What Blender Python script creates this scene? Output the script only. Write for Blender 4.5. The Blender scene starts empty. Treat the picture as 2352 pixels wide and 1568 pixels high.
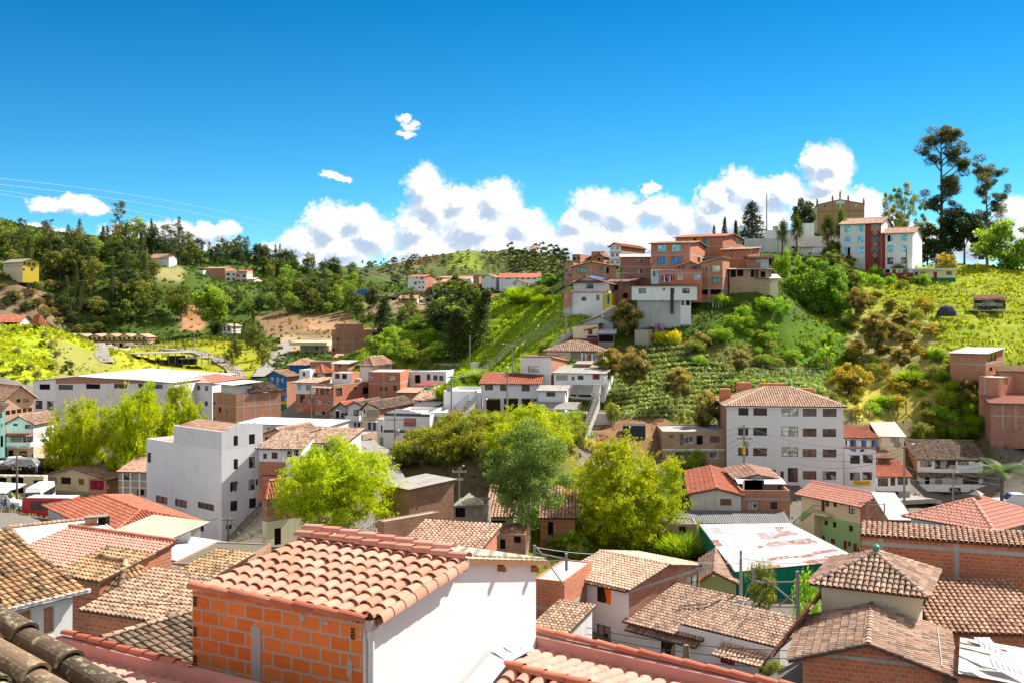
import bpy, math, random
import numpy as np
from mathutils import Vector
R = math.radians
rnd = random.Random(7)
scene = bpy.context.scene
col = scene.collection
# ------------------------------------------------------------------ camera
F, CX, HY = 2450.0, 1176.0, 700.0
cd = bpy.data.cameras.new('camera'); cam = bpy.data.objects.new('camera', cd); col.objects.link(cam)
cam.location = (0, 0, 0); cam.rotation_euler = (R(90), 0, 0)
cd.sensor_width = 36; cd.lens = 36 * F / 2352; cd.shift_y = -84 / 2352
cd.clip_start = 0.2; cd.clip_end = 12000
scene.camera = cam
# ------------------------------------------------------------------ light
SUN_AZ, SUN_EL = 54.0, 43.0          # degrees right of the view axis, above the horizon
sl = bpy.data.lights.new('sun', 'SUN'); sl.energy = 5.0; sl.angle = R(0.5); sl.color = (1.0, 0.94, 0.86)
so = bpy.data.objects.new('sun', sl); col.objects.link(so)
sdir = Vector((math.sin(R(SUN_AZ)) * math.cos(R(SUN_EL)), math.cos(R(SUN_AZ)) * math.cos(R(SUN_EL)), math.sin(R(SUN_EL))))
so.rotation_euler = sdir.to_track_quat('Z', 'Y').to_euler()
scene.view_settings.view_transform = 'Standard'; scene.view_settings.look = 'None'
scene.view_settings.exposure = 0.95; scene.view_settings.gamma = 1
scene.cycles.max_bounces = 6; scene.cycles.diffuse_bounces = 3; scene.cycles.glossy_bounces = 2
scene.cycles.transmission_bounces = 2; scene.cycles.transparent_max_bounces = 4
scene.cycles.caustics_reflective = False; scene.cycles.caustics_refractive = False
world = bpy.data.worlds.new('World'); scene.world = world; world.use_nodes = True
wt = world.node_tree; wt.nodes.clear()
class NT:
 def __init__(s, t): s.t = t
 def n(s, ty, **kw):
  nd = s.t.nodes.new(ty)
  for k, v in kw.items():
   if k.startswith('i_'):
    key = k[2:]; key = int(key) if key.isdigit() else key.replace('_', ' ')
    s.put(nd.inputs[key], v)
   else: setattr(nd, k, v)
  return nd
 def put(s, sock, v):
  if hasattr(v, 'is_output') or isinstance(v, bpy.types.NodeSocket): s.t.links.new(v, sock)
  else: sock.default_value = v
 def m(s, op, a, b=0.0, c=None, clamp=False):
  nd = s.t.nodes.new('ShaderNodeMath'); nd.operation = op; nd.use_clamp = clamp
  s.put(nd.inputs[0], a); s.put(nd.inputs[1], b)
  if c is not None: s.put(nd.inputs[2], c)
  return nd.outputs[0]
 def v(s, op, a, b=(0, 0, 0)):
  nd = s.t.nodes.new('ShaderNodeVectorMath'); nd.operation = op
  s.put(nd.inputs[0], a); s.put(nd.inputs[1], b)
  return nd.outputs['Value'] if op in ('LENGTH', 'DOT_PRODUCT') else nd.outputs[0]
 def ramp(s, f, a, b, lo=0.0, hi=1.0, smooth=True):
  nd = s.t.nodes.new('ShaderNodeMapRange'); nd.interpolation_type = 'SMOOTHSTEP' if smooth else 'LINEAR'
  s.put(nd.inputs['Value'], f); s.put(nd.inputs['From Min'], a); s.put(nd.inputs['From Max'], b)
  s.put(nd.inputs['To Min'], lo); s.put(nd.inputs['To Max'], hi)
  return nd.outputs[0]
 def mix(s, f, a, b, blend='MIX'):
  nd = s.t.nodes.new('ShaderNodeMix'); nd.data_type = 'RGBA'; nd.blend_type = blend
  s.put(nd.inputs[0], f); s.put(nd.inputs[6], a); s.put(nd.inputs[7], b)
  return nd.outputs[2]
 def noise(s, vec, scale, detail=4, rough=0.55, out=0):
  nd = s.t.nodes.new('ShaderNodeTexNoise')
  if vec is not None: s.put(nd.inputs['Vector'], vec)
  nd.inputs['Scale'].default_value = scale; nd.inputs['Detail'].default_value = detail; nd.inputs['Roughness'].default_value = rough
  return nd.outputs[out]
def c4(c): return (c[0], c[1], c[2], 1.0)
# cloud density as a node group over a sky position measured in steps of 100 picture units
BLOBS = [(640,590,60,40),(700,555,62,48),(760,520,70,55),(830,505,55,38),(860,545,75,50),(780,575,110,50),(720,600,120,40),
 (975,425,52,48),(1000,470,75,70),(1060,460,60,40),(1140,465,66,58),(1090,520,110,75),(960,525,60,60),(1210,515,52,44),(1245,560,60,60),(1150,570,130,60),(1000,580,120,60),
 (1330,510,45,30),(1370,475,62,44),(1430,490,62,50),(1400,550,110,60),(1510,480,62,44),(1560,510,55,45),(1530,560,120,60),(1310,560,60,50),
 (1660,455,60,45),(1700,425,52,42),(1750,450,60,52),(1640,500,60,50),(1720,510,110,60),(1800,440,55,45),(1880,370,44,46),(1915,375,48,50),(1900,420,52,45),(1890,470,90,50),(1980,470,60,40),(1980,520,120,55),
 (2330,485,60,40),(2350,530,90,60),(2250,560,90,50),(2100,560,120,50),
 (110,468,50,16),(170,470,55,24),(215,480,45,20),(80,525,40,24),(120,540,60,22),(300,540,80,28),(400,530,90,24),(490,530,62,22),(530,525,30,18),(420,565,150,30),
 (762,405,26,12),(780,412,22,10),(930,272,20,8),(945,288,24,10),(938,305,22,8),(1498,425,26,9),(1480,432,16,8)]
BLOBS = [b for b in BLOBS]
g = bpy.data.node_groups.new('cloud_density', 'ShaderNodeTree')
g.interface.new_socket(name='P', in_out='INPUT', socket_type='NodeSocketVector')
g.interface.new_socket(name='D', in_out='OUTPUT', socket_type='NodeSocketFloat')
G = NT(g); gi = g.nodes.new('NodeGroupInput'); go = g.nodes.new('NodeGroupOutput')
P0 = gi.outputs[0]
na = G.noise(P0, 1.1, 3, 0.6, out=1); nb = G.noise(P0, 4.0, 6, 0.62, out=1)
off = G.v('ADD', G.v('MULTIPLY', G.v('SUBTRACT', na, (.5, .5, .5)), (.5, .5, 0)), G.v('MULTIPLY', G.v('SUBTRACT', nb, (.5, .5, .5)), (.34, .34, 0)))
Pd = G.v('ADD', P0, off)
acc = None
for (bx, by, rx, ry) in BLOBS:
 q = G.v('MULTIPLY', G.v('SUBTRACT', Pd, (bx / 100, by / 100, 0)), (100 / rx, 100 / ry, 0))
 d = G.m('SUBTRACT', 1.0, G.v('LENGTH', q))
 if acc is None: acc = d
 else:
  sm = G.t.nodes.new('ShaderNodeMath'); sm.operation = 'SMOOTH_MAX'
  G.put(sm.inputs[0], acc); G.put(sm.inputs[1], d); sm.inputs[2].default_value = 0.12; acc = sm.outputs[0]
g.interface.new_socket(name='S', in_out='OUTPUT', socket_type='NodeSocketFloat')
fine = G.noise(P0, 8.0, 6, 0.62)
acc2 = G.m('ADD', acc, G.m('MULTIPLY', G.m('SUBTRACT', fine, 0.5), 0.75))
g.links.new(acc2, go.inputs[0]); g.links.new(acc, go.inputs[1])
W = NT(wt)
sky = W.n('ShaderNodeTexSky', sky_type='NISHITA', sun_disc=False)
sky.sun_elevation = R(SUN_EL); sky.sun_rotation = R(SUN_AZ); sky.altitude = 1800; sky.air_density = 1.0; sky.dust_density = 0.3; sky.ozone_density = 3.0
tc = W.n('ShaderNodeTexCoord'); sep = W.n('ShaderNodeSeparateXYZ', i_0=tc.outputs['Generated'])
yy = W.m('MAXIMUM', sep.outputs[1], 0.05)
pxn = W.m('ADD', W.m('MULTIPLY', W.m('DIVIDE', sep.outputs[0], yy), F / 100), CX / 100)
pyn = W.m('ADD', W.m('MULTIPLY', W.m('DIVIDE', sep.outputs[2], yy), -F / 100), HY / 100)
cmb = W.n('ShaderNodeCombineXYZ', i_0=pxn, i_1=pyn)
def cden(vec):
 nd = W.t.nodes.new('ShaderNodeGroup'); nd.node_tree = g; W.put(nd.inputs[0], vec); return nd.outputs
Pc = cmb.outputs[0]
o1 = cden(Pc); o2 = cden(W.v('ADD', Pc, (0.22, -0.26, 0))); D1 = o1[0]
front = W.ramp(sep.outputs[1], 0.05, 0.2)
alpha = W.m('MULTIPLY', W.ramp(D1, -0.12, 0.38), front)
# sunlit on the side that thins out toward the sun, grey blue in the cores and toward the base
grad = W.m('SUBTRACT', W.m('ADD', W.m('MULTIPLY', D1, .45), W.m('MULTIPLY', o1[1], .55)), o2[0])
lit = W.ramp(grad, -0.22, 0.20)
thick = W.ramp(o2[1], 0.10, 0.85)
shade = W.m('MULTIPLY', thick, W.m('SUBTRACT', 1.0, W.m('MULTIPLY', lit, 0.95)))
ccol = W.mix(shade, c4((6.0, 6.05, 6.1)), c4((2.9, 3.6, 4.6)))
el = W.ramp(sep.outputs[2], 0.0, 0.30, 0, 1, False)
hs = W.n('ShaderNodeHueSaturation', i_0=0.5, i_1=1.25, i_2=1.0, i_4=sky.outputs[0])
tint = W.mix(1.0, hs.outputs[0], W.mix(el, c4((0.42, 0.80, 0.90)), c4((0.015, 0.56, 0.66))), 'MULTIPLY')
skyc = W.mix(alpha, tint, ccol)
# unseen broken cloud added overhead and behind to fill the shade with white
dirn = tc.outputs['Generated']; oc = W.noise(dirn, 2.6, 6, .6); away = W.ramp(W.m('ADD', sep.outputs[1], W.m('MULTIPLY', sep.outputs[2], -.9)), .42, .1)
fill_cover = W.m('MULTIPLY', W.m('MULTIPLY', W.ramp(oc, .40, .56), away), W.ramp(sep.outputs[2], -.05, .05))
skyc = W.mix(fill_cover, skyc, c4((4.2, 3.9, 3.8)))
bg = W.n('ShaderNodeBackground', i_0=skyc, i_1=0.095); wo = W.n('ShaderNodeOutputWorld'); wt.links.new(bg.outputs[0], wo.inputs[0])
world.cycles.sampling_method = 'MANUAL'; world.cycles.sample_map_resolution = 512
# ------------------------------------------------------------------ materials
MATS = {}
def newmat(name):
 m = bpy.data.materials.new(name); m.use_nodes = True; m.node_tree.nodes.clear(); MATS[name] = m
 return m, NT(m.node_tree)
def finish(N, colr, rough=0.8, bump=None, bstr=0.4, bdist=0.02, spec=0.3, metal=0.0, **kw):
 p = N.n('ShaderNodeBsdfPrincipled')
 N.put(p.inputs['Base Color'], colr); N.put(p.inputs['Roughness'], rough); N.put(p.inputs['Metallic'], metal)
 p.inputs['Specular IOR Level'].default_value = spec
 if bump is not None:
  b = N.n('ShaderNodeBump'); b.inputs['Strength'].default_value = bstr; b.inputs['Distance'].default_value = bdist
  N.put(b.inputs['Height'], bump); N.t.links.new(b.outputs[0], p.inputs['Normal'])
 o = N.n('ShaderNodeOutputMaterial'); N.t.links.new(p.outputs[0], o.inputs[0]); return p
def uvn(N): return N.n('ShaderNodeUVMap').outputs[0]
def plaster(name, c, dirt=0.35, dc=(.22, .19, .16), bricky=0.0, rough=.85):
 m, N = newmat(name); uv = uvn(N)
 big = N.noise(uv, .35, 5, .6); st = N.noise(N.v('MULTIPLY', uv, (2.2, .22, 1)), 1.0, 5, .65); fin = N.noise(uv, 6, 4, .6)
 geo = N.n('ShaderNodeObjectInfo')
 f = N.m('MULTIPLY', N.ramp(N.m('ADD', N.m('MULTIPLY', big, .5), N.m('MULTIPLY', st, .5)), .47, .74), dirt)
 cc = N.mix(f, c4(c), c4(dc))
 cc = N.mix(N.ramp(fin, .35, .75, 0, .16), cc, c4([x * .72 for x in c]))
 h = fin
 if bricky:
  bt = N.n('ShaderNodeTexBrick', i_Vector=uv, offset=.5); bt.inputs['Scale'].default_value = 1
  bt.inputs['Brick Width'].default_value = .4; bt.inputs['Row Height'].default_value = .21; bt.inputs['Mortar Size'].default_value = .012; bt.inputs['Mortar Smooth'].default_value = .3
  bt.inputs['Color1'].default_value = c4([1] * 3); bt.inputs['Color2'].default_value = c4([.93] * 3); bt.inputs['Mortar'].default_value = c4([.62] * 3)
  cc = N.mix(bricky, cc, bt.outputs[0], 'MULTIPLY'); h = N.m('SUBTRACT', fin, N.m('MULTIPLY', bt.outputs[1], 1.5))
 finish(N, cc, rough, h, .25, .02, .25); return m
def brick(name, c1, c2, mortar, w=.4, h=.21, ms=.016, blot=.25, smear=.3):
 m, N = newmat(name); uv = uvn(N)
 wob = N.v('MULTIPLY', N.v('SUBTRACT', N.noise(uv, 3.5, 2, .5, out=1), (.5, .5, .5)), (.02, .02, 0))
 bt = N.n('ShaderNodeTexBrick', i_Vector=N.v('ADD', uv, wob), offset=.5); bt.inputs['Scale'].default_value = 1
 for k, v in (('Brick Width', w), ('Row Height', h), ('Mortar Size', ms), ('Mortar Smooth', .15), ('Bias', -.1)): bt.inputs[k].default_value = v
 bt.inputs['Color1'].default_value = c4(c1); bt.inputs['Color2'].default_value = c4(c2); bt.inputs['Mortar'].default_value = c4(mortar)
 n1 = N.noise(uv, .5, 5, .65); n2 = N.noise(N.v('MULTIPLY', uv, (2.2, 14, 1)), 1.5, 4, .6); n3 = N.noise(uv, 2.2, 5, .7)
 cc = N.mix(N.ramp(n1, .42, .72, 0, blot), bt.outputs[0], c4([x * .45 for x in c1]))
 cc = N.mix(N.ramp(n2, .45, .75, 0, .3), cc, c4([min(1, x * 1.35) for x in c2]))
 cc = N.mix(N.ramp(n3, .60, .78, 0, smear), cc, c4(mortar))
 finish(N, cc, .9, N.m('SUBTRACT', N.m('MULTIPLY', n2, .3), bt.outputs[1]), .6, .012, .15); return m
def tilemat(name, c1, c2, dark, lich=0.0, lc=(.45, .42, .25), dk=.5):
 m, N = newmat(name)
 geo = N.n('ShaderNodeNewGeometry'); tcn = N.n('ShaderNodeTexCoord'); ob = tcn.outputs['Object']
 r = geo.outputs['Random Per Island']
 cc = N.mix(r, c4(c1), c4(c2))
 r2 = N.n('ShaderNodeTexWhiteNoise', noise_dimensions='1D'); N.put(r2.inputs['W'], N.m('MULTIPLY', r, 91.7))
 cc = N.mix(N.ramp(r2.outputs[0], .55, 1.0, 0, dk), cc, c4(dark))
 n1 = N.noise(ob, .8, 5, .65); n2 = N.noise(ob, 7 if lich < .9 else 16, 8, .75)
 cc = N.mix(N.ramp(n1, .45, .7, 0, dk), cc, c4(dark))
 if lich: cc = N.mix(N.ramp(N.m('ADD', N.m('MULTIPLY', n2, .7), N.m('MULTIPLY', n1, .3)), .56 - lich * .06, .60, 0, .9), cc, c4(lc))
 cc = N.mix(N.ramp(n2, .5, .8, 0, .25), cc, c4([min(1, x * 1.4) for x in c1]))
 finish(N, cc, .82, n2, .3, .01, .2); return m
def sheet(name, c, rust=0.0, per=.18, c2=None, rough=.5, panel=True):
 m, N = newmat(name); uv = uvn(N)
 sp = N.n('ShaderNodeSeparateXYZ', i_0=uv)
 wv = N.m('SINE', N.m('MULTIPLY', sp.outputs[0], 2 * math.pi / per))
 n1 = N.noise(uv, .5, 5, .65); n2 = N.noise(N.v('MULTIPLY', uv, (3, .3, 1)), 1.3, 5, .6)
 cc = N.mix(N.ramp(n2, .4, .75, 0, .45), c4(c), c4(c2 or [x * .55 for x in c]))
 cc = N.mix(N.ramp(wv, -1, 1, .22, 0, False), cc, c4([x * .4 for x in c]))
 if panel:
  bt = N.n('ShaderNodeTexBrick', i_Vector=uv, offset=.0); bt.inputs['Scale'].default_value = 1
  for k, v in (('Brick Width', .85), ('Row Height', 2.1), ('Mortar Size', .02), ('Bias', 0)): bt.inputs[k].default_value = v
  bt.inputs['Color1'].default_value = c4([1] * 3); bt.inputs['Color2'].default_value = c4([.8] * 3); bt.inputs['Mortar'].default_value = c4([.5] * 3)
  cc = N.mix(.9, cc, bt.outputs[0], 'MULTIPLY')
  if rust:
   b2 = N.n('ShaderNodeTexBrick', i_Vector=uv, offset=.5); b2.inputs['Scale'].default_value = 1
   for k, v in (('Brick Width', .85), ('Row Height', 2.1), ('Mortar Size', 0), ('Bias', -.62 + rust * .3)): b2.inputs[k].default_value = v
   b2.inputs['Color1'].default_value = c4([0] * 3); b2.inputs['Color2'].default_value = c4([1] * 3)
   rr = N.m('MULTIPLY', N.ramp(b2.outputs[0], .45, .6), N.ramp(N.noise(uv, 1.7, 5, .7), .40, .5))
   cc = N.mix(rr, cc, c4((.33, .10, .045)))
 finish(N, cc, rough, N.m('ADD', wv, N.m('MULTIPLY', n2, .5)), .8, .03, .4); return m
def plain(name, c, rough=.6, spec=.3, metal=0, var=.25, sc=3.0):
 m, N = newmat(name); ob = N.n('ShaderNodeTexCoord').outputs['Object']
 cc = N.mix(N.ramp(N.noise(ob, sc, 5, .6), .35, .75, 0, var), c4(c), c4([x * .5 for x in c]))
 finish(N, cc, rough, None, spec=spec, metal=metal); return m
def glassmat(name, c, rough=.12, spec=.8, curtain=None):
 m, N = newmat(name); ob = N.n('ShaderNodeTexCoord').outputs['Object']
 cc = c4(c)
 if curtain:
  w = N.noise(N.v('MULTIPLY', uvn(N), (9, .6, 1)), 1, 3, .5)
  cc = N.mix(N.ramp(w, .35, .65), c4(curtain), c4([x * .5 for x in curtain]))
  cc = N.mix(N.ramp(N.noise(ob, .8, 1), .48, .5), cc, c4(c))
 else: cc = N.mix(N.ramp(N.noise(ob, 1.2, 2), .45, .6), c4(c), c4([x * 2.2 + .01 for x in c]))
 finish(N, cc, rough, N.noise(ob, 2.0, 1), .06, .05, spec); return m
plaster('white', (.80, .80, .81), .3); plaster('white_clean', (.82, .82, .83), .14)
plaster('white_old', (.72, .71, .68), .6); plaster('white_brick', (.76, .77, .79), .3, bricky=.8)
plaster('cream', (.78, .66, .44), .3); plaster('beige', (.66, .58, .42), .35); plaster('pale_yellow', (.72, .70, .50), .3)
plaster('tan', (.38, .33, .25), .3); plaster('ochre', (.72, .42, .06), .3); plaster('peach', (.74, .44, .30), .4)
plaster('turquoise', (.38, .70, .60), .35); plaster('blue_paint', (.01, .13, .33), .25, dc=(.02, .05, .1)); plaster('green_paint', (.36, .58, .25), .25)
plaster('olive_paint', (.25, .32, .13), .35); plaster('dark_green', (.0, .20, .13), .5, dc=(.0, .05, .04)); plaster('maroon_paint', (.30, .055, .045), .2, dc=(.12, .03, .03))
plaster('church', (.52, .30, .17), .25); plaster('concrete', (.40, .38, .35), .5, dc=(.12, .11, .10)); plaster('pale_concrete', (.70, .65, .58), .35, dc=(.4, .3, .22))
plaster('orange_paint', (.72, .25, .07), .2); plaster('yellow_paint', (.75, .55, .05), .2); plaster('lavender', (.52, .42, .55), .3); plaster('grey_wall', (.50, .51, .53), .5)
plaster('block_grey', (.42, .38, .32), .5, bricky=1.0); plaster('pinkish', (.62, .30, .25), .35); plaster('front_white', (.80, .78, .77), .10, rough=.95)
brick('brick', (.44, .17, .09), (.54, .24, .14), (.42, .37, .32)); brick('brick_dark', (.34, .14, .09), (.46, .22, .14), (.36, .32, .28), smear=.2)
brick('brick_red', (.48, .13, .06), (.60, .20, .09), (.42, .34, .27), w=.32, h=.20, ms=.02, smear=.25)
brick('brick_brown', (.36, .24, .15), (.50, .34, .22), (.50, .44, .35), w=.4, h=.2); brick('brick_old', (.40, .20, .12), (.50, .28, .18), (.30, .26, .22), smear=.4, blot=.5)
brick('brick_fore', (.62, .16, .035), (.74, .23, .06), (.44, .38, .32), w=.36, h=.215, ms=.018, blot=.3, smear=.4)
tilemat('t_new', (.58, .25, .16), (.68, .34, .24), (.46, .18, .11), dk=.3); tilemat('t_red', (.48, .14, .075), (.58, .22, .13), (.22, .07, .05), dk=.35)
tilemat('t_light', (.46, .25, .16), (.62, .40, .28), (.22, .13, .09), dk=.5); tilemat('t_old', (.42, .24, .15), (.60, .40, .26), (.10, .07, .05), .55, (.50, .45, .34), .7)
tilemat('t_tan', (.60, .39, .26), (.74, .54, .39), (.30, .18, .12), dk=.35); tilemat('t_brown', (.40, .24, .16), (.60, .41, .29), (.10, .07, .06), .2, (.5, .42, .34), .6); tilemat('t_dark', (.20, .13, .09), (.34, .24, .16), (.05, .04, .035), .3, (.40, .36, .24), .8)
tilemat('t_gold', (.44, .24, .12), (.58, .38, .20), (.09, .06, .04), .45, (.46, .40, .24), .8); tilemat('t_moss', (.20, .13, .08), (.26, .17, .10), (.045, .035, .025), 1.0, (.46, .43, .26), .8)
tilemat('t_pink', (.62, .29, .21), (.68, .35, .27), (.52, .22, .15), dk=.2)
sheet('zinc', (.72, .75, .80)); sheet('zinc_rust', (.66, .70, .71), 1.0); sheet('asbestos', (.46, .43, .38), per=.2, rough=.9); sheet('white_sheet', (.82, .84, .88), panel=False)
sheet('cream_sheet', (.74, .66, .48), per=.25, rough=.8); sheet('pale_sheet', (.74, .70, .62), rough=.8); sheet('dark_sheet', (.20, .20, .20), per=.2, rough=.8); sheet('blue_sheet', (.10, .22, .50), panel=False)
plain('frame_dark', (.05, .035, .03)); plain('frame_white', (.75, .75, .75)); plain('wood', (.30, .14, .06)); plain('dark_wood', (.11, .05, .035)); plain('weathered_wood', (.30, .26, .21), .9)
plain('metal', (.42, .43, .44), .45, .5, .6); plain('flashing', (.62, .64, .68), .35, .5, .5, .4, 1.2); plain('red_flashing', (.56, .30, .26), .6, .3, 0, .35, 2.0)
plain('pipe', (.78, .76, .74), .4); plain('wire', (.03, .03, .03)); plain('pale_wire', (.42, .42, .42)); plain('pole', (.34, .32, .29), .9); plain('wood_pole', (.24, .17, .11), .9)
plain('void', (.012, .010, .010), .9, .1); plain('red', (.62, .03, .03), .35, .5); plain('car_white', (.80, .81, .83), .25, .6, 0, .05); plain('car_grey', (.30, .32, .35), .25, .6, .3, .05)
plain('tyre', (.02, .02, .02), .8); plain('green_metal', (.06, .30, .20), .5); plain('blue', (.03, .16, .50), .5); plain('yellow', (.85, .55, .02), .5); plain('black', (.02, .02, .02), .6)
plain('white_cloth', (.80, .80, .82), .9); plain('pink_cloth', (.75, .12, .28), .9); plain('blue_cloth', (.12, .22, .50), .9); plain('red_cloth', (.62, .04, .05), .9); plain('dark_cloth', (.05, .05, .08), .9); plain('teal_cloth', (.35, .62, .60), .9)
plain('orange_cloth', (.95, .20, .02), .9); plain('skin', (.45, .26, .18), .6); plain('stone', (.46, .42, .36), .9, var=.5); plain('soil', (.28, .15, .08), 1, var=.5); plain('net_green', (.02, .40, .28), .8); plain('olive_tarp', (.16, .15, .10), .9)
plain('mortar', (.46, .42, .36), 1, var=.5, sc=9)
glassmat('glass', (.018, .016, .018)); glassmat('glass_brown', (.07, .035, .025), .2); glassmat('glass_curtain', (.03, .025, .025), .2, .5, (.52, .46, .38)); glassmat('glass_white', (.05, .05, .06), .2, .5, (.62, .62, .60))
glassmat('glass_sky', (.16, .42, .56), .08, 1.0); glassmat('glass_blue', (.005, .10, .42), .1, .9); glassmat('glass_green', (.08, .13, .09), .1, .9); glassmat('glass_pale', (.40, .42, .36), .2, .5); glassmat('curtain_red', (.30, .01, .03), .5, .4)
def bark():
 m, N = newmat('bark'); ob = N.n('ShaderNodeTexCoord').outputs['Object']
 cc = N.mix(N.noise(N.v('MULTIPLY', ob, (6, 6, 1)), 1, 5, .7), c4((.08, .06, .045)), c4((.26, .21, .16))); finish(N, cc, .95, None, spec=.1)
bark()
m, N = newmat('pale_bark'); ob = N.n('ShaderNodeTexCoord').outputs['Object']
finish(N, N.mix(N.noise(N.v('MULTIPLY', ob, (4, 4, 1)), 1, 5, .7), c4((.26, .22, .17)), c4((.52, .46, .38))), .95, None, spec=.1)
m, N = newmat('leaf')
at = N.n('ShaderNodeAttribute', attribute_name='lc'); gi_ = N.n('ShaderNodeNewGeometry'); oi = N.n('ShaderNodeObjectInfo')
vv = N.m('ADD', .72, N.m('MULTIPLY', gi_.outputs['Random Per Island'], .56)); vv = N.m('MULTIPLY', vv, N.m('ADD', .85, N.m('MULTIPLY', oi.outputs['Random'], .3)))
hs_ = N.n('ShaderNodeHueSaturation', i_1=1.0, i_2=vv, i_4=at.outputs[0]); N.put(hs_.inputs[0], N.m('ADD', .496, N.m('MULTIPLY', oi.outputs['Random'], .012)))
pr = N.n('ShaderNodeBsdfPrincipled', i_Roughness=.55); N.put(pr.inputs['Base Color'], hs_.outputs[0]); pr.inputs['Specular IOR Level'].default_value = .25
tr = N.n('ShaderNodeBsdfTranslucent'); N.put(tr.inputs[0], N.mix(1.0, hs_.outputs[0], c4((1.5, 1.25, .5)), 'MULTIPLY'))
mx = N.n('ShaderNodeMixShader', i_0=.42); N.t.links.new(pr.outputs[0], mx.inputs[1]); N.t.links.new(tr.outputs[0], mx.inputs[2])
o_ = N.n('ShaderNodeOutputMaterial'); N.t.links.new(mx.outputs[0], o_.inputs[0])
# ground: real surface colours come from a vertex attribute, broken up by noise
m, N = newmat('ground'); at = N.n('ShaderNodeAttribute', attribute_name='gc'); P_ = N.n('ShaderNodeNewGeometry').outputs['Position']
n1 = N.noise(P_, .06, 6, .65); n2 = N.noise(P_, .9, 5, .7); n3 = N.noise(P_, 5, 4, .7)
cc = N.mix(N.ramp(n1, .35, .7, 0, .45), at.outputs[0], N.mix(1.0, at.outputs[0], c4((.62, .70, .55)), 'MULTIPLY'))
cc = N.mix(N.ramp(n2, .45, .72, 0, .32), cc, N.mix(1.0, cc, c4((.45, .52, .5)), 'MULTIPLY'))
cc = N.mix(N.ramp(n3, .45, .8, 0, .4), cc, N.mix(1.0, cc, c4((1.25, 1.2, 1.1)), 'MULTIPLY'))
finish(N, cc, .95, N.m('ADD', N.m('MULTIPLY', n2, 2.2), n3), .8, .12, .08)
m, N = newmat('road'); P_ = N.n('ShaderNodeNewGeometry').outputs['Position']
finish(N, N.mix(N.noise(P_, .5, 6, .7), c4((.20, .19, .18)), c4((.40, .37, .33))), .95, N.noise(P_, 6, 4), .3, .03, .1)
# ------------------------------------------------------------------ mesh helpers
KEYS = {'D': (0, 0, 1), 'c1': (0, 464.7, 3.937), 'c2': (564.3, 464.7, 3.937), 'c3': (1161.7, 464.7, 3.937), 'c4': (1754.5, 265.5, 3.937), 'c5': (1754.5, 597.4, 3.937),
 'c6': (0, 796.6, 3.937), 'c7': (564.3, 796.6, 3.937), 'c8': (995.8, 730.2, 3.937), 'd1': (0, 1169.7, 3.937), 'd2': (564.3, 1169.7, 3.937), 'd3': (1161.7, 1169.7, 3.937),
 'd4': (1754.5, 1169.7, 3.937), 'd5': (1754.5, 863, 3.937), 'd6': (1394, 796.6, 4.4286), 'd7': (1261.3, 531.1, 4.4286), 'd8': (597.5, 763.4, 4.4286),
 'w1': (318.6, 942.6, 4.541), 'w3': (1261.3, 1228, 4.6146), 'w4': (1898.6, 464.7, 9.086), 'w2': (424.9, 1195, 4.203),
 'e1': (0, 995.8, 3.751), 'e2': (0, 1168.4, 3.0676), 'e3': (1560, 1029, 3.2915), 'e4': (1925.1, 1095.3, 3.1393), 'e5': (829.8, 1048.9, 2.8923)}
def px(K, x, y):
 a, b, s = KEYS[K]; return (a + x / s, b + y / s)
def P(K, x, y, Y):
 X, Z = px(K, x, y); return Vector(((X - CX) / F * Y, Y, -(Z - HY) / F * Y))
def ray(K, x, y):
 X, Z = px(K, x, y); return Vector(((X - CX) / F, 1.0, -(Z - HY) / F))
ORG = {}
def link(o): col.objects.link(o); return o
def org(o): return ORG.get(o.name, Vector((0, 0, 0)))
def tag(o, label=None, cat=None, group=None, kind=None):
 if label: o['label'] = label
 if cat: o['category'] = cat
 if group: o['group'] = group
 if kind: o['kind'] = kind
 return o
def thing(name, loc, label, cat, group=None):
 o = link(bpy.data.objects.new(name, None)); o.location = loc; o.empty_display_size = .3; ORG[o.name] = Vector(loc); return tag(o, label, cat, group)
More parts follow.
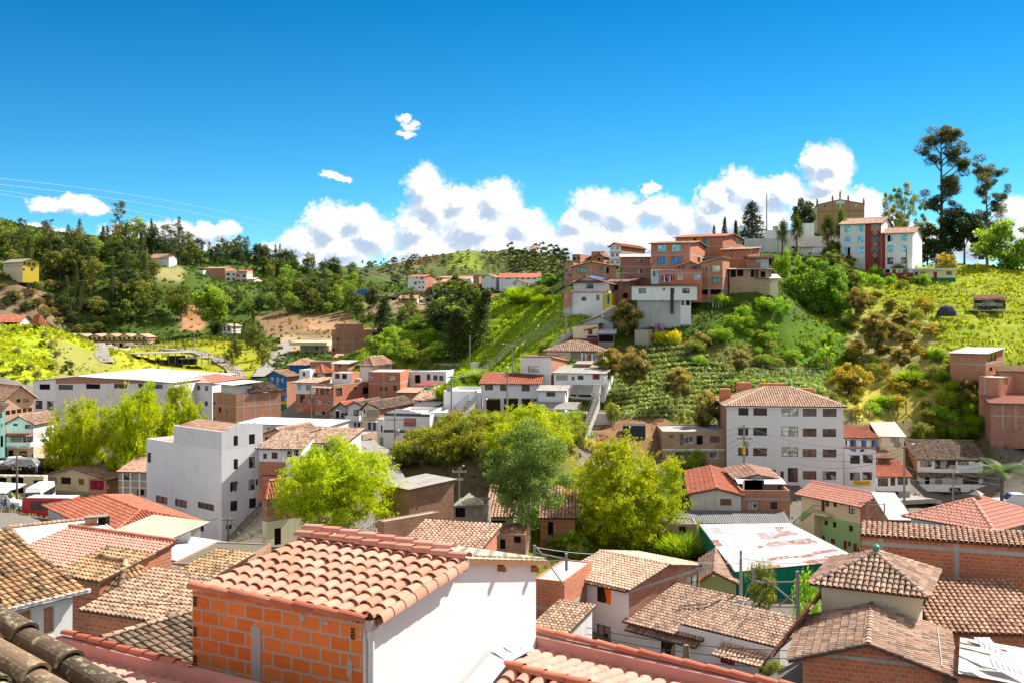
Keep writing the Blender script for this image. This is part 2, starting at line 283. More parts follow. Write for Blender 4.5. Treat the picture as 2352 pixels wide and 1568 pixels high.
class MB:
 def __init__(s): s.v = []; s.f = []; s.m = []; s.mats = []
 def mi(s, mat):
  if mat not in s.mats: s.mats.append(mat)
  return s.mats.index(mat)
 def poly(s, pts, mat):
  b = len(s.v); s.v += [tuple(p) for p in pts]; s.f.append(tuple(range(b, b + len(pts)))); s.m.append(s.mi(mat)); return s
 def obox(s, o, u, v, w, mat):    # corner + three edge vectors
  o, u, v, w = map(Vector, (o, u, v, w))
  if u.cross(v).dot(w) < 0: u, v = v, u
  p = [o, o + u, o + u + v, o + v, o + w, o + u + w, o + u + v + w, o + v + w]
  for q in ((0, 3, 2, 1), (4, 5, 6, 7), (0, 1, 5, 4), (1, 2, 6, 5), (2, 3, 7, 6), (3, 0, 4, 7)): s.poly([p[i] for i in q], mat)
  return s
 def box(s, a, b, mat): return s.obox(a, (b[0] - a[0], 0, 0), (0, b[1] - a[1], 0), (0, 0, b[2] - a[2]), mat)
 def tube(s, pts, r, mat, seg=6, cap=True):
  pts = [Vector(p) for p in pts]; rr = r if isinstance(r, (list, tuple)) else [r] * len(pts); b = len(s.v); k = s.mi(mat)
  ref = Vector((0.31, 0.2, 1)) if abs((pts[-1] - pts[0]).normalized().z) < .95 else Vector((1, .1, 0))
  for i, p in enumerate(pts):
   d = (pts[min(i + 1, len(pts) - 1)] - pts[max(i - 1, 0)]).normalized(); e1 = d.cross(ref).normalized(); e2 = d.cross(e1)
   for j in range(seg):
    a = 2 * math.pi * j / seg; s.v.append(tuple(p + (e1 * math.cos(a) + e2 * math.sin(a)) * rr[i]))
  for i in range(len(pts) - 1):
   for j in range(seg):
    a0 = b + i * seg + j; a1 = b + i * seg + (j + 1) % seg; s.f.append((a0, a0 + seg, a1 + seg, a1)); s.m.append(k)
  if cap:
   s.f.append(tuple(b + j for j in range(seg))); s.m.append(k); e = b + (len(pts) - 1) * seg; s.f.append(tuple(e + seg - 1 - j for j in range(seg))); s.m.append(k)
  return s
 def lathe(s, c, prof, mat, seg=12, rx=1, ry=1):
  c = Vector(c); b = len(s.v); k = s.mi(mat)
  for (r, z) in prof:
   for j in range(seg):
    a = 2 * math.pi * j / seg; s.v.append((c.x + r * rx * math.cos(a), c.y + r * ry * math.sin(a), c.z + z))
  for i in range(len(prof) - 1):
   for j in range(seg):
    a0 = b + i * seg + j; a1 = b + i * seg + (j + 1) % seg; s.f.append((a0, a1, a1 + seg, a0 + seg)); s.m.append(k)
  return s
 def grid(s, V, Fc, mat):
  b = len(s.v); k = s.mi(mat); s.v += [tuple(x) for x in V.tolist()]; s.f += [tuple(int(i) + b for i in q) for q in Fc]; s.m += [k] * len(Fc); return s
 def build(s, name, parent=None, smooth=False, base=None):
  if not s.v: return None
  V = np.array(s.v, float)
  if parent is None:
   o0 = Vector(base) if base is not None else Vector(((V[:, 0].min() + V[:, 0].max()) / 2, (V[:, 1].min() + V[:, 1].max()) / 2, V[:, 2].min()))
  else: o0 = org(parent)
  me = bpy.data.meshes.new(name); me.from_pydata((V - np.array(o0)).tolist(), [], s.f)
  for mn in s.mats: me.materials.append(MATS[mn])
  me.polygons.foreach_set('material_index', s.m)
  nf = len(me.polygons); nrm = np.empty(nf * 3); me.polygons.foreach_get('normal', nrm); nrm = nrm.reshape(-1, 3)
  lt = np.empty(nf, int); me.polygons.foreach_get('loop_total', lt); lv = np.empty(len(me.loops), int); me.loops.foreach_get('vertex_index', lv)
  t = np.stack([-nrm[:, 1], nrm[:, 0], np.zeros(nf)], 1); L = np.linalg.norm(t, axis=1); flat = L < .05
  t[flat] = (1, 0, 0); L[flat] = 1; t /= L[:, None]; bt = np.cross(nrm, t); bt[flat] = (0, 1, 0)
  fi = np.repeat(np.arange(nf), lt); Q = V[lv]
  uv = np.stack([(Q * t[fi]).sum(1), (Q * bt[fi]).sum(1)], 1)
  me.uv_layers.new(name='UVMap').data.foreach_set('uv', uv.ravel())
  if smooth: me.polygons.foreach_set('use_smooth', [True] * nf)
  o = link(bpy.data.objects.new(name, me))
  if parent is not None: o.parent = parent; ORG[o.name] = o0
  else: o.location = o0; ORG[o.name] = o0
  return o
Z = Vector((0, 0, 1))
# ------------------------------------------------------------------ roofs
def inpoly_range(poly, u):
 vs = []
 for i in range(len(poly)):
  (a, b), (c, d) = poly[i], poly[(i + 1) % len(poly)]
  if (a - u) * (c - u) <= 0 and abs(a - c) > 1e-9: vs.append(b + (d - b) * (u - a) / (c - a))
 return (min(vs), max(vs)) if len(vs) >= 2 else None
def tiles(mb, pts, mat, sp=.27, ln=.36, seg=5, thick=False, jit=.016):
 e0, e1 = Vector(pts[0]), Vector(pts[1]); u = (e1 - e0).normalized(); n = Vector((0, 0, 0))
 for i in range(1, len(pts) - 1): n += (Vector(pts[i]) - e0).cross(Vector(pts[i + 1]) - e0)
 n.normalize()
 if n.z < 0: n = -n
 v = n.cross(u); poly = [((Vector(p) - e0).dot(u), (Vector(p) - e0).dot(v)) for p in pts]
 if sum(q[1] for q in poly) < 0: v = -v; poly = [(a, -b) for a, b in poly]
 us = [q[0] for q in poly]; nc = max(1, int(round((max(us) - min(us)) / sp))); sp = (max(us) - min(us)) / nc
 ang = np.linspace(0, math.pi, seg + 1); VV = []; FF = []; nb = 0
 e0a, ua, va, na = map(np.array, (e0, u, v, n))
 for i in range(nc):
  uc = min(us) + (i + .5) * sp; r = inpoly_range(poly, uc)
  if not r or r[1] - r[0] < .08: continue
  v0 = r[0] - .06; j = rnd.uniform(-.3, .3) * ln * .25
  while v0 < r[1] - .05:
   v1 = min(v0 + ln * 1.12, r[1] + .02); du = rnd.uniform(-jit, jit); dv = rnd.uniform(-jit, jit); R0 = sp * .44; R1 = sp * .37
   dr = rnd.uniform(-jit, jit)
   for (vv, rr, hh) in ((v0 + dv, R0, .045), (v1 + dv, R1, .012)):
    pu = uc + du + (dr if vv > v0 + .1 else 0) - rr * np.cos(ang); ph = hh + rr * .78 * np.sin(ang)
    VV.append(e0a + pu[:, None] * ua + vv * va + ph[:, None] * na)
   for k in range(seg): FF.append((nb + k, nb + k + 1, nb + seg + 1 + k + 1, nb + seg + 1 + k))
   nb += 2 * (seg + 1)
   if thick:
    rr = R0 - .022; pu = uc + du - rr * np.cos(ang); ph = .045 + rr * .78 * np.sin(ang)
    VV.append(e0a + pu[:, None] * ua + (v0 + dv) * va + ph[:, None] * na)
    a0 = nb - 2 * (seg + 1)
    for k in range(seg): FF.append((a0 + k, nb + k, nb + k + 1, a0 + k + 1))
    pi_ = e0a + pu[:, None] * ua + (v0 + dv + .15) * va + ph[:, None] * na; VV.append(pi_)
    for k in range(seg): FF.append((nb + k, nb + seg + 1 + k, nb + seg + 2 + k, nb + k + 1))
    nb += 2 * (seg + 1)
   v0 += ln
 if VV: mb.grid(np.concatenate(VV), FF, mat)
def caps(mb, p0, p1, mat, r=.13, ln=.42, seg=6, up=None):
 p0, p1 = Vector(p0), Vector(p1); L = (p1 - p0).length
 if L < .1: return
 d = (p1 - p0) / L; s = d.cross(up or Z).normalized(); n = s.cross(d).normalized()
 k = max(1, int(round(L / ln))); ln = L / k; VV = []; FF = []; nb = 0
 for i in range(k):
  jz = rnd.uniform(-.008, .008)
  for (t, rr, h) in ((i * ln, r, .03), ((i + 1) * ln + .05, r * .86, .01)):
   for q in range(seg + 1):
    a = math.pi * q / seg; VV.append(p0 + d * t - s * (rr * math.cos(a)) + n * (h + jz + rr * .8 * math.sin(a)))
  for q in range(seg): FF.append((nb + q, nb + q + 1, nb + seg + 2 + q, nb + seg + 1 + q))
  nb += 2 * (seg + 1)
 mb.grid(np.array([tuple(x) for x in VV]), FF, mat)
plain('deck_shade_red', (.30, .12, .07), .9, var=.5); plain('deck_shade_dark', (.10, .06, .04), .95, var=.5); plain('deck_shade_mid', (.20, .10, .06), .95, var=.5)  # trough shade and dirt between barrel tiles, put into the deck colours
DECK_SHADE = {'t_tan': 'deck_shade_mid', 't_new': 'deck_shade_red', 't_pink': 'deck_shade_red', 't_red': 'deck_shade_mid', 't_light': 'deck_shade_mid'}
TILES = {'t_tan', 't_new', 't_red', 't_light', 't_old', 't_brown', 't_dark', 't_gold', 't_moss', 't_pink'}
def slab(mb, pts, mat, under='dark_wood', th=.09):
 pts = [Vector(p) for p in pts]; n = Vector((0, 0, 0))
 for i in range(1, len(pts) - 1): n += (pts[i] - pts[0]).cross(pts[i + 1] - pts[0])
 n.normalize()
 if n.z < 0: pts = pts[::-1]; n = -n
 lo = [p - n * th for p in pts]
 if len(pts) == 4:
  for q in ((0, 1, 2), (0, 2, 3)): mb.poly([pts[k] for k in q], mat); mb.poly([lo[k] for k in q[::-1]], under)
 else: mb.poly(pts, mat); mb.poly(lo[::-1], under)
 for i in range(len(pts)):
  j = (i + 1) % len(pts); mb.poly([lo[i], lo[j], pts[j], pts[i]], under)
def roofplane(mb, pts, mat, under='dark_wood', Y=None, edges=True):
 if Y is None: Y = sum(Vector(p).y for p in pts) / len(pts)
 slab(mb, pts, DECK_SHADE.get(mat, 'deck_shade_dark') if mat in TILES and Y < 420 else mat, under)
 if mat in TILES and Y < 420:
  if Y < 30: kw = dict(sp=.27, ln=.33, seg=7, thick=True)
  elif Y < 90: kw = dict(sp=.27, ln=.36, seg=4)
  elif Y < 190: kw = dict(sp=.33, ln=.5, seg=3)
  else: kw = dict(sp=.4, ln=.8, seg=2)
  tiles(mb, pts, mat, **kw)
# ------------------------------------------------------------------ walls with openings
def wall(mb, O, d, L, z0, z1, mat, holes=(), top=None, dep=.14, rev=None, low=None, zones=()):
 n = d.cross(Z)
 pt = lambda s, z, k=0.0: Vector((O.x, O.y, 0)) + d * s + Z * z - n * k
 hs = [(max(.03, min(a, b)), max(z0 + .02, min(c, e)), min(L - .03, max(a, b)), min(z1 - .02, max(c, e))) for (a, c, b, e) in holes]
 hs = [h for h in hs if h[2] - h[0] > .05 and h[3] - h[1] > .05]
 S = sorted({0, L, *[h[0] for h in hs], *[h[2] for h in hs]}); T = sorted({z0, z1, *[h[1] for h in hs], *[h[3] for h in hs], *([low[0]] if low else [])}); S = sorted({*S, *[max(0, min(L, z[0])) for z in zones], *[max(0, min(L, z[1])) for z in zones]})
 def mf(sm, tm):
  for (a, b, mm) in zones:
   if a < sm < b: return mm
  return low[1] if low and tm < low[0] else mat
 for j in range(len(T) - 1):
  i = 0
  while i < len(S) - 1:
   def inh(i): 
    sm = (S[i] + S[i + 1]) / 2; tm = (T[j] + T[j + 1]) / 2
    return any(h[0] < sm < h[2] and h[1] < tm < h[3] for h in hs)
   if inh(i): i += 1; continue
   k = i
   m0 = mf((S[i] + S[i + 1]) / 2, (T[j] + T[j + 1]) / 2)
   while k + 1 < len(S) - 1 and not inh(k + 1) and mf((S[k + 1] + S[k + 2]) / 2, (T[j] + T[j + 1]) / 2) == m0: k += 1
   mb.poly([pt(S[i], T[j]), pt(S[k + 1], T[j]), pt(S[k + 1], T[j + 1]), pt(S[i], T[j + 1])], m0); i = k + 1
 for (a, c, b, e) in hs:
  r = rev or mat
  mb.poly([pt(a, c), pt(b, c), pt(b, c, dep), pt(a, c, dep)], r); mb.poly([pt(a, e, dep), pt(b, e, dep), pt(b, e), pt(a, e)], r)
  mb.poly([pt(a, c), pt(a, c, dep), pt(a, e, dep), pt(a, e)], r); mb.poly([pt(b, c, dep), pt(b, c), pt(b, e), pt(b, e, dep)], r)
 if top:
  q = [pt(s, z) for (s, z) in top]; mb.poly([pt(0, z1), pt(L, z1)] + q[::-1], mat)
 return hs
WK = {  # kind: (part name, pane material, frame material, mullions, bars)
 'g': ('window', 'glass', 'frame_dark', 2, 0), 'h': ('window', 'glass_brown', 'frame_dark', 2, 0), 'c': ('window', 'glass_curtain', 'frame_dark', 2, 0), 'w': ('window', 'glass_white', 'frame_white', 2, 0),
 'b': ('window', 'glass', 'frame_dark', 2, 5), 'k': ('window', 'glass_pale', 'frame_dark', 2, 1), 's': ('window', 'glass_sky', 'metal', 2, 0), 'B': ('window', 'glass_blue', 'frame_dark', 3, 0), 'n': ('window', 'glass_green', 'frame_dark', 3, 0),
 'R': ('window', 'curtain_red', 'frame_dark', 3, 0), 'W': ('window', 'wood', 'dark_wood', 3, 0), 'm': ('shutter', 'maroon_paint', 'dark_wood', 2, 0),
 'o': ('opening', 'void', None, 0, 0), 'd': ('door', 'dark_wood', 'wood', 0, 0), 'D': ('door', 'wood', 'dark_wood', 0, 0), 'r': ('door', 'maroon_paint', 'dark_wood', 0, 0), 'G': ('door', 'dark_green', 'frame_dark', 0, 0), 'U': ('door', 'blue_paint', 'frame_dark', 0, 0), 'y': ('door', 'yellow_paint', 'frame_dark', 0, 0),
 'O': ('opening', 'brick', None, 0, 0), 'P': ('window', 'glass_pale', 'frame_white', 3, 2), 't': ('opening', 'tan', None, 0, 0), 'S': ('shutter', 'metal', 'metal', 0, 6)}
def window(root, O, d, h, kind, dep=.12, parts=True):
 nm, pane, fr, mul, bars = WK[kind]; n = d.cross(Z); (a, c, b, e) = h
 pt = lambda s, z, k: Vector((O.x, O.y, 0)) + d * s + Z * z - n * k
 g_ = MB(); g_.poly([pt(a, c, dep), pt(b, c, dep), pt(b, e, dep), pt(a, e, dep)], pane)
 if fr is None: g_.build(nm, root); return
 f = MB(); w = min(.055, (b - a) * .12)
 def bar(s0, z0, s1, z1, k0, k1): f.obox(pt(s0, z0, k0), d * (s1 - s0), Z * (z1 - z0), n * (k0 - k1), fr)
 k0, k1 = dep - .002, dep - .06
 bar(a, c, a + w, e, k0, k1); bar(b - w, c, b, e, k0, k1); bar(a + w, c, b - w, c + w, k0, k1); bar(a + w, e - w, b - w, e, k0, k1)
 for i in range(1, mul): s = a + (b - a) * i / mul; bar(s - w * .4, c + w, s + w * .4, e - w, k0, k1 + .01)
 for i in range(1, bars + 1): z = c + (e - c) * i / (bars + 1); bar(a + w, z - .015, b - w, z + .015, k1 + .004, k1 - .02)
 if parts:
  fo = f.build(nm, root); g_.build('pane' if nm == 'window' else 'panel', fo)
 else:
  b0 = len(f.v); f.v += g_.v; f.f += [tuple(i + b0 for i in q) for q in g_.f]; k = f.mi(pane); f.m += [k] * len(g_.f); f.build(nm, root)
def facehit(K, x, y, O, n):
 r = ray(K, x, y); t = Vector((O.x, O.y, 0)).dot(n) / r.dot(n); return r * t
ANCH = []
class House:
 pass
def house(name, label, K, Y, th, xc, xl, xr, yt, yb, A='white', B=None, wa=(), wb=(), roof=('flat', .3), LA=None, LB=None, cat='house', rm='concrete', bands=(), cols=(), colsB=(), found=3.0, group=None, bm='concrete', back=None, matD=None, over=.35, bandw=.22, low=None, zones=(), root=None):
 B = B or A; t = R(th); uA = Vector((-math.cos(t), math.sin(t), 0)); uB = Vector((math.sin(t), math.cos(t), 0))
 C = P(K, xc, yt, Y); z1 = C.z; z0 = P(K, xc, yb, Y).z
 def solve(u, x):
  tt = (px(K, x, 0)[0] - CX) / F; return (tt * C.y - C.x) / (u.x - tt * u.y)
 if LA is None: LA = solve(uA, xl)
 if LB is None: LB = solve(uB, xr)
 H = House(); C0 = Vector((C.x, C.y, 0)); pt = lambda a, b, z: C0 + uA * a + uB * b + Z * z
 ctr = pt(LA / 2, LB / 2, z0); root = root or thing(name, ctr, label, cat, group)
 H.__dict__.update(root=root, pt=pt, uA=uA, uB=uB, LA=LA, LB=LB, z0=z0, z1=z1, C=C, K=K, Y=Y)
 ANCH.append((pt(0, 0, z0))); ANCH.append(pt(LA, 0, z0)); ANCH.append(pt(0, LB, z0))
 zb = z0 - found; mb = MB(); rt = roof[0]
 OA = pt(LA, 0, 0); dA = -uA; nA = dA.cross(Z); OB = pt(0, 0, 0); dB = uB; nB = dB.cross(Z)
 def conv(ws, O, d, n):
  out = []
  for w in ws:
   p = facehit(K, w[0], w[1], O, n); q = facehit(K, w[2], w[3], O, n)
   out.append(((p - O).dot(d), q.z, (q - O).dot(d), p.z, w[4]))
  return out
 WA = conv(wa, OA, dA, nA); WB = conv(wb, OB, dB, nB)
 topA = topB = topC = topD = None; rise = 0
 if len(roof) > 1 and isinstance(roof[1], tuple):
  roof = list(roof); _, ax, ay = roof[1]
  if rt == 'gableA': q = facehit(K, ax, ay, OB, nB); fr_ = (q - OB).dot(dB) / LB
  else: q = facehit(K, ax, ay, OA, nA); fr_ = (q - OA).dot(dA) / LA
  roof[1] = max(.2, q.z - z1); roof = roof + [None] * (4 - len(roof)); roof = roof[:4] + [min(.9, max(.1, fr_))]
 zlow = P(K, xc, low[0], Y).z if low else None
 lA = (zlow, low[1]) if low else None; lB = (zlow, low[2] if len(low) > 2 else low[1]) if low else None
 zz = [(((facehit(K, a, yt, OA, nA) - OA).dot(dA)), ((facehit(K, b, yt, OA, nA) - OA).dot(dA)), mm) for (a, b, mm) in zones]
 if rt == 'gableB': rise = roof[1]; fr = roof[4] if len(roof) > 4 else .5; topA = [(0, z1), (LA * fr, z1 + rise), (LA, z1)]; topC = [(0, z1), (LA * (1 - fr), z1 + rise), (LA, z1)]
 if rt == 'gableA': rise = roof[1]; fr = roof[4] if len(roof) > 4 else .5; topB = [(0, z1), (LB * fr, z1 + rise), (LB, z1)]; topD = [(0, z1), (LB * (1 - fr), z1 + rise), (LB, z1)]
 if rt == 'shedA': rise = roof[1]; topB = [(0, z1), (LB, z1 + rise)]; topD = [(0, z1 + rise), (LB, z1)]; topC = [(0, z1 + rise), (LA, z1 + rise)]
 if rt == 'shedAd': rise = roof[1]; topB = [(0, z1), (LB, z1 - rise)]
 if rt == 'shedB': rise = roof[1]; topA = [(0, z1 + rise), (LA, z1)]; topC = [(0, z1), (LA, z1 + rise)]; topD = [(0, z1 + rise), (LB, z1 + rise)]   # high at left
 if rt == 'shedBr': rise = roof[1]; topA = [(0, z1), (LA, z1 + rise)]; topC = [(0, z1 + rise), (LA, z1)]; topB = [(0, z1 + rise), (LB, z1 + rise)]   # high at the corner
 hA = wall(mb, OA, dA, LA, zb, z1, A, [w[:4] for w in WA], topA, low=lA, zones=zz); hB = wall(mb, OB, dB, LB, zb, z1, B, [w[:4] for w in WB], topB, low=lB)
 bk = back or B
 wall(mb, pt(0, LB, 0), uA, LA, zb, z1, bk, (), topC); wall(mb, pt(LA, LB, 0), -uB, LB, zb, z1, matD or bk, (), topD)
 mb.build('wall', root)
 fine = Y < 260
 for W, O, d in ((WA, OA, dA), (WB, OB, dB)):
  L = LA if W is WA else LB
  for w in W:
   h = (max(.03, min(w[0], w[2])), max(zb + .02, min(w[1], w[3])), min(L - .03, max(w[0], w[2])), min(z1 - .02, max(w[1], w[3])))
   if h[2] - h[0] > .05 and h[3] - h[1] > .05: window(root, O, d, h, w[4], parts=fine)
 if bands or cols or colsB:
  f = MB()
  for y in bands:
   z = P(K, xc, y, Y).z
   f.obox(pt(-.03, -.03, z - bandw / 2), uA * (LA + .06), uB * .06, Z * bandw, bm); f.obox(pt(-.025, .031, z - bandw / 2), uA * .05, uB * (LB - .04), Z * bandw, bm)
  for x in cols:
   p = facehit(K, x, yt, OA, nA); s = (p - OA).dot(dA); f.obox(OA + dA * (s - .12) + nA * .02 + Z * z0, dA * .24, -nA * .04, Z * (z1 - z0 - .01), bm)
  for x in colsB:
   p = facehit(K, x, yt, OB, nB); s = (p - OB).dot(dB); f.obox(OB + dB * (s - .12) + nB * .02 + Z * z0, dB * .24, -nB * .04, Z * (z1 - z0 - .01), bm)
  f.build('concrete_frame', root)
 r = MB(); tm = (roof[3] if len(roof) > 3 else None) or rm; o = roof[2] if len(roof) > 2 else over
 if rt == 'flat':
  ph = roof[1]; tk = .16; zr = z1 - ph
  r.poly([pt(tk, tk, zr), pt(LA - tk, tk, zr), pt(LA - tk, LB - tk, zr), pt(tk, LB - tk, zr)][::-1], rm)
  r.obox(pt(0, 0, z1 - .01), uA * LA, uB * tk, Z * .05, A); r.obox(pt(0, LB - tk, z1 - .01), uA * LA, uB * tk, Z * .05, A)
  r.obox(pt(0, tk, z1 - .01), uA * tk, uB * (LB - 2 * tk), Z * .05, B); r.obox(pt(LA - tk, tk, z1 - .01), uA * tk, uB * (LB - 2 * tk), Z * .05, B)
  if ph > .02:
   for (a, b, u, L) in ((tk, tk, uA, LA - 2 * tk), (tk, tk, uB, LB - 2 * tk), (tk, LB - tk, uA, LA - 2 * tk), (LA - tk, tk, uB, LB - 2 * tk)):
    p = pt(a, b, zr); r.poly([p, p + u * L, p + u * L + Z * ph, p + Z * ph], B)
  r.build('roof', root)
 elif rt != 'none':
  def cap(p, q): 
   if tm in TILES and Y < 300: caps(r, p, q, tm, r=.15 if Y < 90 else .2, seg=6 if Y < 90 else 4, ln=.42 if Y < 90 else .8)
  e = .03
  if rt == 'gableA':
   sl = rise / (fr * LB); s2 = rise / ((1 - fr) * LB)
   roofplane(r, [pt(LA + o, -o, z1 - sl * o + e), pt(-o, -o, z1 - sl * o + e), pt(-o, LB * fr, z1 + rise + e), pt(LA + o, LB * fr, z1 + rise + e)], tm, Y=Y)
   roofplane(r, [pt(-o, LB + o, z1 - s2 * o + e), pt(LA + o, LB + o, z1 - s2 * o + e), pt(LA + o, LB * fr, z1 + rise + e), pt(-o, LB * fr, z1 + rise + e)], tm, Y=Y)
   cap(pt(LA + o, LB * fr, z1 + rise + e), pt(-o, LB * fr, z1 + rise + e))
  elif rt == 'gableB':
   sl = rise / (fr * LA); s2 = rise / ((1 - fr) * LA); a = LA * (1 - fr)
   roofplane(r, [pt(-o, -o, z1 - s2 * o + e), pt(-o, LB + o, z1 - s2 * o + e), pt(a, LB + o, z1 + rise + e), pt(a, -o, z1 + rise + e)], tm, Y=Y)
   roofplane(r, [pt(LA + o, LB + o, z1 - sl * o + e), pt(LA + o, -o, z1 - sl * o + e), pt(a, -o, z1 + rise + e), pt(a, LB + o, z1 + rise + e)], tm, Y=Y)
   cap(pt(a, -o, z1 + rise + e), pt(a, LB + o, z1 + rise + e))
  elif rt == 'hip':
   rise = roof[1]; m_ = min(LA, LB) / 2; sl = rise / m_; ze = z1 - sl * o + e; zt = z1 + rise + e
   if LA >= LB: r1, r2 = pt(LA - m_, m_, zt), pt(m_, m_, zt)
   else: r1, r2 = pt(m_, m_, zt), pt(m_, LB - m_, zt)
   c1, c2, c3, c4_ = pt(LA + o, -o, ze), pt(-o, -o, ze), pt(-o, LB + o, ze), pt(LA + o, LB + o, ze)
   if LA >= LB: pl = [[c1, c2, r2, r1], [c2, c3, r2], [c3, c4_, r1, r2], [c4_, c1, r1]]; hp = [(c1, r1), (c2, r2), (c3, r2), (c4_, r1), (r1, r2)]
   else: pl = [[c1, c2, r1], [c2, c3, r2, r1], [c3, c4_, r2], [c4_, c1, r1, r2]]; hp = [(c1, r1), (c2, r1), (c3, r2), (c4_, r2), (r1, r2)]
   for q in pl: roofplane(r, q, tm, Y=Y)
   for a_, b_ in hp: cap(a_, b_)
  elif rt == 'shedA':
   sl = rise / LB; roofplane(r, [pt(LA + o, -o, z1 - sl * o + e), pt(-o, -o, z1 - sl * o + e), pt(-o, LB + o, z1 + rise + sl * o + e), pt(LA + o, LB + o, z1 + rise + sl * o + e)], tm, Y=Y)
  elif rt == 'shedAd':
   sl = rise / LB; roofplane(r, [pt(-o, LB + o, z1 - rise - sl * o + e), pt(LA + o, LB + o, z1 - rise - sl * o + e), pt(LA + o, -o, z1 + sl * o + e), pt(-o, -o, z1 + sl * o + e)], tm, Y=Y)
  elif rt == 'shedB':
   sl = rise / LA; roofplane(r, [pt(-o, -o, z1 - sl * o + e), pt(-o, LB + o, z1 - sl * o + e), pt(LA + o, LB + o, z1 + rise + sl * o + e), pt(LA + o, -o, z1 + rise + sl * o + e)], tm, Y=Y)
  elif rt == 'shedBr':
   sl = rise / LA; roofplane(r, [pt(LA + o, LB + o, z1 - sl * o + e), pt(LA + o, -o, z1 - sl * o + e), pt(-o, -o, z1 + rise + sl * o + e), pt(-o, LB + o, z1 + rise + sl * o + e)], tm, Y=Y)
  r.build('roof', root)
 H.OA, H.dA, H.nA, H.OB, H.dB, H.nB = OA, dA, nA, OB, dB, nB
 return H
def onface(H, side, x, y):
 O, n = (H.OA, H.nA) if side == 'A' else (H.OB, H.nB); return facehit(H.K, x, y, O, n)
def panel(H, side, x0, y0, x1, y1, mat, name='wall_panel', out=.02, th=.03, parent=None):
 """a flat plate on a face, given by two picture corners"""
 O, d, n = (H.OA, H.dA, H.nA) if side == 'A' else (H.OB, H.dB, H.nB)
 p = onface(H, side, x0, y0); q = onface(H, side, x1, y1); s0 = (p - O).dot(d); s1 = (q - O).dot(d)
 return MB().obox(O + d * s0 + n * out + Z * q.z, d * (s1 - s0), Z * (p.z - q.z), -n * th, mat).build(name, parent or H.root)
def awning(H, side, x0, y0, x1, mat, dep=1.0, drop=.3, name='awning', lift=0.0):
 O, d, n = (H.OA, H.dA, H.nA) if side == 'A' else (H.OB, H.dB, H.nB)
 p = onface(H, side, x0, y0); q = onface(H, side, x1, y0); s0 = (p - O).dot(d); s1 = (q - O).dot(d); z = p.z + lift
 b = MB(); a0 = O + d * s0 + Z * z; a1 = O + d * s1 + Z * z
 roofplane(b, [a0 + n * dep - Z * drop, a1 + n * dep - Z * drop, a1 - n * .0, a0 - n * .0], mat, Y=H.Y); return b.build(name, H.root)
def balcony(H, side, x0, y0, x1, hgt=.95, dep=.9, mat='white', rail=False, name='balcony'):
 """y0 = slab level; slab, then parapet or railing"""
 O, d, n = (H.OA, H.dA, H.nA) if side == 'A' else (H.OB, H.dB, H.nB)
 p = onface(H, side, x0, y0); q = onface(H, side, x1, y0); s0 = (p - O).dot(d); L = (q - O).dot(d) - s0; z = p.z; o = O + d * s0 + n * .005
 b = MB(); b.obox(o + Z * z, d * L, n * dep, -Z * .18, mat)
 if not rail:
  b.obox(o + n * (dep - .1) + Z * z, d * L, n * .1, Z * hgt, mat); b.obox(o + Z * z, d * .1, n * (dep - .1), Z * hgt, mat); b.obox(o + d * (L - .1) + Z * z, d * .1, n * (dep - .1), Z * hgt, mat)
 bo = b.build(name, H.root)
 if rail:
  g2 = MB(); k = max(3, int(L / .22))
  for i in range(k + 1): g2.obox(o + d * (L - .03) * (i / k) + n * (dep - .05) + Z * z, d * .03, n * .03, Z * hgt, 'frame_dark')
  g2.obox(o + n * (dep - .06) + Z * (z + hgt), d * L, n * .05, Z * .05, 'frame_dark'); g2.obox(o + n * (dep - .06) + Z * (z + .08), d * L, n * .04, Z * .03, 'frame_dark'); g2.build('railing', bo)
 return bo
# ================================================================== BUILDINGS
plain('khaki', (.36, .33, .25), .9); plain('dark_band', (.10, .10, .12), .7); plain('maroon', (.33, .06, .05), .7); plain('gold_line', (.62, .48, .22), .7)
def facepoly(H, side, pts, mat, name='wall_panel', out=.03):
 n = H.nA if side == 'A' else H.nB
 q = [onface(H, side, x, y) + n * out for x, y in pts]; b = MB(); b.poly(q[::-1], mat)
 for i in range(len(q)): j = (i + 1) % len(q); b.poly([q[i], q[j], q[j] - n * (out + .01), q[i] - n * (out + .01)], mat)
 return b.build(name, H.root)
def text(H, side, x0, y0, x1, y1, s, mat, bold=False, name='lettering', out=.045):
 """raised lettering fitted between two picture corners of a face"""
 O, d, n = (H.OA, H.dA, H.nA) if side == 'A' else (H.OB, H.dB, H.nB)
 p = onface(H, side, x0, y0); q = onface(H, side, x1, y1); w = (q - p).dot(d); h = p.z - onface(H, side, x0, y1).z
 cu = bpy.data.curves.new(name, 'FONT'); cu.body = s; cu.size = 1; cu.extrude = .01; cu.align_x = 'LEFT'
 o = link(bpy.data.objects.new(name, cu)); bpy.context.view_layer.update(); dm = o.dimensions
 me = bpy.data.meshes.new_from_object(o); bpy.data.objects.remove(o); V = [v.co.copy() for v in me.vertices]
 x_0 = min(v.x for v in V); x_1 = max(v.x for v in V); y_0 = min(v.y for v in V); y_1 = max(v.y for v in V); o0 = org(H.root)
 zb = onface(H, side, x0, y1).z; zr = onface(H, side, x1, y1).z
 for v, c in zip(me.vertices, V):
  a = (c.x - x_0) / (x_1 - x_0); b_ = (c.y - y_0) / (y_1 - y_0)
  v.co = p + d * (w * a) + n * (out + c.z * .5) - o0; v.co.z = zb + h * b_ - o0.z
 me.materials.clear(); me.materials.append(MATS[mat]); me.uv_layers.new(name='UVMap')
 t = link(bpy.data.objects.new(name, me)); t.parent = H.root; ORG[t.name] = o0; return t
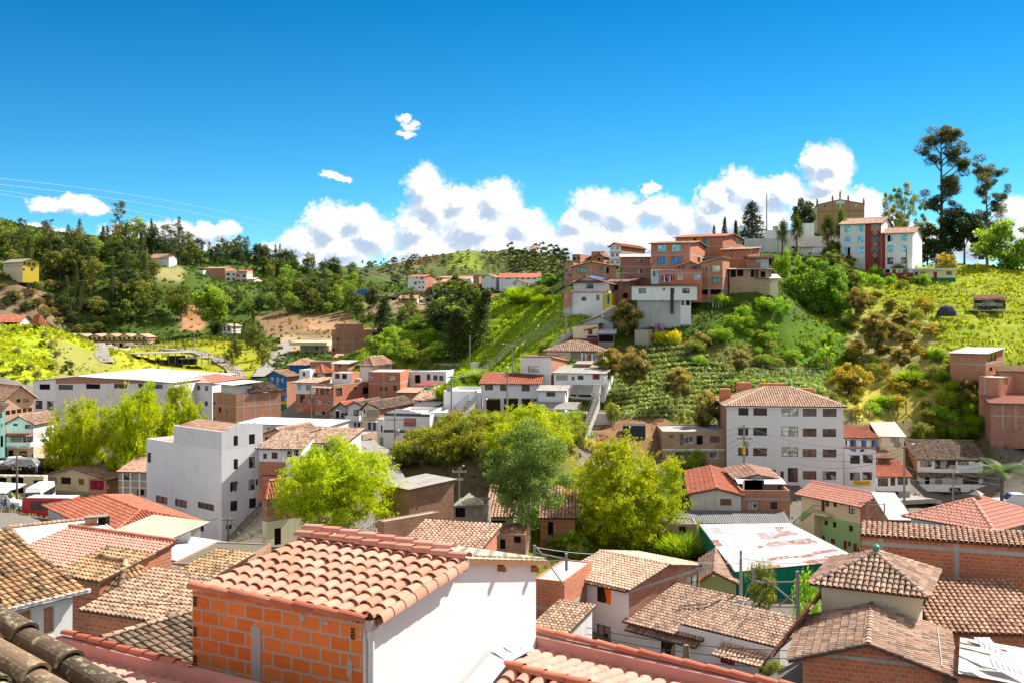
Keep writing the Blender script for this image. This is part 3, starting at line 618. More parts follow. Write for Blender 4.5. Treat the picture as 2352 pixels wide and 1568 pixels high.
# ---- left side of the valley
H = house('warehouse', 'long white painted block warehouse with low white metal gable roof and brick band', 'c6', 204, 12, 1568, 300, 1568, 322, 1062, 'white_brick', LB=26, roof=('gableB', ('px', 700, 262), .3, 'white_sheet'),
 wa=[(357,333,452,384,'o'),(530,338,660,385,'g'),(778,331,905,378,'o'),(1032,330,1152,374,'g'),(1250,330,1295,374,'g'),(1350,332,1472,376,'g'),(322,482,383,560,'c'),(424,487,486,565,'c'),(322,616,383,688,'c'),(424,620,486,690,'c'),(322,745,383,815,'c'),(424,748,486,822,'c'),(345,905,420,1045,'o'),(440,905,500,1045,'o')], zones=[(300,500,'white_clean')])
facepoly(H, 'A', [(505, 330), (1560, 327), (1560, 320), (1215, 290), (980, 279), (705, 270), (505, 288)], 'brick_dark', 'brick_band')
panel(H, 'A', 330, 862, 500, 902, 'red', 'shop_sign', .05); panel(H, 'A', 380, 870, 435, 900, 'white_clean', 'sign_board', .10); panel(H, 'A', 318, 902, 332, 1050, 'maroon', 'pillar', .25, .25); panel(H, 'A', 424, 902, 438, 1050, 'maroon', 'pillar', .25, .25)
H = house('apartment_house', 'pale blue white block house with shallow salmon roof joined to the warehouse', 'c6', 212, 12, 1918, 1572, 1918, 322, 1062, 'white_brick', LB=14, roof=('hip', 1.05, .35, 't_pink'), back='brick',
 wa=[(1625,330,1650,362,'g'),(1720,338,1745,370,'g'),(1783,343,1808,387,'g'),(1855,350,1882,395,'g'),(1853,487,1880,530,'g'),(1780,622,1805,667,'g'),(1852,632,1880,675,'g'),(1700,490,1725,530,'g')])
awning(H, 'A', 1718, 665, 1772, 'blue', 1.0, .5)
H = house('brick_house', 'unplastered brick house with grey concrete grid beside the salmon roofed block', 'c6', 190, 42, 2135, 1925, 2540, 432, 1010, 'brick', bands=[545, 680], colsB=[2200, 2300, 2440], cols=[1955, 2025, 2080], wa=[(1930,360,1950,392,'g'),(1930,495,1950,527,'g'),(1930,640,1950,668,'g'),(1978,543,1998,588,'o'),(2048,575,2062,588,'o')], roof=('flat', .25))
b = MB(); pt = H.pt; roofplane(b, [pt(-.3, H.LB * .32, H.z1 + .25), pt(-.3, H.LB + .3, H.z1 + .25), pt(3.6, H.LB + .3, H.z1 + 1.5), pt(3.6, H.LB * .32, H.z1 + 1.5)], 't_dark', Y=190); b.build('roof', H.root)
b = MB(); b.obox(pt(1.2, .6, H.z1), H.uA * 4.5, H.uB * 3.6, Z * 1.5, 'white_old'); slab(b, [pt(.2, -.5, H.z1 + 1.75), pt(6.8, -.5, H.z1 + 1.75), pt(6.8, 6, H.z1 + 2.1), pt(.2, 6, H.z1 + 2.1)], 'white_sheet'); b.build('rooftop_room', H.root)
H = house('peach_house', 'peach coloured house with tiled gable roof at the left edge of the photo', 'c6', 186, 38, 45, -160, 305, 462, 790, 'peach', roof=('gableA', 2.0, .6, 't_light'), wb=[(50,575,90,610,'g'),(102,568,142,602,'g'),(152,560,192,594,'h'),(205,552,242,588,'h'),(252,548,290,582,'h'),(150,470,185,497,'g'),(207,466,262,495,'c')])
H = house('turquoise_house', 'turquoise painted house front cut by the left edge of the photo', 'c6', 177, 40, 2, -140, 44, 585, 1010, 'turquoise', roof=('shedA', .8, .5, 't_brown'), wb=[(4,600,18,640,'g'),(10,690,22,720,'r'),(5,800,30,900,'o')])
H = house('shop_house', 'white balcony house above a shop with a red lettered sign strip', 'c6', 182, 6, 303, 62, 303, 690, 1046, 'white', LB=8, low=(905, 'peach'), roof=('gableB', 1.2, .5, 't_brown'),
 wa=[(118,690,160,712,'c'),(225,700,300,740,'c'),(95,808,200,868,'t'),(208,812,240,872,'g'),(246,808,298,868,'h'),(175,938,243,1003,'o'),(285,962,302,1030,'U'),(75,930,120,985,'o')])
awning(H, 'A', 62, 780, 303, 't_red', .9, .35); balcony(H, 'A', 78, 882, 300, .55, .8, 'white'); panel(H, 'A', 88, 880, 302, 908, 'white_clean', 'sign_board', .86)
text(H, 'A', 98, 886, 176, 902, 'MUSCULOSHI', 'red', out=.9); text(H, 'A', 184, 886, 192, 902, 'Y', 'red', out=.9); text(H, 'A', 200, 886, 278, 902, 'TALCONEIRA', 'red', out=.9)
for i, (mm, yy) in enumerate((('red', 950), ('yellow', 962), ('green_metal', 974), ('red', 986))): panel(H, 'A', 183, yy, 236, yy + 9, mm, 'fruit_shelf', -.02, .06)
H = house('arcade_wall', 'cream garden wall pierced by dark arches below the parked cars', 'c6', 164, 5, 396, -60, 396, 1168, 1335, 'cream', LB=1.2, cat='wall', roof=('flat', .02), rm='pale_concrete', wa=[(-20,1176,60,1262,'o'),(100,1174,212,1320,'o'),(302,1200,380,1330,'o')])
for (a, b_) in ((100, 212), (-20, 60)):
 q = [onface(H, 'A', a + (b_ - a) * t, 1174 - 14 * math.sin(math.pi * t)) - Vector((0, .12, 0)) for t in [i / 8 for i in range(9)]]; MB().tube(q, .09, 'pale_concrete', 5).build('arch_rim', H.root)
H = house('beige_house', 'two storey beige house with graffiti wall, red curtained window and weathered tiles', 'c6', 172, 18, 960, 400, 1090, 1190, 1500, 'cream', 'brick_dark', LB=17, low=(1320, 'tan', 'brick_dark'), roof=('gableB', ('px', 665, 1090), .5, 't_old'),
 wa=[(408,1170,515,1240,'t'),(552,1172,640,1240,'b'),(712,1188,760,1242,'D'),(815,1200,940,1292,'R'),(487,1318,640,1392,'o'),(722,1330,802,1382,'w'),(845,1332,955,1412,'t'),(420,1470,640,1500,'o')], zones=[(800, 958, 'pinkish')])
facepoly(H, 'A', [(405, 1462), (685, 1466), (685, 1398), (405, 1396)], 'white', 'painted_wall'); text(H, 'A', 455, 1404, 605, 1444, 'SUTREM', 'teal_cloth', out=.06)
b = MB()
for i in range(9):
 a0 = onface(H, 'A', 700 + i * 28, 1458 - (i % 2) * 40) + H.nA * .05; a1 = onface(H, 'A', 728 + i * 28, 1458 - ((i + 1) % 2) * 40) + H.nA * .05; b.tube([a0, a1], .045, 'gold_line', 4)
b.build('zigzag_trim', H.root)
H = house('tan_house', 'narrow tan house with white grid lines squeezed beside the tall white block', 'c6', 166, 8, 1328, 1072, 1328, 1128, 1560, 'tan', LB=6, roof=('shedA', 1.3, .3, 't_light'), bands=[1210, 1272], bm='white_clean', cols=[1112, 1180, 1262], bandw=.12,
 wa=[(1118,1150,1200,1208,'c'),(1240,1285,1303,1338,'o'),(1250,1462,1322,1560,'G'),(1130,1460,1185,1555,'o')])
panel(H, 'A', 1190, 1345, 1326, 1376, 'white', 'wall_panel'); panel(H, 'A', 1168, 1386, 1322, 1425, 'cream', 'sign_board', .08); text(H, 'A', 1222, 1396, 1308, 1412, 'VARIETES', 'dark_wood', out=.12); panel(H, 'A', 1095, 1440, 1110, 1490, 'blue', 'hanging_sign', .3)
H = house('white_block', 'tall plain white block with scattered small windows and stepped top', 'w1', 130, 41, 865, 82, 1295, 412, 1464, 'white', 'white', roof=('flat', .3), rm='t_light',
 wa=[(180,878,300,980,'h'),(378,912,502,1018,'h'),(617,944,785,1047,'h'),(205,1113,270,1195,'b'),(588,1180,678,1262,'b'),(92,432,128,542,'h')],
 wb=[(990,505,1035,607,'b'),(1150,485,1212,590,'c'),(956,745,980,845,'o'),(990,738,1033,768,'g'),(1147,720,1212,820,'c'),(1222,714,1245,776,'g'),(956,945,1030,1038,'g'),(1153,917,1226,1008,'g'),(910,1190,972,1228,'b'),(1132,1150,1236,1222,'b'),(1140,1385,1228,1455,'o')])
W_ = H
H = house('white_block', None, 'w1', 130.004, 41, 864.9, 365, 1294.5, 226, 412, 'white_brick', 'white_brick', roof=('none',), found=0, root=W_.root, cat=None, wb=[(990,262,1035,362,'b'),(1150,247,1212,345,'c')])
ANCH[-3:] = []
pt = H.pt; b = MB(); LA, LB, z1 = H.LA, H.LB, H.z1
roofplane(b, [pt(LA - .2, .25, z1 - .1), pt(.2, .25, z1 - .1), pt(.2, LB * .55, z1 + .55), pt(LA - .2, LB * .55, z1 + .55)], 't_light', Y=130); roofplane(b, [pt(.2, LB - .2, z1 - .1), pt(LA - .2, LB - .2, z1 - .1), pt(LA - .2, LB * .55, z1 + .55), pt(.2, LB * .55, z1 + .55)], 't_light', Y=130)
for a in (0, LA - .15): b.obox(pt(a, 0, z1 - .02), H.uA * .15, H.uB * LB, Z * .12, 'white_brick')
for i in range(5): b.obox(pt(0, 1 + i * (LB - 1) / 5, z1 + .10), H.uA * .15, H.uB * (LB - 1) / 5 * .98, Z * (.5 + .12 * (2.4 - abs(i - 2.2))), 'white_brick')
b.obox(pt(0, -.02, z1 - .01), H.uA * LA, H.uB * .15, Z * .1, 'white_clean'); b.build('roof', H.root)
b = MB(); p = onface(W_, 'B', 968, 830); b.obox(p, W_.nB * 1.0, Z * 1.1, W_.dB * .05, 'glass'); b.build('open_window_leaf', W_.root)
H = house('market_hall', 'long low hall with a white metal sheet roof behind the tall white block', 'c7', 150, 17, 745, -60, 745, 716, 780, 'white_old', LB=6.5, roof=('shedA', .2, .3, 'white_sheet'))
H = house('brown_roof_house', 'old house with weathered brown tiles and an open terrace under its gable', 'c7', 142, 24, 385, 158, 385, 800, 900, 'brick_old', LB=7, roof=('gableB', ('px', 285, 735), .5, 't_brown'), wa=[(175,812,330,862,'o')])
H = house('brick_gable_house', 'brick gable house with brown tiles facing the street below the white hall', 'c7', 138, 40, 485, 375, 880, 800, 900, 'brick', 'brick', roof=('gableA', ('px', 655, 742), .45, 't_brown'))
H = house('white_cottage', 'white cottage with brown tile roof above a red brick garden wall', 'c7', 132, 12, 362, 120, 362, 918, 1190, 'white', LB=7, low=(1040, 'brick_red'), roof=('shedA', 1.2, .4, 't_brown'), wa=[(158,960,192,1008,'g'),(235,950,288,1008,'g')])
panel(H, 'A', 150, 1148, 361, 1172, 'dark_band', 'painted_band'); panel(H, 'A', 150, 1172, 361, 1192, 'pinkish', 'painted_band')
H2 = house('white_cottage', None, 'c7', 131, 12, 500, 364, 500, 918, 1064, 'white', LB=4, root=H.root, cat=None, found=6, roof=('shedA', 1.2, .3, 't_brown'), wa=[(375,935,420,990,'c'),(437,928,480,982,'c')])
H = house('small_tiled_house', 'small house with red hip roof wedged beside the tall white block', 'c7', 112, 48, 192, 150, 560, 1308, 1820, 'brick_dark', 'brick_dark', roof=('hip', 1.0, .35, 't_red'), low=(1580, 'pale_yellow'), wb=[(240,1318,340,1415,'t'),(345,1325,380,1400,'g'),(260,1640,320,1800,'o')])
# ---- houses along the street in the middle distance
H = house('blue_house', 'bright blue painted house with brick side wall and tiled gable', 'c7', 228, 25, 372, 198, 480, 262, 720, 'blue_paint', 'brick', low=(478, 'yellow_paint', 'brick'), roof=('gableB', ('px', 262, 216), .5, 't_light'), wa=[(222,272,250,312,'w'),(276,275,300,342,'w'),(320,280,348,320,'w'),(318,392,368,455,'h'),(318,512,370,578,'G'),(230,400,290,460,'h')])
balcony(H, 'A', 240, 468, 372, .5, .8, 'blue_paint'); panel(H, 'A', 200, 368, 372, 376, 'white_clean', 'painted_band', .05)
house('blue_annex', 'low blue house with tiled hip roof behind the bright blue house', 'c7', 252, 6, 578, 392, 578, 156, 225, 'blue_paint', LB=8, roof=('hip', 1.1, .5, 't_light'))
house('brick_annex', 'plain brick building with flat mossy roof beside the low blue house', 'c7', 250, 6, 776, 582, 776, 134, 230, 'brick_dark', LB=8, roof=('flat', .1), rm='olive_tarp')
house('brick_hut', 'small brick upstairs room under a bent white metal roof', 'c7', 236, 22, 925, 800, 990, 148, 240, 'brick', roof=('shedA', .4, .6, 'pale_sheet'), wa=[(845,160,858,182,'o')])
house('hip_roof_house', 'pale yellow upper house with small red pyramid roof on the brick row', 'c7', 220, 25, 700, 583, 782, 222, 420, 'pale_yellow', roof=('hip', 1.3, .4, 't_red'), wa=[(610,228,650,272,'W')], wb=[(715,226,780,275,'h')])
house('white_upper_room', 'white box room at the left end of the brick row', 'c7', 219, 16, 582, 484, 582, 208, 330, 'white', LB=5, roof=('flat', .1), rm='white_sheet', wa=[(515,225,540,262,'W')])
H = house('street_house', 'white over brick corner house with two glazed bays and shop below', 'c7', 212, 16, 625, 455, 625, 322, 660, 'white', LB=7, low=(424, 'brick_dark'), roof=('shedA', .5, .7, 't_brown'), wa=[(472,332,515,388,'s'),(545,336,590,392,'s'),(492,430,535,500,'c'),(570,437,608,510,'w'),(470,540,510,650,'t'),(530,575,620,650,'o')])
panel(H, 'A', 525, 562, 625, 585, 'red', 'shop_sign', .05)
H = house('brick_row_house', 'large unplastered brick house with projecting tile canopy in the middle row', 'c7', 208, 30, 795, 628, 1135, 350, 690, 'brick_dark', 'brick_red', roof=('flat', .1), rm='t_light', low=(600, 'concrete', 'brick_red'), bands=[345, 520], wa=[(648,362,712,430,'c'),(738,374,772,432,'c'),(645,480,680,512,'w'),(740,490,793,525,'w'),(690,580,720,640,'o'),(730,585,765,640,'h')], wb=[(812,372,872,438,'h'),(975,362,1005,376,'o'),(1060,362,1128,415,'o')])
awning(H, 'A', 622, 345, 795, 't_light', 1.0, .4); ob = onface(H, 'B', 1015, 312); MB().lathe(ob + Vector((0, 1.2, -.6)), [(0, 0), (.6, 0), (.65, .5), (.6, 1.1), (.3, 1.25), (0, 1.3)], 'cream_sheet').build('water_tank', H.root)
house('white_upper_room', 'white rooftop room with two dark windows on the large brick house', 'c7', 213, 15, 950, 784, 1032, 234, 360, 'white', 'brick_red', roof=('flat', .1), rm='white_sheet', wa=[(808,238,850,285,'g'),(872,240,915,288,'g')])
house('brick_flat_house', 'flat roofed red brick house right of the large brick row house', 'c7', 214, 6, 1397, 1110, 1397, 226, 490, 'brick_red', LB=10, roof=('flat', .1), rm='white_sheet', bands=[330], cols=[1250], wa=[(1118,250,1150,292,'w'),(1292,256,1352,300,'k'),(1212,362,1245,392,'h'),(1250,362,1280,392,'h'),(1335,346,1365,392,'g')])
house('sunroom_house', 'white sunroom with wide wooden windows and hip roof topping the brick row', 'c7', 224, 22, 1148, 1036, 1322, 150, 260, 'white', roof=('hip', 1.3, .5, 't_light'), wa=[(1045,152,1102,186,'P'),(1115,155,1143,190,'P')], wb=[(1195,152,1252,190,'P'),(1256,152,1310,190,'P')])
house('long_white_house', 'long flat roofed white house with three dark windows right of the brick row', 'c7', 222, 8, 1812, 1402, 1812, 222, 345, 'white', LB=11, roof=('flat', .12), rm='white_sheet', wa=[(1637,243,1670,298,'g'),(1697,253,1735,300,'g'),(1750,258,1788,303,'g'),(1530,250,1580,326,'o'),(1405,228,1450,246,'g')])
H = house('net_house', 'small white annex screened with a green net', 'c7', 213, 14, 1700, 1540, 1775, 348, 450, 'white', roof=('shedA', .3, .2, 'maroon'), wa=[(1406,345,1538,388,'o')]); panel(H, 'A', 1545, 362, 1668, 430, 'net_green', 'green_net', .06)
house('brick_shed', 'small brick shed with orange tiled lean-to roof below the long white house', 'c7', 207, 15, 1535, 1378, 1535, 412, 495, 'brick', LB=4, roof=('shedA', .5, .4, 't_new'), wa=[(1405,448,1420,480,'o')])
house('brown_roof_annex', 'white house mostly hidden under a broad dark brown tile roof', 'c7', 198, 10, 1795, 1520, 1795, 482, 540, 'white', LB=7, roof=('shedA', 1.1, .4, 't_brown'), wa=[(1530,466,1550,500,'g'),(1562,468,1588,500,'g')])
house('terrace_wall', 'grey openwork block wall edging the terrace below the green slope', 'c7', 233, 4, 2035, 1700, 2035, 148, 200, 'block_grey', LB=.4, cat='wall', roof=('flat', .02))
house('concrete_box', 'bare pale concrete box room at the foot of the green slope', 'c7', 228, 30, 2095, 2036, 2192, 142, 250, 'pale_concrete', 'concrete', roof=('flat', .1))
H = house('grey_house', 'grey street house with red tiled gable and dark balcony openings', 'c7', 186, 18, 958, 790, 958, 562, 850, 'grey_wall', LB=8, roof=('gableB', ('px', 868, 500), .6, 't_red'), wa=[(815,575,845,640,'o'),(865,575,920,640,'o'),(828,690,846,740,'w'),(852,690,875,780,'d'),(893,700,912,765,'r'),(925,690,950,760,'U')]); balcony(H, 'A', 800, 655, 955, .8, .9, 'grey_wall', True)
H = house('white_gable_house', 'white street house with dark tiled gable between the grey and cream ones', 'c7', 180, 18, 1058, 928, 1058, 530, 850, 'white', LB=9, roof=('gableB', ('px', 990, 496), .5, 't_dark'), low=(745, 'brick_brown'), wa=[(975,562,1022,632,'c'),(980,680,1000,728,'d'),(1012,682,1038,735,'g'),(973,790,988,868,'o')]); balcony(H, 'A', 925, 650, 1050, .7, 1.0, 'white')
H = house('cream_shop_house', 'cream house with long dark tiled roof above a lilac shop with white sign', 'c7', 175, 22, 1207, 1060, 1520, 552, 925, 'cream', 'brick', low=(742, 'lavender', 'white'), roof=('gableB', ('px', 1105, 500), .5, 't_dark'), wa=[(1068,560,1081,600,'g'),(1092,562,1200,632,'t'),(1105,668,1135,750,'U'),(1150,672,1178,755,'U'),(1070,815,1110,900,'o'),(1118,815,1150,905,'o'),(1160,810,1176,915,'U')])
balcony(H, 'A', 1080, 660, 1205, .6, 1.0, 'cream', True); panel(H, 'A', 1062, 748, 1142, 800, 'white_clean', 'shop_sign', .08); text(H, 'A', 1068, 756, 1120, 772, 'CONTANTES', 'dark_cloth', out=.12); panel(H, 'A', 1068, 778, 1125, 794, 'green_metal', 'sign_stripe', .10)
house('narrow_white_house', 'narrow white house front with green door squeezed beside the striped white building', 'c7', 168, 20, 1247, 1190, 1247, 652, 985, 'white', LB=5, roof=('flat', .1), wa=[(1222,708,1238,765,'G'),(1212,815,1245,925,'t')])
house('ramp_house', 'low brown brick house front below the cream shop house', 'c7', 168, 20, 1056, 905, 1056, 792, 950, 'brick_brown', LB=5, roof=('flat', .1), wa=[(975,802,988,868,'o')])
house('lower_brown_house', 'long low house under dark tiles right behind the feathery tree', 'c7', 134, 12, 882, 515, 882, 868, 1060, 'white_old', LB=6.5, roof=('shedA', 1.0, .4, 't_brown'), wa=[(700,890,760,960,'o'),(800,885,850,950,'h')])
# ---- striped white building and its terraces
H = house('striped_building', 'modern white building with dark horizontal stripes and stepped parapet at the bend', 'c7', 160, 13, 1665, 1248, 1740, 622, 1085, 'white_clean', 'white_clean', LB=13, roof=('flat', .45), rm='pale_concrete', wa=[(1432,640,1542,715,'O'),(1425,802,1448,828,'b'),(1297,968,1378,1030,'w'),(1400,968,1440,1010,'w')])
b = MB()
for (yl, yr) in ((608, 618), (758, 772), (926, 940)):
 p = onface(H, 'A', 1250, yl); z = p.z; b.obox(H.OA + H.nA * .02 + Z * (z - .2), H.dA * (H.LA + .02), -H.nA * .03, Z * .42, 'dark_band')
b.build('painted_stripe', H.root); b = MB(); n_ = 4
for i in range(n_): b.obox(H.pt(0.5 + i * H.LA * .12, .02, H.z1 + .03 + i * .22), H.uA * (H.LA - .5 - i * H.LA * .20 - i * .01), H.uB * .13, Z * .22, 'white_clean')
b.build('stepped_parapet', H.root); balcony(H, 'A', 1428, 716, 1545, .6, .5, 'white', True)
H = house('white_terrace', 'white roof terrace box right of the striped building', 'c7', 162, 8, 1890, 1668, 1890, 592, 735, 'white_clean', LB=10, roof=('flat', .9), rm='pale_concrete', low=(690, 'grey_wall'), wa=[(1680,625,1840,688,'t')])
house('white_upper_terrace', 'plain white flat roofed room above the terrace and beside the stairs', 'c7', 171, 12, 2070, 1790, 2120, 400, 560, 'white_clean', LB=9, roof=('flat', .4), rm='pale_concrete')
H = house('hillside_house', 'white hillside house on pillars with flower boxes and long red tiled roof', 'c8', 165, 5, 950, 428, 950, 595, 725, 'white', LB=8, found=0, roof=('shedA', 1.1, .45, 't_red'), wa=[(465,598,538,650,'h'),(603,598,660,655,'h'),(797,600,870,660,'h')])
HB = H; ANCH[-3:] = [HB.pt(0, HB.LB, P('c8', 0, 800, 172).z), HB.pt(HB.LA, HB.LB, P('c8', 0, 790, 172).z), P('c8', 600, 950, 160)]
b = MB()
for x in (445, 605, 765, 935): p = P('c8', x, 725, 165.1); b.obox(p, (.55, 0, 0), (0, .55, 0), Z * -7, 'white_old')
b.build('pillar', H.root); b = MB(); p0 = P('c8', 360, 700, 165.3); p1 = P('c8', 432, 700, 165.3); b.obox(Vector((p0.x, p0.y, p0.z - 16)), (p1.x - p0.x, 0, 0), (0, 6, 0), Z * 16, 'white'); b.build('side_wall', H.root)
b = MB(); p0 = P('c8', 450, 725, 169.5); p1 = P('c8', 1150, 725, 169.5); b.obox(Vector((p0.x, p0.y, p0.z - 8)), (p1.x - p0.x, 0, 0), (0, .3, 0), Z * 7.8, 'soil'); b.build('undercroft_wall', H.root)
H = house('hillside_house', None, 'c8', 171, 22, 1062, 787, 1210, 352, 600, 'white', 'brick', root=HB.root, cat=None, roof=('shedAd', 1.0, .2, 't_brown'), wa=[(855,432,953,490,'k')]); ANCH[-3:] = []
H = house('porch_house', 'rambling white house with grey corrugated roofs and a shaded porch', 'c8', 167, 15, 1545, 1088, 1625, 500, 750, 'white', roof=('shedA', .7, .35, 'asbestos'), wa=[(1108,512,1212,562,'t'),(1250,525,1275,560,'h'),(1303,518,1356,556,'g'),(1438,504,1502,553,'m'),(1240,640,1290,705,'o'),(1310,640,1440,712,'o'),(1450,655,1490,720,'o')], wb=[(1573,497,1597,543,'m'),(1608,625,1614,645,'o')])
HP = H; awning(H, 'A', 1262, 600, 1545, 'asbestos', 2.6, 1.3)
H = house('porch_house', None, 'c8', 160, 8, 1190, 948, 1240, 655, 765, 'white', 'white', root=HP.root, cat=None, LB=5.5, roof=('shedA', .35, .35, 'asbestos'), wa=[(1020,665,1100,707,'h')], wb=[(1196,662,1208,706,'r')]); ANCH[-3:] = []
awning(H, 'A', 905, 752, 1340, 'asbestos', 2.4, .9)
H = house('porch_house', None, 'c8', 156.5, 8, 1372, 1140, 1372, 868, 985, 'white_old', root=HP.root, cat=None, LB=4, roof=('flat', .8), rm='concrete', low=(925, 'soil')); ANCH[-3:] = []
H = house('planter_terrace', 'white walled planter terrace right of the long stairs', 'c8', 158, 6, 1645, 1436, 1722, 862, 985, 'white', LB=5, roof=('flat', .15), rm='soil', cat='terrace')
H = house('long_tile_house', 'long low white house under weathered tiles with laundry line in front', 'c8', 181, 8, 1535, 1022, 1600, 292, 380, 'white_old', LB=8, roof=('hip', 1.4, .6, 't_brown'), wa=[(1240,300,1530,372,'t')])
house('small_brick_room', 'small brick room with grey sheet roof between the hillside houses', 'c8', 174, 12, 1420, 1285, 1470, 415, 480, 'brick', LB=3, roof=('shedA', .3, .2, 'asbestos'))
H = house('cream_cottage', 'cream cottage with maroon shutter and red base beside the stair path', 'd7', 191, 12, 497, 242, 565, 965, 1120, 'cream', 'brick_dark', low=(1092, 'maroon_paint', 'brick_dark'), roof=('shedBr', .4, .15, 'dark_sheet'), wa=[(397,997,440,1053,'m')]); panel(H, 'A', 385, 1062, 492, 1088, 'dark_cloth', 'dark_tarp', .05)
MB().tube([onface(H, 'A', 350, 1003) + H.nA * .1, onface(H, 'A', 490, 975) + H.nA * .1], .06, 'wood', 4).tube([onface(H, 'A', 350, 1012) + H.nA * .1, onface(H, 'A', 490, 984) + H.nA * .1], .06, 'wood', 4).build('hanging_ladder', H.root)
house('peeling_house', 'old house with peeling white gable end above the cream cottage', 'd7', 197, 10, 650, 352, 700, 925, 1040, 'white_old', LB=8, roof=('gableB', ('px', 520, 862), .4, 't_brown'))
H = house('farm_shed', 'dark open timber shed with silvery roof leaning on the cream cottage', 'd7', 188, 8, 660, 500, 660, 1040, 1130, 'weathered_wood', LB=4, roof=('shedA', .6, .4, 'zinc'), wa=[(505,1055,655,1125,'o')], cat='shed')
H = house('tiled_farmhouse', 'cream farmhouse with tiled gable and washing behind the dark leafy tree', 'd7', 195, 20, 1130, 950, 1210, 915, 1012, 'cream', 'cream', roof=('gableA', 1.5, .8, 't_light'), wa=[(1065,930,1125,990,'o')], wb=[(1155,935,1180,1000,'h')])
house('block_shed', 'grey block shed with rusty brick end below the tiled farmhouse', 'd7', 187, 25, 1010, 870, 1050, 1005, 1150, 'block_grey', 'brick_brown', roof=('flat', .1), cat='shed')
# ---- houses on the right hill
H = house('white_hill_house', 'white house with balconied gable front and barred window below the brick houses', 'd7', 205, 15, 548, 222, 640, 618, 800, 'white', 'white', LB=8, roof=('shedA', .3, .3, 't_light'), wa=[(330,670,378,710,'b'),(480,650,512,707,'h')])
H2 = house('white_hill_house', None, 'd7', 209, 12, 612, 245, 612, 530, 622, 'white', LB=8, root=H.root, cat=None, roof=('gableB', ('px', 370, 462), .9, 't_brown'), wa=[(378,532,450,585,'c')]); ANCH[-3:] = []
awning(H2, 'A', 245, 508, 545, 't_light', .8, .3); b = MB(); roofplane(b, [P('d7', 410, 468, 209), P('d7', 560, 490, 209), P('d7', 560, 478, 211), P('d7', 430, 452, 211)], 'blue', Y=500); b.build('blue_tarp', H2.root)
H3 = house('white_hill_house', None, 'd7', 204, 15, 640, 552, 640, 630, 748, 'yellow_paint', LB=4, root=H.root, cat=None, roof=('flat', .1), wa=[(568,648,588,738,'w'),(592,648,613,738,'G')]); ANCH[-3:] = []
house('brick_side_house', 'pinkish brick annex with glazed balcony on the left of the white hill house', 'd7', 206, 15, 222, 146, 222, 602, 790, 'brick', LB=6, roof=('flat', .05), rm='zinc', low=(780, 'concrete'), wa=[(165,640,180,692,'w'),(160,530,215,580,'g')])
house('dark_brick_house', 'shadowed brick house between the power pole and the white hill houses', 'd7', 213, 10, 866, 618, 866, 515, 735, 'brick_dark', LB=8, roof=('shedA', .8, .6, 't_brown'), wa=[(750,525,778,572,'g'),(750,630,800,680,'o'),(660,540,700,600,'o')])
H = house('green_window_house', 'brick house with long green glass window under a shallow tiled gable', 'd7', 222, 6, 680, 240, 680, 358, 500, 'brick', LB=9, roof=('gableB', ('px', 430, 314), .5, 't_light'), cols=[425, 575], wa=[(278,368,390,426,'n'),(513,366,558,425,'n'),(575,369,608,430,'o')])
H = house('white_roof_brick_house', 'two storey brick house with bright sheet roof left of the blue windowed block', 'd7', 222, 4, 1034, 736, 1034, 262, 520, 'brick_dark', LB=8, roof=('shedA', .9, .3, 'pale_sheet'), bands=[362], wa=[(893,270,945,318,'c'),(895,392,922,430,'s'),(925,392,946,428,'c'),(910,475,985,505,'c')])
house('white_brick_block', 'three storey block with white window front and brick flank on the skyline', 'd7', 247, 28, 733, 617, 976, 152, 360, 'white', 'brick', roof=('gableB', ('px', 665, 124), .4, 't_red'), bands=[215, 290], wa=[(630,160,658,190,'w'),(680,157,706,187,'w'),(632,228,658,262,'w'),(680,225,706,258,'w'),(632,305,655,335,'w'),(680,300,706,332,'w')])
house('skyline_brick_house', 'flat topped brick house at the left end of the hilltop row', 'd7', 264, 22, 318, 235, 475, 236, 345, 'brick', 'brick', roof=('flat', .1), bands=[300], wa=[(243,268,270,295,'o'),(290,265,305,292,'o')])
house('skyline_gable_house', 'small brick gable house in the hilltop row left of the white front block', 'd7', 259, 20, 556, 472, 614, 258, 345, 'brick', 'brick', roof=('gableB', .8, .3, 't_brown'), wa=[(495,275,520,300,'o')], wb=[(590,240,605,275,'o')])
house('rooftop_hut', 'tiny brick penthouse poking above the hilltop brick row', 'd7', 268, 15, 558, 430, 560, 208, 250, 'brick_red', LB=5, roof=('flat', .05))
house('left_brick_tower', 'narrow brick tower at the far left end of the hill houses', 'd7', 245, 12, 247, 155, 247, 322, 505, 'brick', LB=8, roof=('flat', .05), bands=[372, 425, 470], wa=[(170,335,190,362,'w'),(200,375,222,402,'w'),(168,395,186,425,'h'),(202,430,225,470,'h')])
H = house('blue_window_house', 'brick apartment house with two sky blue and two deep blue windows', 'd7', 206, 20, 1435, 1036, 1592, 120, 530, 'brick_red', 'brick_red', low=(385, 'white', 'concrete'), roof=('gableA', .7, .5, 't_light'), bands=[240, 360], cols=[1193, 1428], wa=[(1100,143,1190,207,'s'),(1248,141,1340,205,'s'),(1100,263,1190,333,'B'),(1246,262,1337,331,'B'),(1055,404,1082,462,'n'),(1090,402,1130,470,'s'),(1385,138,1400,160,'w'),(1380,256,1402,280,'w')], wb=[(1510,258,1535,318,'o'),(1560,255,1588,315,'o')])
H = house('top_brick_house', 'highest broad brick house with orange recess and tall dark window', 'd7', 224, 30, 1765, 1285, 1962, 52, 320, 'brick_red', 'brick_red', LB=13, roof=('gableA', .8, .5, 't_red'), bands=[155, 262], cols=[1620], zones=[(1440, 1555, 'orange_paint')], wa=[(1560,74,1610,160,'n'),(1465,76,1498,98,'o')], wb=[(1900,70,1925,140,'w'),(1945,60,1955,90,'o')])
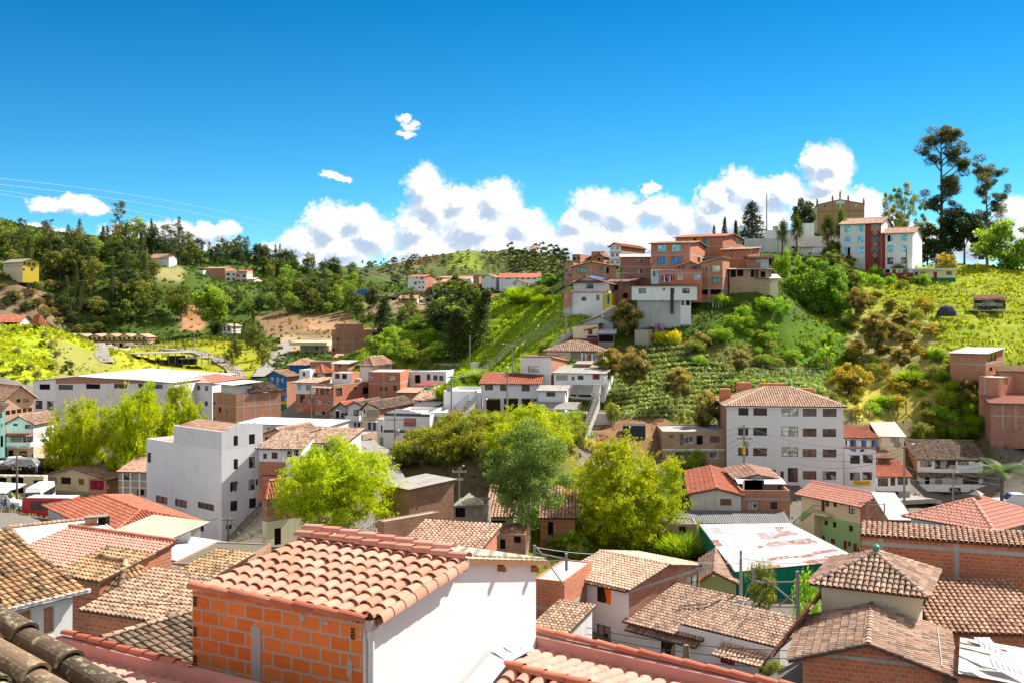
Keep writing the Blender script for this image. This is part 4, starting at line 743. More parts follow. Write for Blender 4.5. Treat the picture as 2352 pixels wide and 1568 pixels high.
H = house('right_brick_house', 'brick house with tiled lean-to roof right of the highest brick house', 'd7', 212, 34, 2020, 1757, 2110, 184, 400, 'brick_red', 'brick_red', LB=6.5, roof=('shedA', .6, .45, 't_light'), bands=[275], wa=[(1800,187,1853,225,'c'),(1990,285,2028,325,'s')], wb=[(2055,188,2077,222,'k')])
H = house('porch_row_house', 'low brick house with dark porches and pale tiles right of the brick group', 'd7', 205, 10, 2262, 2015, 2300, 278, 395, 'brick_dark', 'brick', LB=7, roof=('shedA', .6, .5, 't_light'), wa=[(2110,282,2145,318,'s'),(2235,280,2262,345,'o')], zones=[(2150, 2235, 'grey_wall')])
H = house('porch_shack', 'shaded porch shack with corrugated canopy and red curtain under the brick house', 'd7', 203, 5, 2240, 1835, 2240, 385, 490, 'brick_brown', LB=5, roof=('shedA', .3, .8, 'asbestos'), wa=[(1845,395,1900,470,'o'),(1912,395,1975,460,'o'),(2050,395,2085,470,'o'),(2090,395,2130,475,'R'),(2150,410,2200,470,'o')])
house('cream_sheet_house', 'cream verandah house with wide white sheet roof near the big round tree', 'd7', 203, 8, 2330, 2112, 2352, 478, 560, 'cream', LB=7, roof=('shedA', .9, .6, 'pale_sheet'), wa=[(2140,495,2200,555,'P'),(2230,495,2270,550,'P')])
H = house('tall_brick_house', 'tall slim brick house with open basement arcades and slanting roofline', 'd7', 200, 24, 1765, 1545, 1834, 322, 740, 'brick', 'brick', roof=('shedBr', .9, .3, 't_brown'), bands=[455, 585, 708], cols=[1625], low=(700, 'concrete', 'concrete'), wa=[(1660,354,1738,410,'P'),(1658,475,1742,530,'n'),(1548,594,1615,645,'o'),(1640,594,1750,645,'o'),(1555,370,1566,400,'g'),(1592,372,1610,402,'g'),(1650,712,1755,735,'o')])
house('low_brick_wing', 'low brick wing with small tiled gable joined to the tall slim brick house', 'd7', 203, 10, 1545, 1335, 1545, 348, 420, 'brick', LB=6, roof=('gableB', ('px', 1440, 315), .4, 't_brown'), wa=[(1352,362,1412,386,'c'),(1437,359,1505,386,'c')])
H = house('laundry_brick_house', 'red brick house with open laundry balcony above the long white house', 'd7', 198, 5, 1556, 1130, 1556, 396, 560, 'brick_red', LB=5, roof=('flat', .2), bands=[430], wa=[(1145,447,1268,505,'o'),(1305,450,1362,497,'P'),(1475,446,1540,497,'s')])
H = house('long_white_hill_house', 'long white house with four windows and tile edged roof over a grey basement', 'd7', 192, 5, 1505, 842, 1535, 556, 692, 'white', 'brick', LB=8, found=.2, roof=('shedA', .35, .3, 't_light'), wa=[(910,582,985,635,'n'),(1155,581,1180,602,'n'),(1237,581,1275,635,'n'),(1352,580,1428,633,'c')])
ANCH[-3:] = []
H2 = house('long_white_hill_house', None, 'd7', 192.8, 5, 1442, 905, 1480, 694, 892, 'grey_wall', LB=7, found=2, root=H.root, cat=None, roof=('none',), wa=[(1130,700,1160,718,'n'),(1345,703,1375,755,'g'),(1392,706,1432,755,'o')], zones=[(905, 1335, 'grey_wall'), (1336, 1442, 'white')])
MB().obox(onface(H, 'A', 1233, 580) + H.nA * .05, H.dA * .6, Z * -4.6, H.nA * -.04, 'dark_cloth').build('hanging_cloth', H.root)
# ---- hilltop: church, apartment block, cemetery
H = house('church', 'tan hilltop church front with white cross, two arched windows and pinnacles', 'c4', 330, 12, 908, 482, 1012, 800, 1015, 'church', 'cream', LB=30, cat='church', roof=('gableB', ('px', 692, 762), .1, 't_brown'), wa=[(538,800,565,835,'w'),(820,795,846,825,'w')], bands=[862], bm='brick_dark', cols=[624, 765], bandw=.5)
b = MB(); b.obox(onface(H, 'A', 684, 855) + H.nA * .1, H.dA * 2.0, Z * 18, -H.nA * .15, 'pale_concrete')
p = onface(H, 'A', 652, 800); q = onface(H, 'A', 730, 790); b = MB(); w = (q - p).dot(H.dA); b.obox(p + H.nA * .15, H.dA * w, Z * .9, -H.nA * .12, 'white'); p = onface(H, 'A', 684, 855); q = onface(H, 'A', 698, 760); b.obox(p + H.nA * .16, H.dA * (q - p).dot(H.dA), Z * (q.z - p.z), -H.nA * .15, 'white'); b.build('cross', H.root)
b = MB()
for x, y in ((484, 800), (623, 770), (765, 767), (905, 796)): p = onface(H, 'A', x, y); b.lathe(p + Vector((0, .2, 0)), [(0, -1), (.3, -1), (.3, .5), (.42, .6), (.25, .9), (.2, 1.5), (0, 1.7)], 'brick_dark', 6)
b.build('pinnacle', H.root); p = onface(H, 'A', 692, 768)
b = MB(); u = .37; b.lathe(p + Vector((0, .3, .2)), [(r_ * u, z_ * u) for r_, z_ in [(0, 0), (.9, 0), (.9, 1.2), (.5, 1.3), (.75, 1.6), (.85, 2.6), (.8, 4.0), (.95, 5.2), (.7, 6.2), (.3, 6.6), (.42, 7.0), (.45, 7.5), (.2, 7.9), (0, 8.0)]], 'stone', 10, 1, .7); q_ = p + Vector((0, .3, .2)); b.tube([q_ + Vector((.5, 0, 5.4)) * u, q_ + Vector((1.3, -.1, 6.6)) * u, q_ + Vector((1.2, -.1, 8.2)) * u], [.11, .08, .06], 'stone', 6); b.tube([q_ + Vector((-.5, 0, 5.4)) * u, q_ + Vector((-.9, -.4, 4.2)) * u, q_ + Vector((-.2, -.5, 3.6)) * u], [.11, .08, .06], 'stone', 6); b.build('statue', H.root)
SB = [(375,497,497,632,'s'),(647,478,770,618,'s'),(372,718,494,858,'s'),(647,706,768,848,'s'),(370,945,432,1080,'s'),(436,942,494,1145,'o'),(643,935,765,1070,'s')]
H = house('apartment_block', 'four storey pale apartment block with maroon stair tower and tiled roofs', 'w4', 258, 28, 1135, 283, 1362, 436, 1385, 'white', 'white', roof=('gableA', 1.9, .5, 't_light'), zones=[(803, 1135, 'maroon_paint')], low=(1150, 'white_old', 'white'), wa=SB + [(925,462,1110,600,'t'),(925,700,1098,835,'h'),(920,918,1095,1055,'h'),(968,1160,1095,1345,'d'),(355,1232,560,1262,'o')], group=None)
H2 = house('apartment_block', None, 'w4', 255, 28, 1795, 1137, 1992, 636, 1390, 'white', 'white', root=H.root, cat=None, roof=('gableA', 1.8, .5, 't_light'), zones=[(1137, 1226, 'maroon_paint')], wa=[(1270,688,1330,825,'o'),(1330,686,1392,822,'s'),(1552,674,1680,812,'s'),(1266,905,1392,1050,'s'),(1551,900,1675,1040,'s'),(1266,1158,1390,1298,'c'),(1550,1155,1650,1288,'c')]); ANCH[-3:] = []
for (x, y) in ((1008, 648), (1008, 878), (1005, 1108)): p = onface(H, 'A', x, y) + H.nA * .04; r_ = .55; MB().poly([p - Z * r_, p + H.dA * r_, p + Z * r_, p - H.dA * r_], 'cream').poly([p - Z * .38 + H.nA * .01, p + H.dA * .38 + H.nA * .01, p + Z * .38 + H.nA * .01, p - H.dA * .38 + H.nA * .01], 'maroon_paint').build('diamond_ornament', H.root)
H = house('roadside_house', 'low cream and green house with red door below the apartment block', 'c4', 250, 9, 1735, 1352, 1810, 1395, 1520, 'cream', 'brick_brown', low=(1468, 'dark_green', 'white'), LB=8, roof=('flat', .05), rm='pale_concrete', wa=[(1412,1414,1460,1447,'h'),(1650,1410,1698,1442,'h'),(1535,1413,1566,1480,'r'),(1365,1416,1395,1466,'G')]); slabm = MB(); slabm.obox(H.pt(-.6, -.6, H.z1 + .02), H.uA * (H.LA + 1.2), H.uB * (H.LB + .8), Z * .3, 'white'); slabm.build('roof_slab', H.root)
house('base_wall_house', 'white and maroon ground floor annex under the apartment block', 'w4', 251, 12, 1806, 1226, 1806, 1390, 1560, 'white_old', LB=6, low=(1470, 'maroon_paint'), roof=('flat', .05), wa=[(1225,1400,1320,1470,'o'),(1370,1400,1445,1560,'d'),(1475,1405,1550,1470,'w'),(1585,1402,1705,1475,'h')])
house('cemetery_chapel', 'plain white cemetery chapel block left of the apartment block', 'c4', 300, 14, 455, 350, 470, 975, 1110, 'white', LB=10, roof=('flat', .3)); house('niche_wall', 'long white cemetery niche wall behind the palms', 'c4', 290, 14, 360, 5, 365, 1035, 1180, 'white_old', LB=6, cat='wall', roof=('flat', .2))
house('lower_niche_wall', 'lower pale cemetery wall with bevelled end nearest the tall mast', 'c4', 280, 10, 245, -170, 245, 1110, 1240, 'white_old', LB=5, cat='wall', roof=('flat', .2)); house('cemetery_wall', 'wide pale grey cemetery wall behind the tile roofed annex', 'c4', 283, 8, 688, 365, 688, 1092, 1200, 'white_old', LB=4, cat='wall', roof=('flat', .1))
house('tiled_cemetery_annex', 'white annex with a long salmon tile roof left of the apartment block', 'c4', 272, 8, 688, 335, 688, 1192, 1260, 'white_old', LB=5, roof=('shedA', .5, .3, 't_light')); house('curved_vault', 'white mausoleum top peeking over the cemetery wall at the mast', 'c4', 305, 20, 125, 80, 240, 998, 1060, 'white_old', LB=8, roof=('gableA', .8, .1, 'white'), cat='building')
# ---- far right edge brick houses
H = house('brick_hill_house', 'brick house with shiny metal roof on the right hillside below the carport', 'c5', 178, 36, 2005, 1683, 2165, 845, 1040, 'brick', 'brick_red', roof=('shedA', .5, .45, 'zinc'), bands=[942], wb=[(2025,857,2103,905,'g'),(2040,967,2068,1000,'g')])
house('unfinished_brick_house', 'unfinished brick storey with empty window openings at the right edge', 'c5', 171, 46, 2140, 1945, 2480, 1062, 1250, 'brick', 'brick_red', roof=('flat', .05), rm='pale_concrete', colsB=[2150, 2225, 2330], cols=[1995, 2132], wb=[(2165,1068,2205,1125,'O'),(2290,1078,2320,1120,'O')])
house('tile_roof_annex', 'pale tiled roof with sheet patch joined to the brick hillside house', 'c5', 174, 20, 2480, 2120, 2480, 1010, 1070, 'brick', LB=5, roof=('shedA', .6, .3, 't_light'))
house('lower_brick_house', 'brick house with concrete grid and pale salmon roof cut by the right edge', 'c5', 165, 14, 2520, 2055, 2520, 1300, 1530, 'brick_dark', LB=9, roof=('shedA', .9, .4, 't_pink'), bands=[1415], cols=[2160, 2278])
# ---- right mid-ground
WR = [(1337,614,1440,694,'g'),(1490,616,1628,696,'g'),(1778,620,1946,702,'k'),(1993,622,2132,705,'h'),(2196,625,2336,708,'h'),(1335,815,1438,898,'g'),(1488,817,1628,900,'g'),(1775,806,1942,905,'k'),(1993,825,2132,910,'h'),(2195,830,2332,913,'h'),
 (1334,1022,1438,1105,'h'),(1488,1025,1628,1108,'h'),(1776,1017,1944,1114,'k'),(1991,1035,2131,1118,'h'),(2194,1038,2334,1121,'h'),(1502,1241,1560,1288,'g'),(1590,1243,1716,1302,'g'),(1765,1262,1800,1385,'d'),(1840,1226,1942,1372,'g'),(1993,1258,2130,1346,'g'),(2194,1261,2332,1350,'c'),(1740,1440,1860,1400,'o')]
H = house('white_apartments', 'large white four storey building with rows of wide dark windows and tiled hip roof', 'd6', 145, 5, 2405, 1217, 2405, 598, 1420, 'white_clean', LB=12, matD='brick_dark', roof=('hip', 2.0, .45, 't_tan'), wa=WR[:-1] + [(1870,1405,1960,1420,'o')])
b = MB(); pt = H.pt
[MB().obox(pt(x, y, H.z1 - .3), H.uA * w, H.uB * d, Z * h, 'brick_red').build('rooftop_brickwork', H.root) for x, y, w, d, h in ((H.LA - 1.2, 5.2, 1.5, 1.5, 2.1), (H.LA - 4.6, 9.5, 2, 1.2, 2.7), (2, 9.8, 3.6, 1.2, 1.9), (6, 11, 3.6, 1.2, 2.5))]
b = MB(); b.obox(pt(-.3, -.40, H.z1 - .32), H.uA * (H.LA + .6), H.uB * .38, Z * .22, 'white_clean'); b.build('eave_board', H.root)
H = house('block_balcony_house', 'low brick house with hanging plants and laundry left of the white apartments', 'd6', 148, 2, 1213, 565, 1213, 862, 1260, 'brick_brown', LB=9, roof=('flat', .15), rm='concrete', bands=[1043], bm='white', wa=[(630,895,680,918,'g'),(742,885,780,992,'h'),(785,905,878,980,'w'),(912,897,975,990,'o'),(1048,905,1145,968,'h'),(1040,1062,1135,1135,'w'),(700,1068,850,1200,'o')])
awning(H, 'A', 1040, 810, 1180, 'blue_sheet', .2, .1, 'metal_scrap', .1)
H = house('laundry_storey_house', 'narrow cream apartment house with open top floor full of hanging laundry', 'd5', 148, 5, 1013, 725, 1013, 560, 1090, 'pale_concrete', LB=7, roof=('shedA', .7, .4, 't_red'), low=(662, 'white'), wa=[(738,575,1005,632,'o'),(780,715,868,792,'c'),(895,711,984,786,'c'),(778,870,867,942,'c'),(892,866,980,938,'c')], zones=[])
panel(H, 'A', 726, 634, 1013, 660, 'brick', 'parapet', .05, .05); panel(H, 'A', 812, 945, 966, 990, 'yellow', 'banner', .06); text(H, 'A', 822, 954, 955, 966, 'SE VENDE APARTAMENTO', 'dark_green', out=.09); text(H, 'A', 835, 972, 940, 982, 'INFORMES AQUI', 'red', out=.09)
b = MB()
for i in range(11): p = onface(H, 'A', 752 + i * 23, 578) + H.nA * -.02; b.obox(p, H.dA * .55, Z * -(1.1 + .25 * (i % 3)), H.nA * .06, ['white_cloth', 'dark_cloth', 'blue_cloth', 'white_cloth'][i % 4])
b.build('laundry', H.root)
house('cream_back_house', 'cream house with ribbed sheet roof behind the laundry storey', 'd5', 160, 10, 1265, 1055, 1265, 545, 680, 'cream', LB=9, roof=('shedA', 1.1, .35, 'cream_sheet'), wa=[(1145,548,1223,600,'k'),(1053,558,1062,600,'g')])
house('window_row_house', 'white house with three brown framed windows under a tiled lean-to roof', 'd5', 151, 4, 1322, 1018, 1322, 908, 1110, 'white', LB=6, roof=('shedA', 1.3, .3, 't_red'), low=(1040, 'tan'), wa=[(1030,920,1123,995,'h'),(1145,918,1188,990,'h'),(1210,914,1302,982,'h'),(1110,1045,1220,1100,'o')])
house('pink_upper_house', 'small pink upper room with old tiles behind the three window house', 'd5', 156, 6, 1158, 1020, 1158, 742, 850, 'pinkish', LB=5, roof=('shedA', .6, .3, 't_light'), wa=[(1030,748,1135,790,'h')])
H = house('balcony_bar_house', 'white two storey house with curtained windows above an open bar and black sign', 'd5', 161, 4, 1982, 1388, 1982, 748, 1165, 'white', LB=11, matD='brick', roof=('gableA', 2.0, .5, 't_dark'), wa=[(1415,766,1517,820,'c'),(1545,756,1635,838,'c'),(1640,756,1735,838,'c'),(1757,752,1855,805,'c'),(1905,752,1942,798,'g'),(1457,908,1500,985,'o'),(1550,908,1615,982,'t'),(1672,902,1745,985,'P'),(1798,894,1942,975,'g'),(1455,1052,1590,1150,'o'),(1608,1050,1748,1148,'o'),(1765,1042,1875,1130,'o'),(1890,1037,1975,1120,'t'),(1400,1052,1425,1150,'o')])
awning(H, 'A', 1385, 872, 1985, 't_dark', 1.1, .5); balcony(H, 'A', 1370, 1020, 1985, .9, 1.0, 'white'); panel(H, 'A', 1658, 997, 1757, 1030, 'black', 'bar_sign', 1.1); text(H, 'A', 1680, 1003, 1732, 1022, 'la Fonda', 'white_clean', out=1.15)
H = house('yellow_house', 'ochre yellow house with white balcony bay and long dark roof behind the palm', 'd5', 170, 4, 2440, 1980, 2440, 686, 1150, 'ochre', LB=11, matD='brick', roof=('gableA', 2.3, .5, 't_dark'), wa=[(2000,694,2070,765,'h'),(2185,690,2278,785,'h'),(2020,850,2070,1000,'t'),(2250,840,2285,1000,'t'),(2180,1020,2290,1120,'o'),(2020,1020,2090,1110,'o')], zones=[(2112, 2185, 'white'), (2279, 2360, 'white')])
balcony(H, 'A', 2112, 788, 2360, .9, .8, 'ochre', True); balcony(H, 'A', 2112, 935, 2400, .9, .8, 'white', True)
house('far_tile_house', 'weathered tiled roof corner rising behind the yellow house', 'd5', 182, 12, 2480, 2170, 2480, 560, 640, 'brick', LB=8, roof=('gableB', 1.4, .4, 't_dark'))
H = house('green_cream_house', 'cream and mint green house with outside staircase and brick end wall', 'd5', 122, 58, 872, 340, 1136, 1158, 1640, 'cream', 'brick', low=(1335, 'green_paint', 'brick'), roof=('gableA', 1.0, .6, 't_pink', .5), bands=(), wa=[(520,1098,550,1225,'d'),(555,1108,590,1180,'h'),(630,1127,658,1185,'g'),(690,1140,705,1165,'g'),(768,1166,822,1250,'k'),(548,1300,578,1352,'b'),(623,1313,655,1372,'b'),(768,1345,805,1408,'b'),(525,1440,553,1495,'m'),(605,1465,645,1520,'m'),(720,1483,752,1568,'r'),(760,1492,788,1545,'m'),(808,1508,842,1600,'r')])
GH = H; p = onface(H, 'A', 355, 1300); b = MB(); s0 = (onface(H, 'A', 330, 1300) - H.OA).dot(H.dA); s1 = (onface(H, 'A', 520, 1225) - H.OA).dot(H.dA); zt = onface(H, 'A', 520, 1225).z; zl = zt - 2.6; n_ = 12
for i in range(n_): s_ = s0 + (s1 - s0) * i / n_; b.obox(H.OA + H.dA * s_ + H.nA * .01 + Z * (zl - 2), H.dA * ((s1 - s0) / n_), H.nA * 1.2, Z * (2 + (zt - zl) * (i + 1) / n_), 'cream')
b.obox(H.OA + H.dA * s1 + H.nA * .01 + Z * (zt - .2), H.dA * 1.8, H.nA * 1.2, Z * .2, 'cream'); st = b.build('staircase', H.root); b = MB()
q0 = H.OA + H.dA * s0 + H.nA * 1.18 + Z * (zl + .95); q1 = H.OA + H.dA * s1 + H.nA * 1.18 + Z * (zt + .95); q2 = q1 + H.dA * 1.8; b.tube([q0, q1, q2], .035, 'black', 5); b.tube([q0 - Z * .6, q1 - Z * .6, q2 - Z * .6], .025, 'black', 4)
for i in range(15): q = q0.lerp(q1, i / 14); b.tube([q, q - Z * .95], .02, 'black', 4)
b.build('railing', st)
house('tin_roof_shed', 'low sheds with pale tin roofs right of the green and cream house', 'd5', 111, 8, 1340, 1140, 1340, 1300, 1400, 'brick_old', LB=9, cat='shed', roof=('shedA', 1.2, .2, 'pale_sheet'))
H = house('hip_roof_bungalow', 'white bungalow under a broad salmon pyramid roof with a pale patch at right', 'd5', 91, 52, 2065, 1330, 2700, 1372, 1520, 'white', 'cream', LB=9, roof=('hip', 1.5, .6, 't_pink'), wa=[(1710,1345,1800,1372,'h')], wb=[(2280,1345,2352,1420,'k')])
MB().lathe(H.pt(H.LA / 2, H.LB / 2, H.z1 + 1.45), [(0, 0), (.35, 0), (.35, .35), (.7, .4), (.1, .75), (0, .75)], 'stone', 4).build('roof_finial', H.root)
H = house('white_gable_shed', 'white gable fronted house with patchy red tiles behind the rusty tin shed', 'e3', 108, 8, 468, 88, 468, 352, 515, 'white_old', LB=15, matD='brick', roof=('gableB', ('px', 283, 304), .3, 't_red'), wa=[(310,380,395,432,'W')])
H = house('terrace_brick_house', 'brick house with roof terrace and colourful laundry under a white canopy', 'e3', 108, 3, 838, 471, 838, 322, 528, 'brick', LB=8, roof=('flat', .9), rm='pale_concrete', bands=[385], wa=[(523,402,590,460,'w'),(690,404,742,460,'c')])
TB = H; H = house('terrace_brick_house', None, 'e3', 113, 3, 748, 440, 748, 232, 325, 'white', LB=7, matD='brick', root=TB.root, cat=None, roof=('gableB', ('px', 590, 198), .4, 't_light'), wa=[(470,240,628,318,'t')]); ANCH[-3:] = []
awning(H, 'A', 420, 222, 780, 'white_sheet', 2.2, .25, 'canopy')
b = MB(); cs = ['white_cloth', 'teal_cloth', 'white_cloth', 'red_cloth', 'red_cloth', 'yellow', 'pink_cloth', 'dark_cloth', 'blue_cloth', 'blue_cloth', 'dark_cloth']
for i in range(11): p = P('e3', 480 + i * 13, 238, 110.5); b.obox(p, (.45, 0, 0), (0, .05, 0), Z * -(1.4 + .4 * ((i * 7) % 3)), cs[i])
b.build('laundry', TB.root)
house('tin_lean_to', 'dark corrugated lean-to strip in front of the white gable house', 'e3', 104, 3, 822, 10, 822, 566, 640, 'brick_brown', LB=3.2, roof=('shedA', .45, .3, 'dark_sheet'), cat='shed')
house('brown_brick_shed', 'brown brick shed with dark opening left of the green tin shed', 'e3', 101, 3, 134, -150, 134, 574, 760, 'brick_brown', LB=3, roof=('flat', .05), rm='dark_sheet', cat='shed', wa=[(0,588,55,640,'o')])
b = MB(); TL, TR, BR, BL = P('D', 1606, 1203, 100), P('D', 1814, 1200, 100), P('D', 1978, 1284, 86), P('D', 1688, 1312, 85)
rt_ = thing('tin_shed', P('D', 1790, 1330, 92), 'big green shed with rust patched pale tin roof', 'shed')
roofplane(b, [BL, BR, TR, TL], 'zinc_rust', Y=500); b.build('roof', rt_); b = MB()
for a_, c_ in ((TL, BL), (BL, BR), (BR, TR)): b.poly([Vector((a_.x, a_.y, a_.z - 7)), Vector((c_.x, c_.y, c_.z - 7)), c_ - Z * .12, a_ - Z * .12], 'dark_green')
b.build('wall', rt_); ANCH.append(P('D', 1800, 1370, 86))
H = house('orange_curtain_house', 'white front house with orange curtains, brick flank and pale new tiles', 'w3', 74, 43, 845, 172, 1597, 560, 1300, 'white_clean', 'brick_dark', roof=('gableA', ('px', 1238, 312), .35, 't_tan'), wa=[(275,490,400,678,'g'),(505,538,655,738,'g'),(275,880,400,1097,'h'),(503,935,652,1145,'c')], wb=[(1460,445,1583,560,'k')], bands=[600])
OC = H
for (x, y, w) in ((318, 490, .34), (628, 560, .42)):
 b = MB(); z = Z; p = onface(H, 'A', x, y) + H.nA * -.05
 for k in range(5): zz_ = -k * .42; ww = w * (1, .8, .5, .75, .55)[k]; w2 = w * (.8, .5, .75, .55, .3)[k]; b.poly([p + z * (zz_ - .42) - H.dA * w2, p + z * (zz_ - .42) + H.dA * w2, p + z * zz_ + H.dA * ww, p + z * zz_ - H.dA * ww], 'orange_cloth')
 b.build('curtain', H.root)
awning(H, 'A', 165, 405, 850, 't_tan', .5, .2)
H = house('old_tile_house', 'white house under a broad dark barrel tile roof right of the orange curtains', 'w3', 70, 43, 1600, 847, 1660, 1092, 1420, 'white', 'white', LB=5.4, roof=('shedA', 1.35, .35, 't_brown'), wa=[(1183,1070,1335,1295,'c')]); awning(H, 'A', 850, 945, 1600, 't_brown', .6, .25)
p0, p1 = H.pt(3.4, 2.6, H.z1 + .95), H.pt(-1.0, 5.0, H.z1 + 1.6); MB().tube([p0, p1], .07, 'metal', 6).build('gutter_pipe', H.root)
H = house('red_curtain_house', 'white house with orange red curtained window and little tile canopy', 'd3', 66, 43, 2480, 1560, 2600, 1262, 1640, 'white', 'white', LB=4.4, roof=('shedA', .8, -.1, 't_brown'), wa=[(1940,1240,2070,1415,'R'),(2285,1320,2352,1490,'d')]); awning(H, 'A', 1955, 1195, 2400, 't_tan', 1.3, .5)
H = house('olive_gable_house', 'olive green gable front with round emblem and brown tiles beside the green shed', 'd3', 84, 12, 2083, 1757, 2130, 660, 800, 'olive_paint', LB=8, roof=('gableB', ('px', 1880, 560), .3, 't_brown'), wa=[(1800,740,2050,792,'h')]); panel(H, 'A', 1868, 582, 1892, 606, 'pale_concrete', 'emblem', .08)
H = house('gable_brick_house', 'brick gable house with two slopes of mixed brown tiles at the bottom right', 'd4', 43.5, 20, 1612, 350, 1700, 1452, 1800, 'brick_red', LB=5.6, roof=('gableB', ('px', 945, 1192), .55, 't_brown'), bands=[1425], bandw=.16)
H = house('tile_pyramid_house', 'beige tower room with brown pyramid tile roof and mossy finial', 'd4', 49, 27, 1393, 522, 1530, 722, 1060, 'beige', 'beige', LB=4.5, roof=('hip', 1.0, .5, 't_brown'), wb=[(1435,842,1475,950,'w')])
ap = H.pt(H.LA / 2 + .0, H.LB / 2, H.z1 + 1.0); MB().lathe(ap, [(0, -.1), (.14, -.1), (.13, .12), (.2, .22), (.17, .34), (.05, .42), (0, .42)], 'green_metal', 10).build('roof_finial', H.root); b = MB()
for i in range(9): q = H.pt(H.LA * (1 - i / 9), -.02, H.z1 - 2.05 + 1.0 * (1 - abs(i - 5) / 5)); b.obox(q, -H.uA * (H.LA / 9 + .05), -H.uB * .12, Z * .28, 'flashing')
b.build('flashing', H.root); b = MB(); roofplane(b, [H.pt(H.LA + 1.6, -3.2, H.z1 - 3.0), H.pt(H.LA + 1.6, 2.5, H.z1 - 3.0), H.pt(H.LA + .15, 2.5, H.z1 - .9), H.pt(H.LA + .15, -2.2, H.z1 - .9)], 't_red', Y=49); b.build('side_roof', H.root)
H = house('low_tile_house', 'low house with knobbly sunlit tiles between the pyramid roof and right edge', 'd4', 49, 6, 2560, 1570, 2560, 1120, 1400, 'brick_red', LB=5, roof=('shedA', 1.0, .25, 't_light'))
H = house('big_brick_wall_house', 'wide unplastered orange brick house with patched tile roof at the right edge', 'd4', 54, 20, 2620, 888, 2800, 352, 1100, 'brick_red', LB=2.2, roof=('shedA', .25, .1, 't_light'), bands=[425, 790], cols=[1060, 1745], bandw=.22)
b = MB(); q = [P('d4', 1757, 1478, 42), P('d4', 2420, 1600, 41), P('d4', 2420, 1262, 46.5), P('d4', 1775, 1152, 46.5)]; rt_ = thing('sheet_lean_to', q[0], 'pale corrugated lean-to roof with loose boards at the bottom right corner', 'shed'); roofplane(b, q, 'pale_sheet', Y=500); b.build('roof', rt_); b = MB()
for (x0, y0, x1, y1, w) in ((1790, 1270, 2200, 1340, .2), (1850, 1255, 2130, 1330, .12), (1780, 1310, 2050, 1375, .1)): p0, p1 = P('d4', x0, y0, 44.3) + Z * .25, P('d4', x1, y1, 43.2) + Z * .25; b.obox(p0, p1 - p0, (0, w, 0), (0, 0, .05), 'weathered_wood')
for (x0, y0, x1, y1) in ((1990, 1350, 2330, 1460), (1900, 1180, 2140, 1290)): p0, p1 = P('d4', x0, y0, 43) + Z * .12, P('d4', x1, y1, 42) + Z * .12; b.poly([p0, p0 + Vector((p1.x - p0.x, 0, 0)), p1 + Vector((0, -.6, -.1)), p0 + Vector((0, -.8, -.18))], 'white_sheet')
b.build('loose_board', rt_); b = MB(); p0, p1 = q[0], q[1]; b.poly([p0 - Z * 4, p1 - Z * 4, p1 - Z * .15, p0 - Z * .15], 'brick_red'); b.build('wall', rt_)
# ---- lower left cluster
H = house('gutter_house', 'whitewashed house with white gutter and mossy gold tiles at the lower left', 'd1', 38, 35.5, -200, -700, 655, 930, 1400, 'white_old', 'white_old', LA=5, roof=('shedB', 1.5, .4, 't_gold'), wb=[(395,890,492,1100,'O'),(150,930,285,1020,'O')]); b = MB()
g0, g1 = H.pt(-.45, -.4, H.z1 - .12), H.pt(-.45, H.LB + .5, H.z1 - .12); b.obox(g0, g1 - g0, H.nB * -.14, Z * .14, 'frame_white'); b.build('gutter', H.root)
b = MB(); roofplane(b, [H.pt(5.4, H.LB + .4, H.z1 + 1.0), H.pt(5.4, -.4, H.z1 + 1.0), H.pt(5.0, -.4, H.z1 + 1.56), H.pt(5.0, H.LB + .4, H.z1 + 1.56)], 't_gold', Y=38); b.build('roof', H.root)
H = house('light_tile_house', 'brick house with pale speckled tiles left of the big orange brick wall', 'd1', 47, 24, 1850, 800, 1850, 1055, 1300, 'brick_red', LB=4.2, roof=('shedA', .75, .3, 't_old'))
b = MB(); q0, q1 = P('d1', 915, 1168, 33), P('d1', 1625, 950, 35.5); dB = (q1 - q0); dB.z = 0; dB.normalize(); q1 = q0 + dB * 7; q1.z = q0.z; dA_ = Vector((dB.y, -dB.x, 0)); rt_ = thing('dark_tile_house', q0 - Z * 3, 'dark mossy tile roof sloping down behind the new red parapet', 'house'); roofplane(b, [q0 + dA_ * 6 - Z * 1.7, q1 + dA_ * 6 - Z * 1.7, q1, q0], 't_dark', Y=34); caps(b, q0, q1, 't_old'); b.build('roof', rt_)
b = MB(); b.obox(q0 - Z * 4.2 + dB * .3, dB * 6.4, dA_ * 5.6, Z * 2.4, 'white_old'); b.build('wall', rt_)
H = house('pyramid_tile_house', 'small house with hip roof of orange barrel tiles among the lower left roofs', 'd1', 52, 33, 1085, 850, 1478, 735, 900, 'brick_red', LA=4.6, roof=('hip', 1.0, .4, 't_gold'))
H = house('pink_tile_house', 'house with new salmon tiles and red ridge caps at the lower left', 'd1', 59, 28, 1000, 60, 1000, 580, 720, 'brick_red', LB=4.5, roof=('shedA', .8, .2, 't_pink')); caps_ = MB(); caps(caps_, H.pt(H.LA + .2, H.LB + .15, H.z1 + .9), H.pt(-.2, H.LB + .15, H.z1 + .9), 't_red', r=.2); caps_.build('ridge', H.root)
house('gold_tile_annex', 'annex with short rows of gold brown tiles before the salmon tiled house', 'd1', 52, 28, 900, 500, 900, 640, 760, 'brick_red', LB=3.2, roof=('shedA', .55, .2, 't_gold'))
house('brown_hip_house', 'old hip roofed house with blackened brown tiles near the concrete slab', 'd1', 68, 35, 1000, 760, 1440, 515, 600, 'brick_old', 'brick_old', roof=('hip', 1.1, .3, 't_old'))
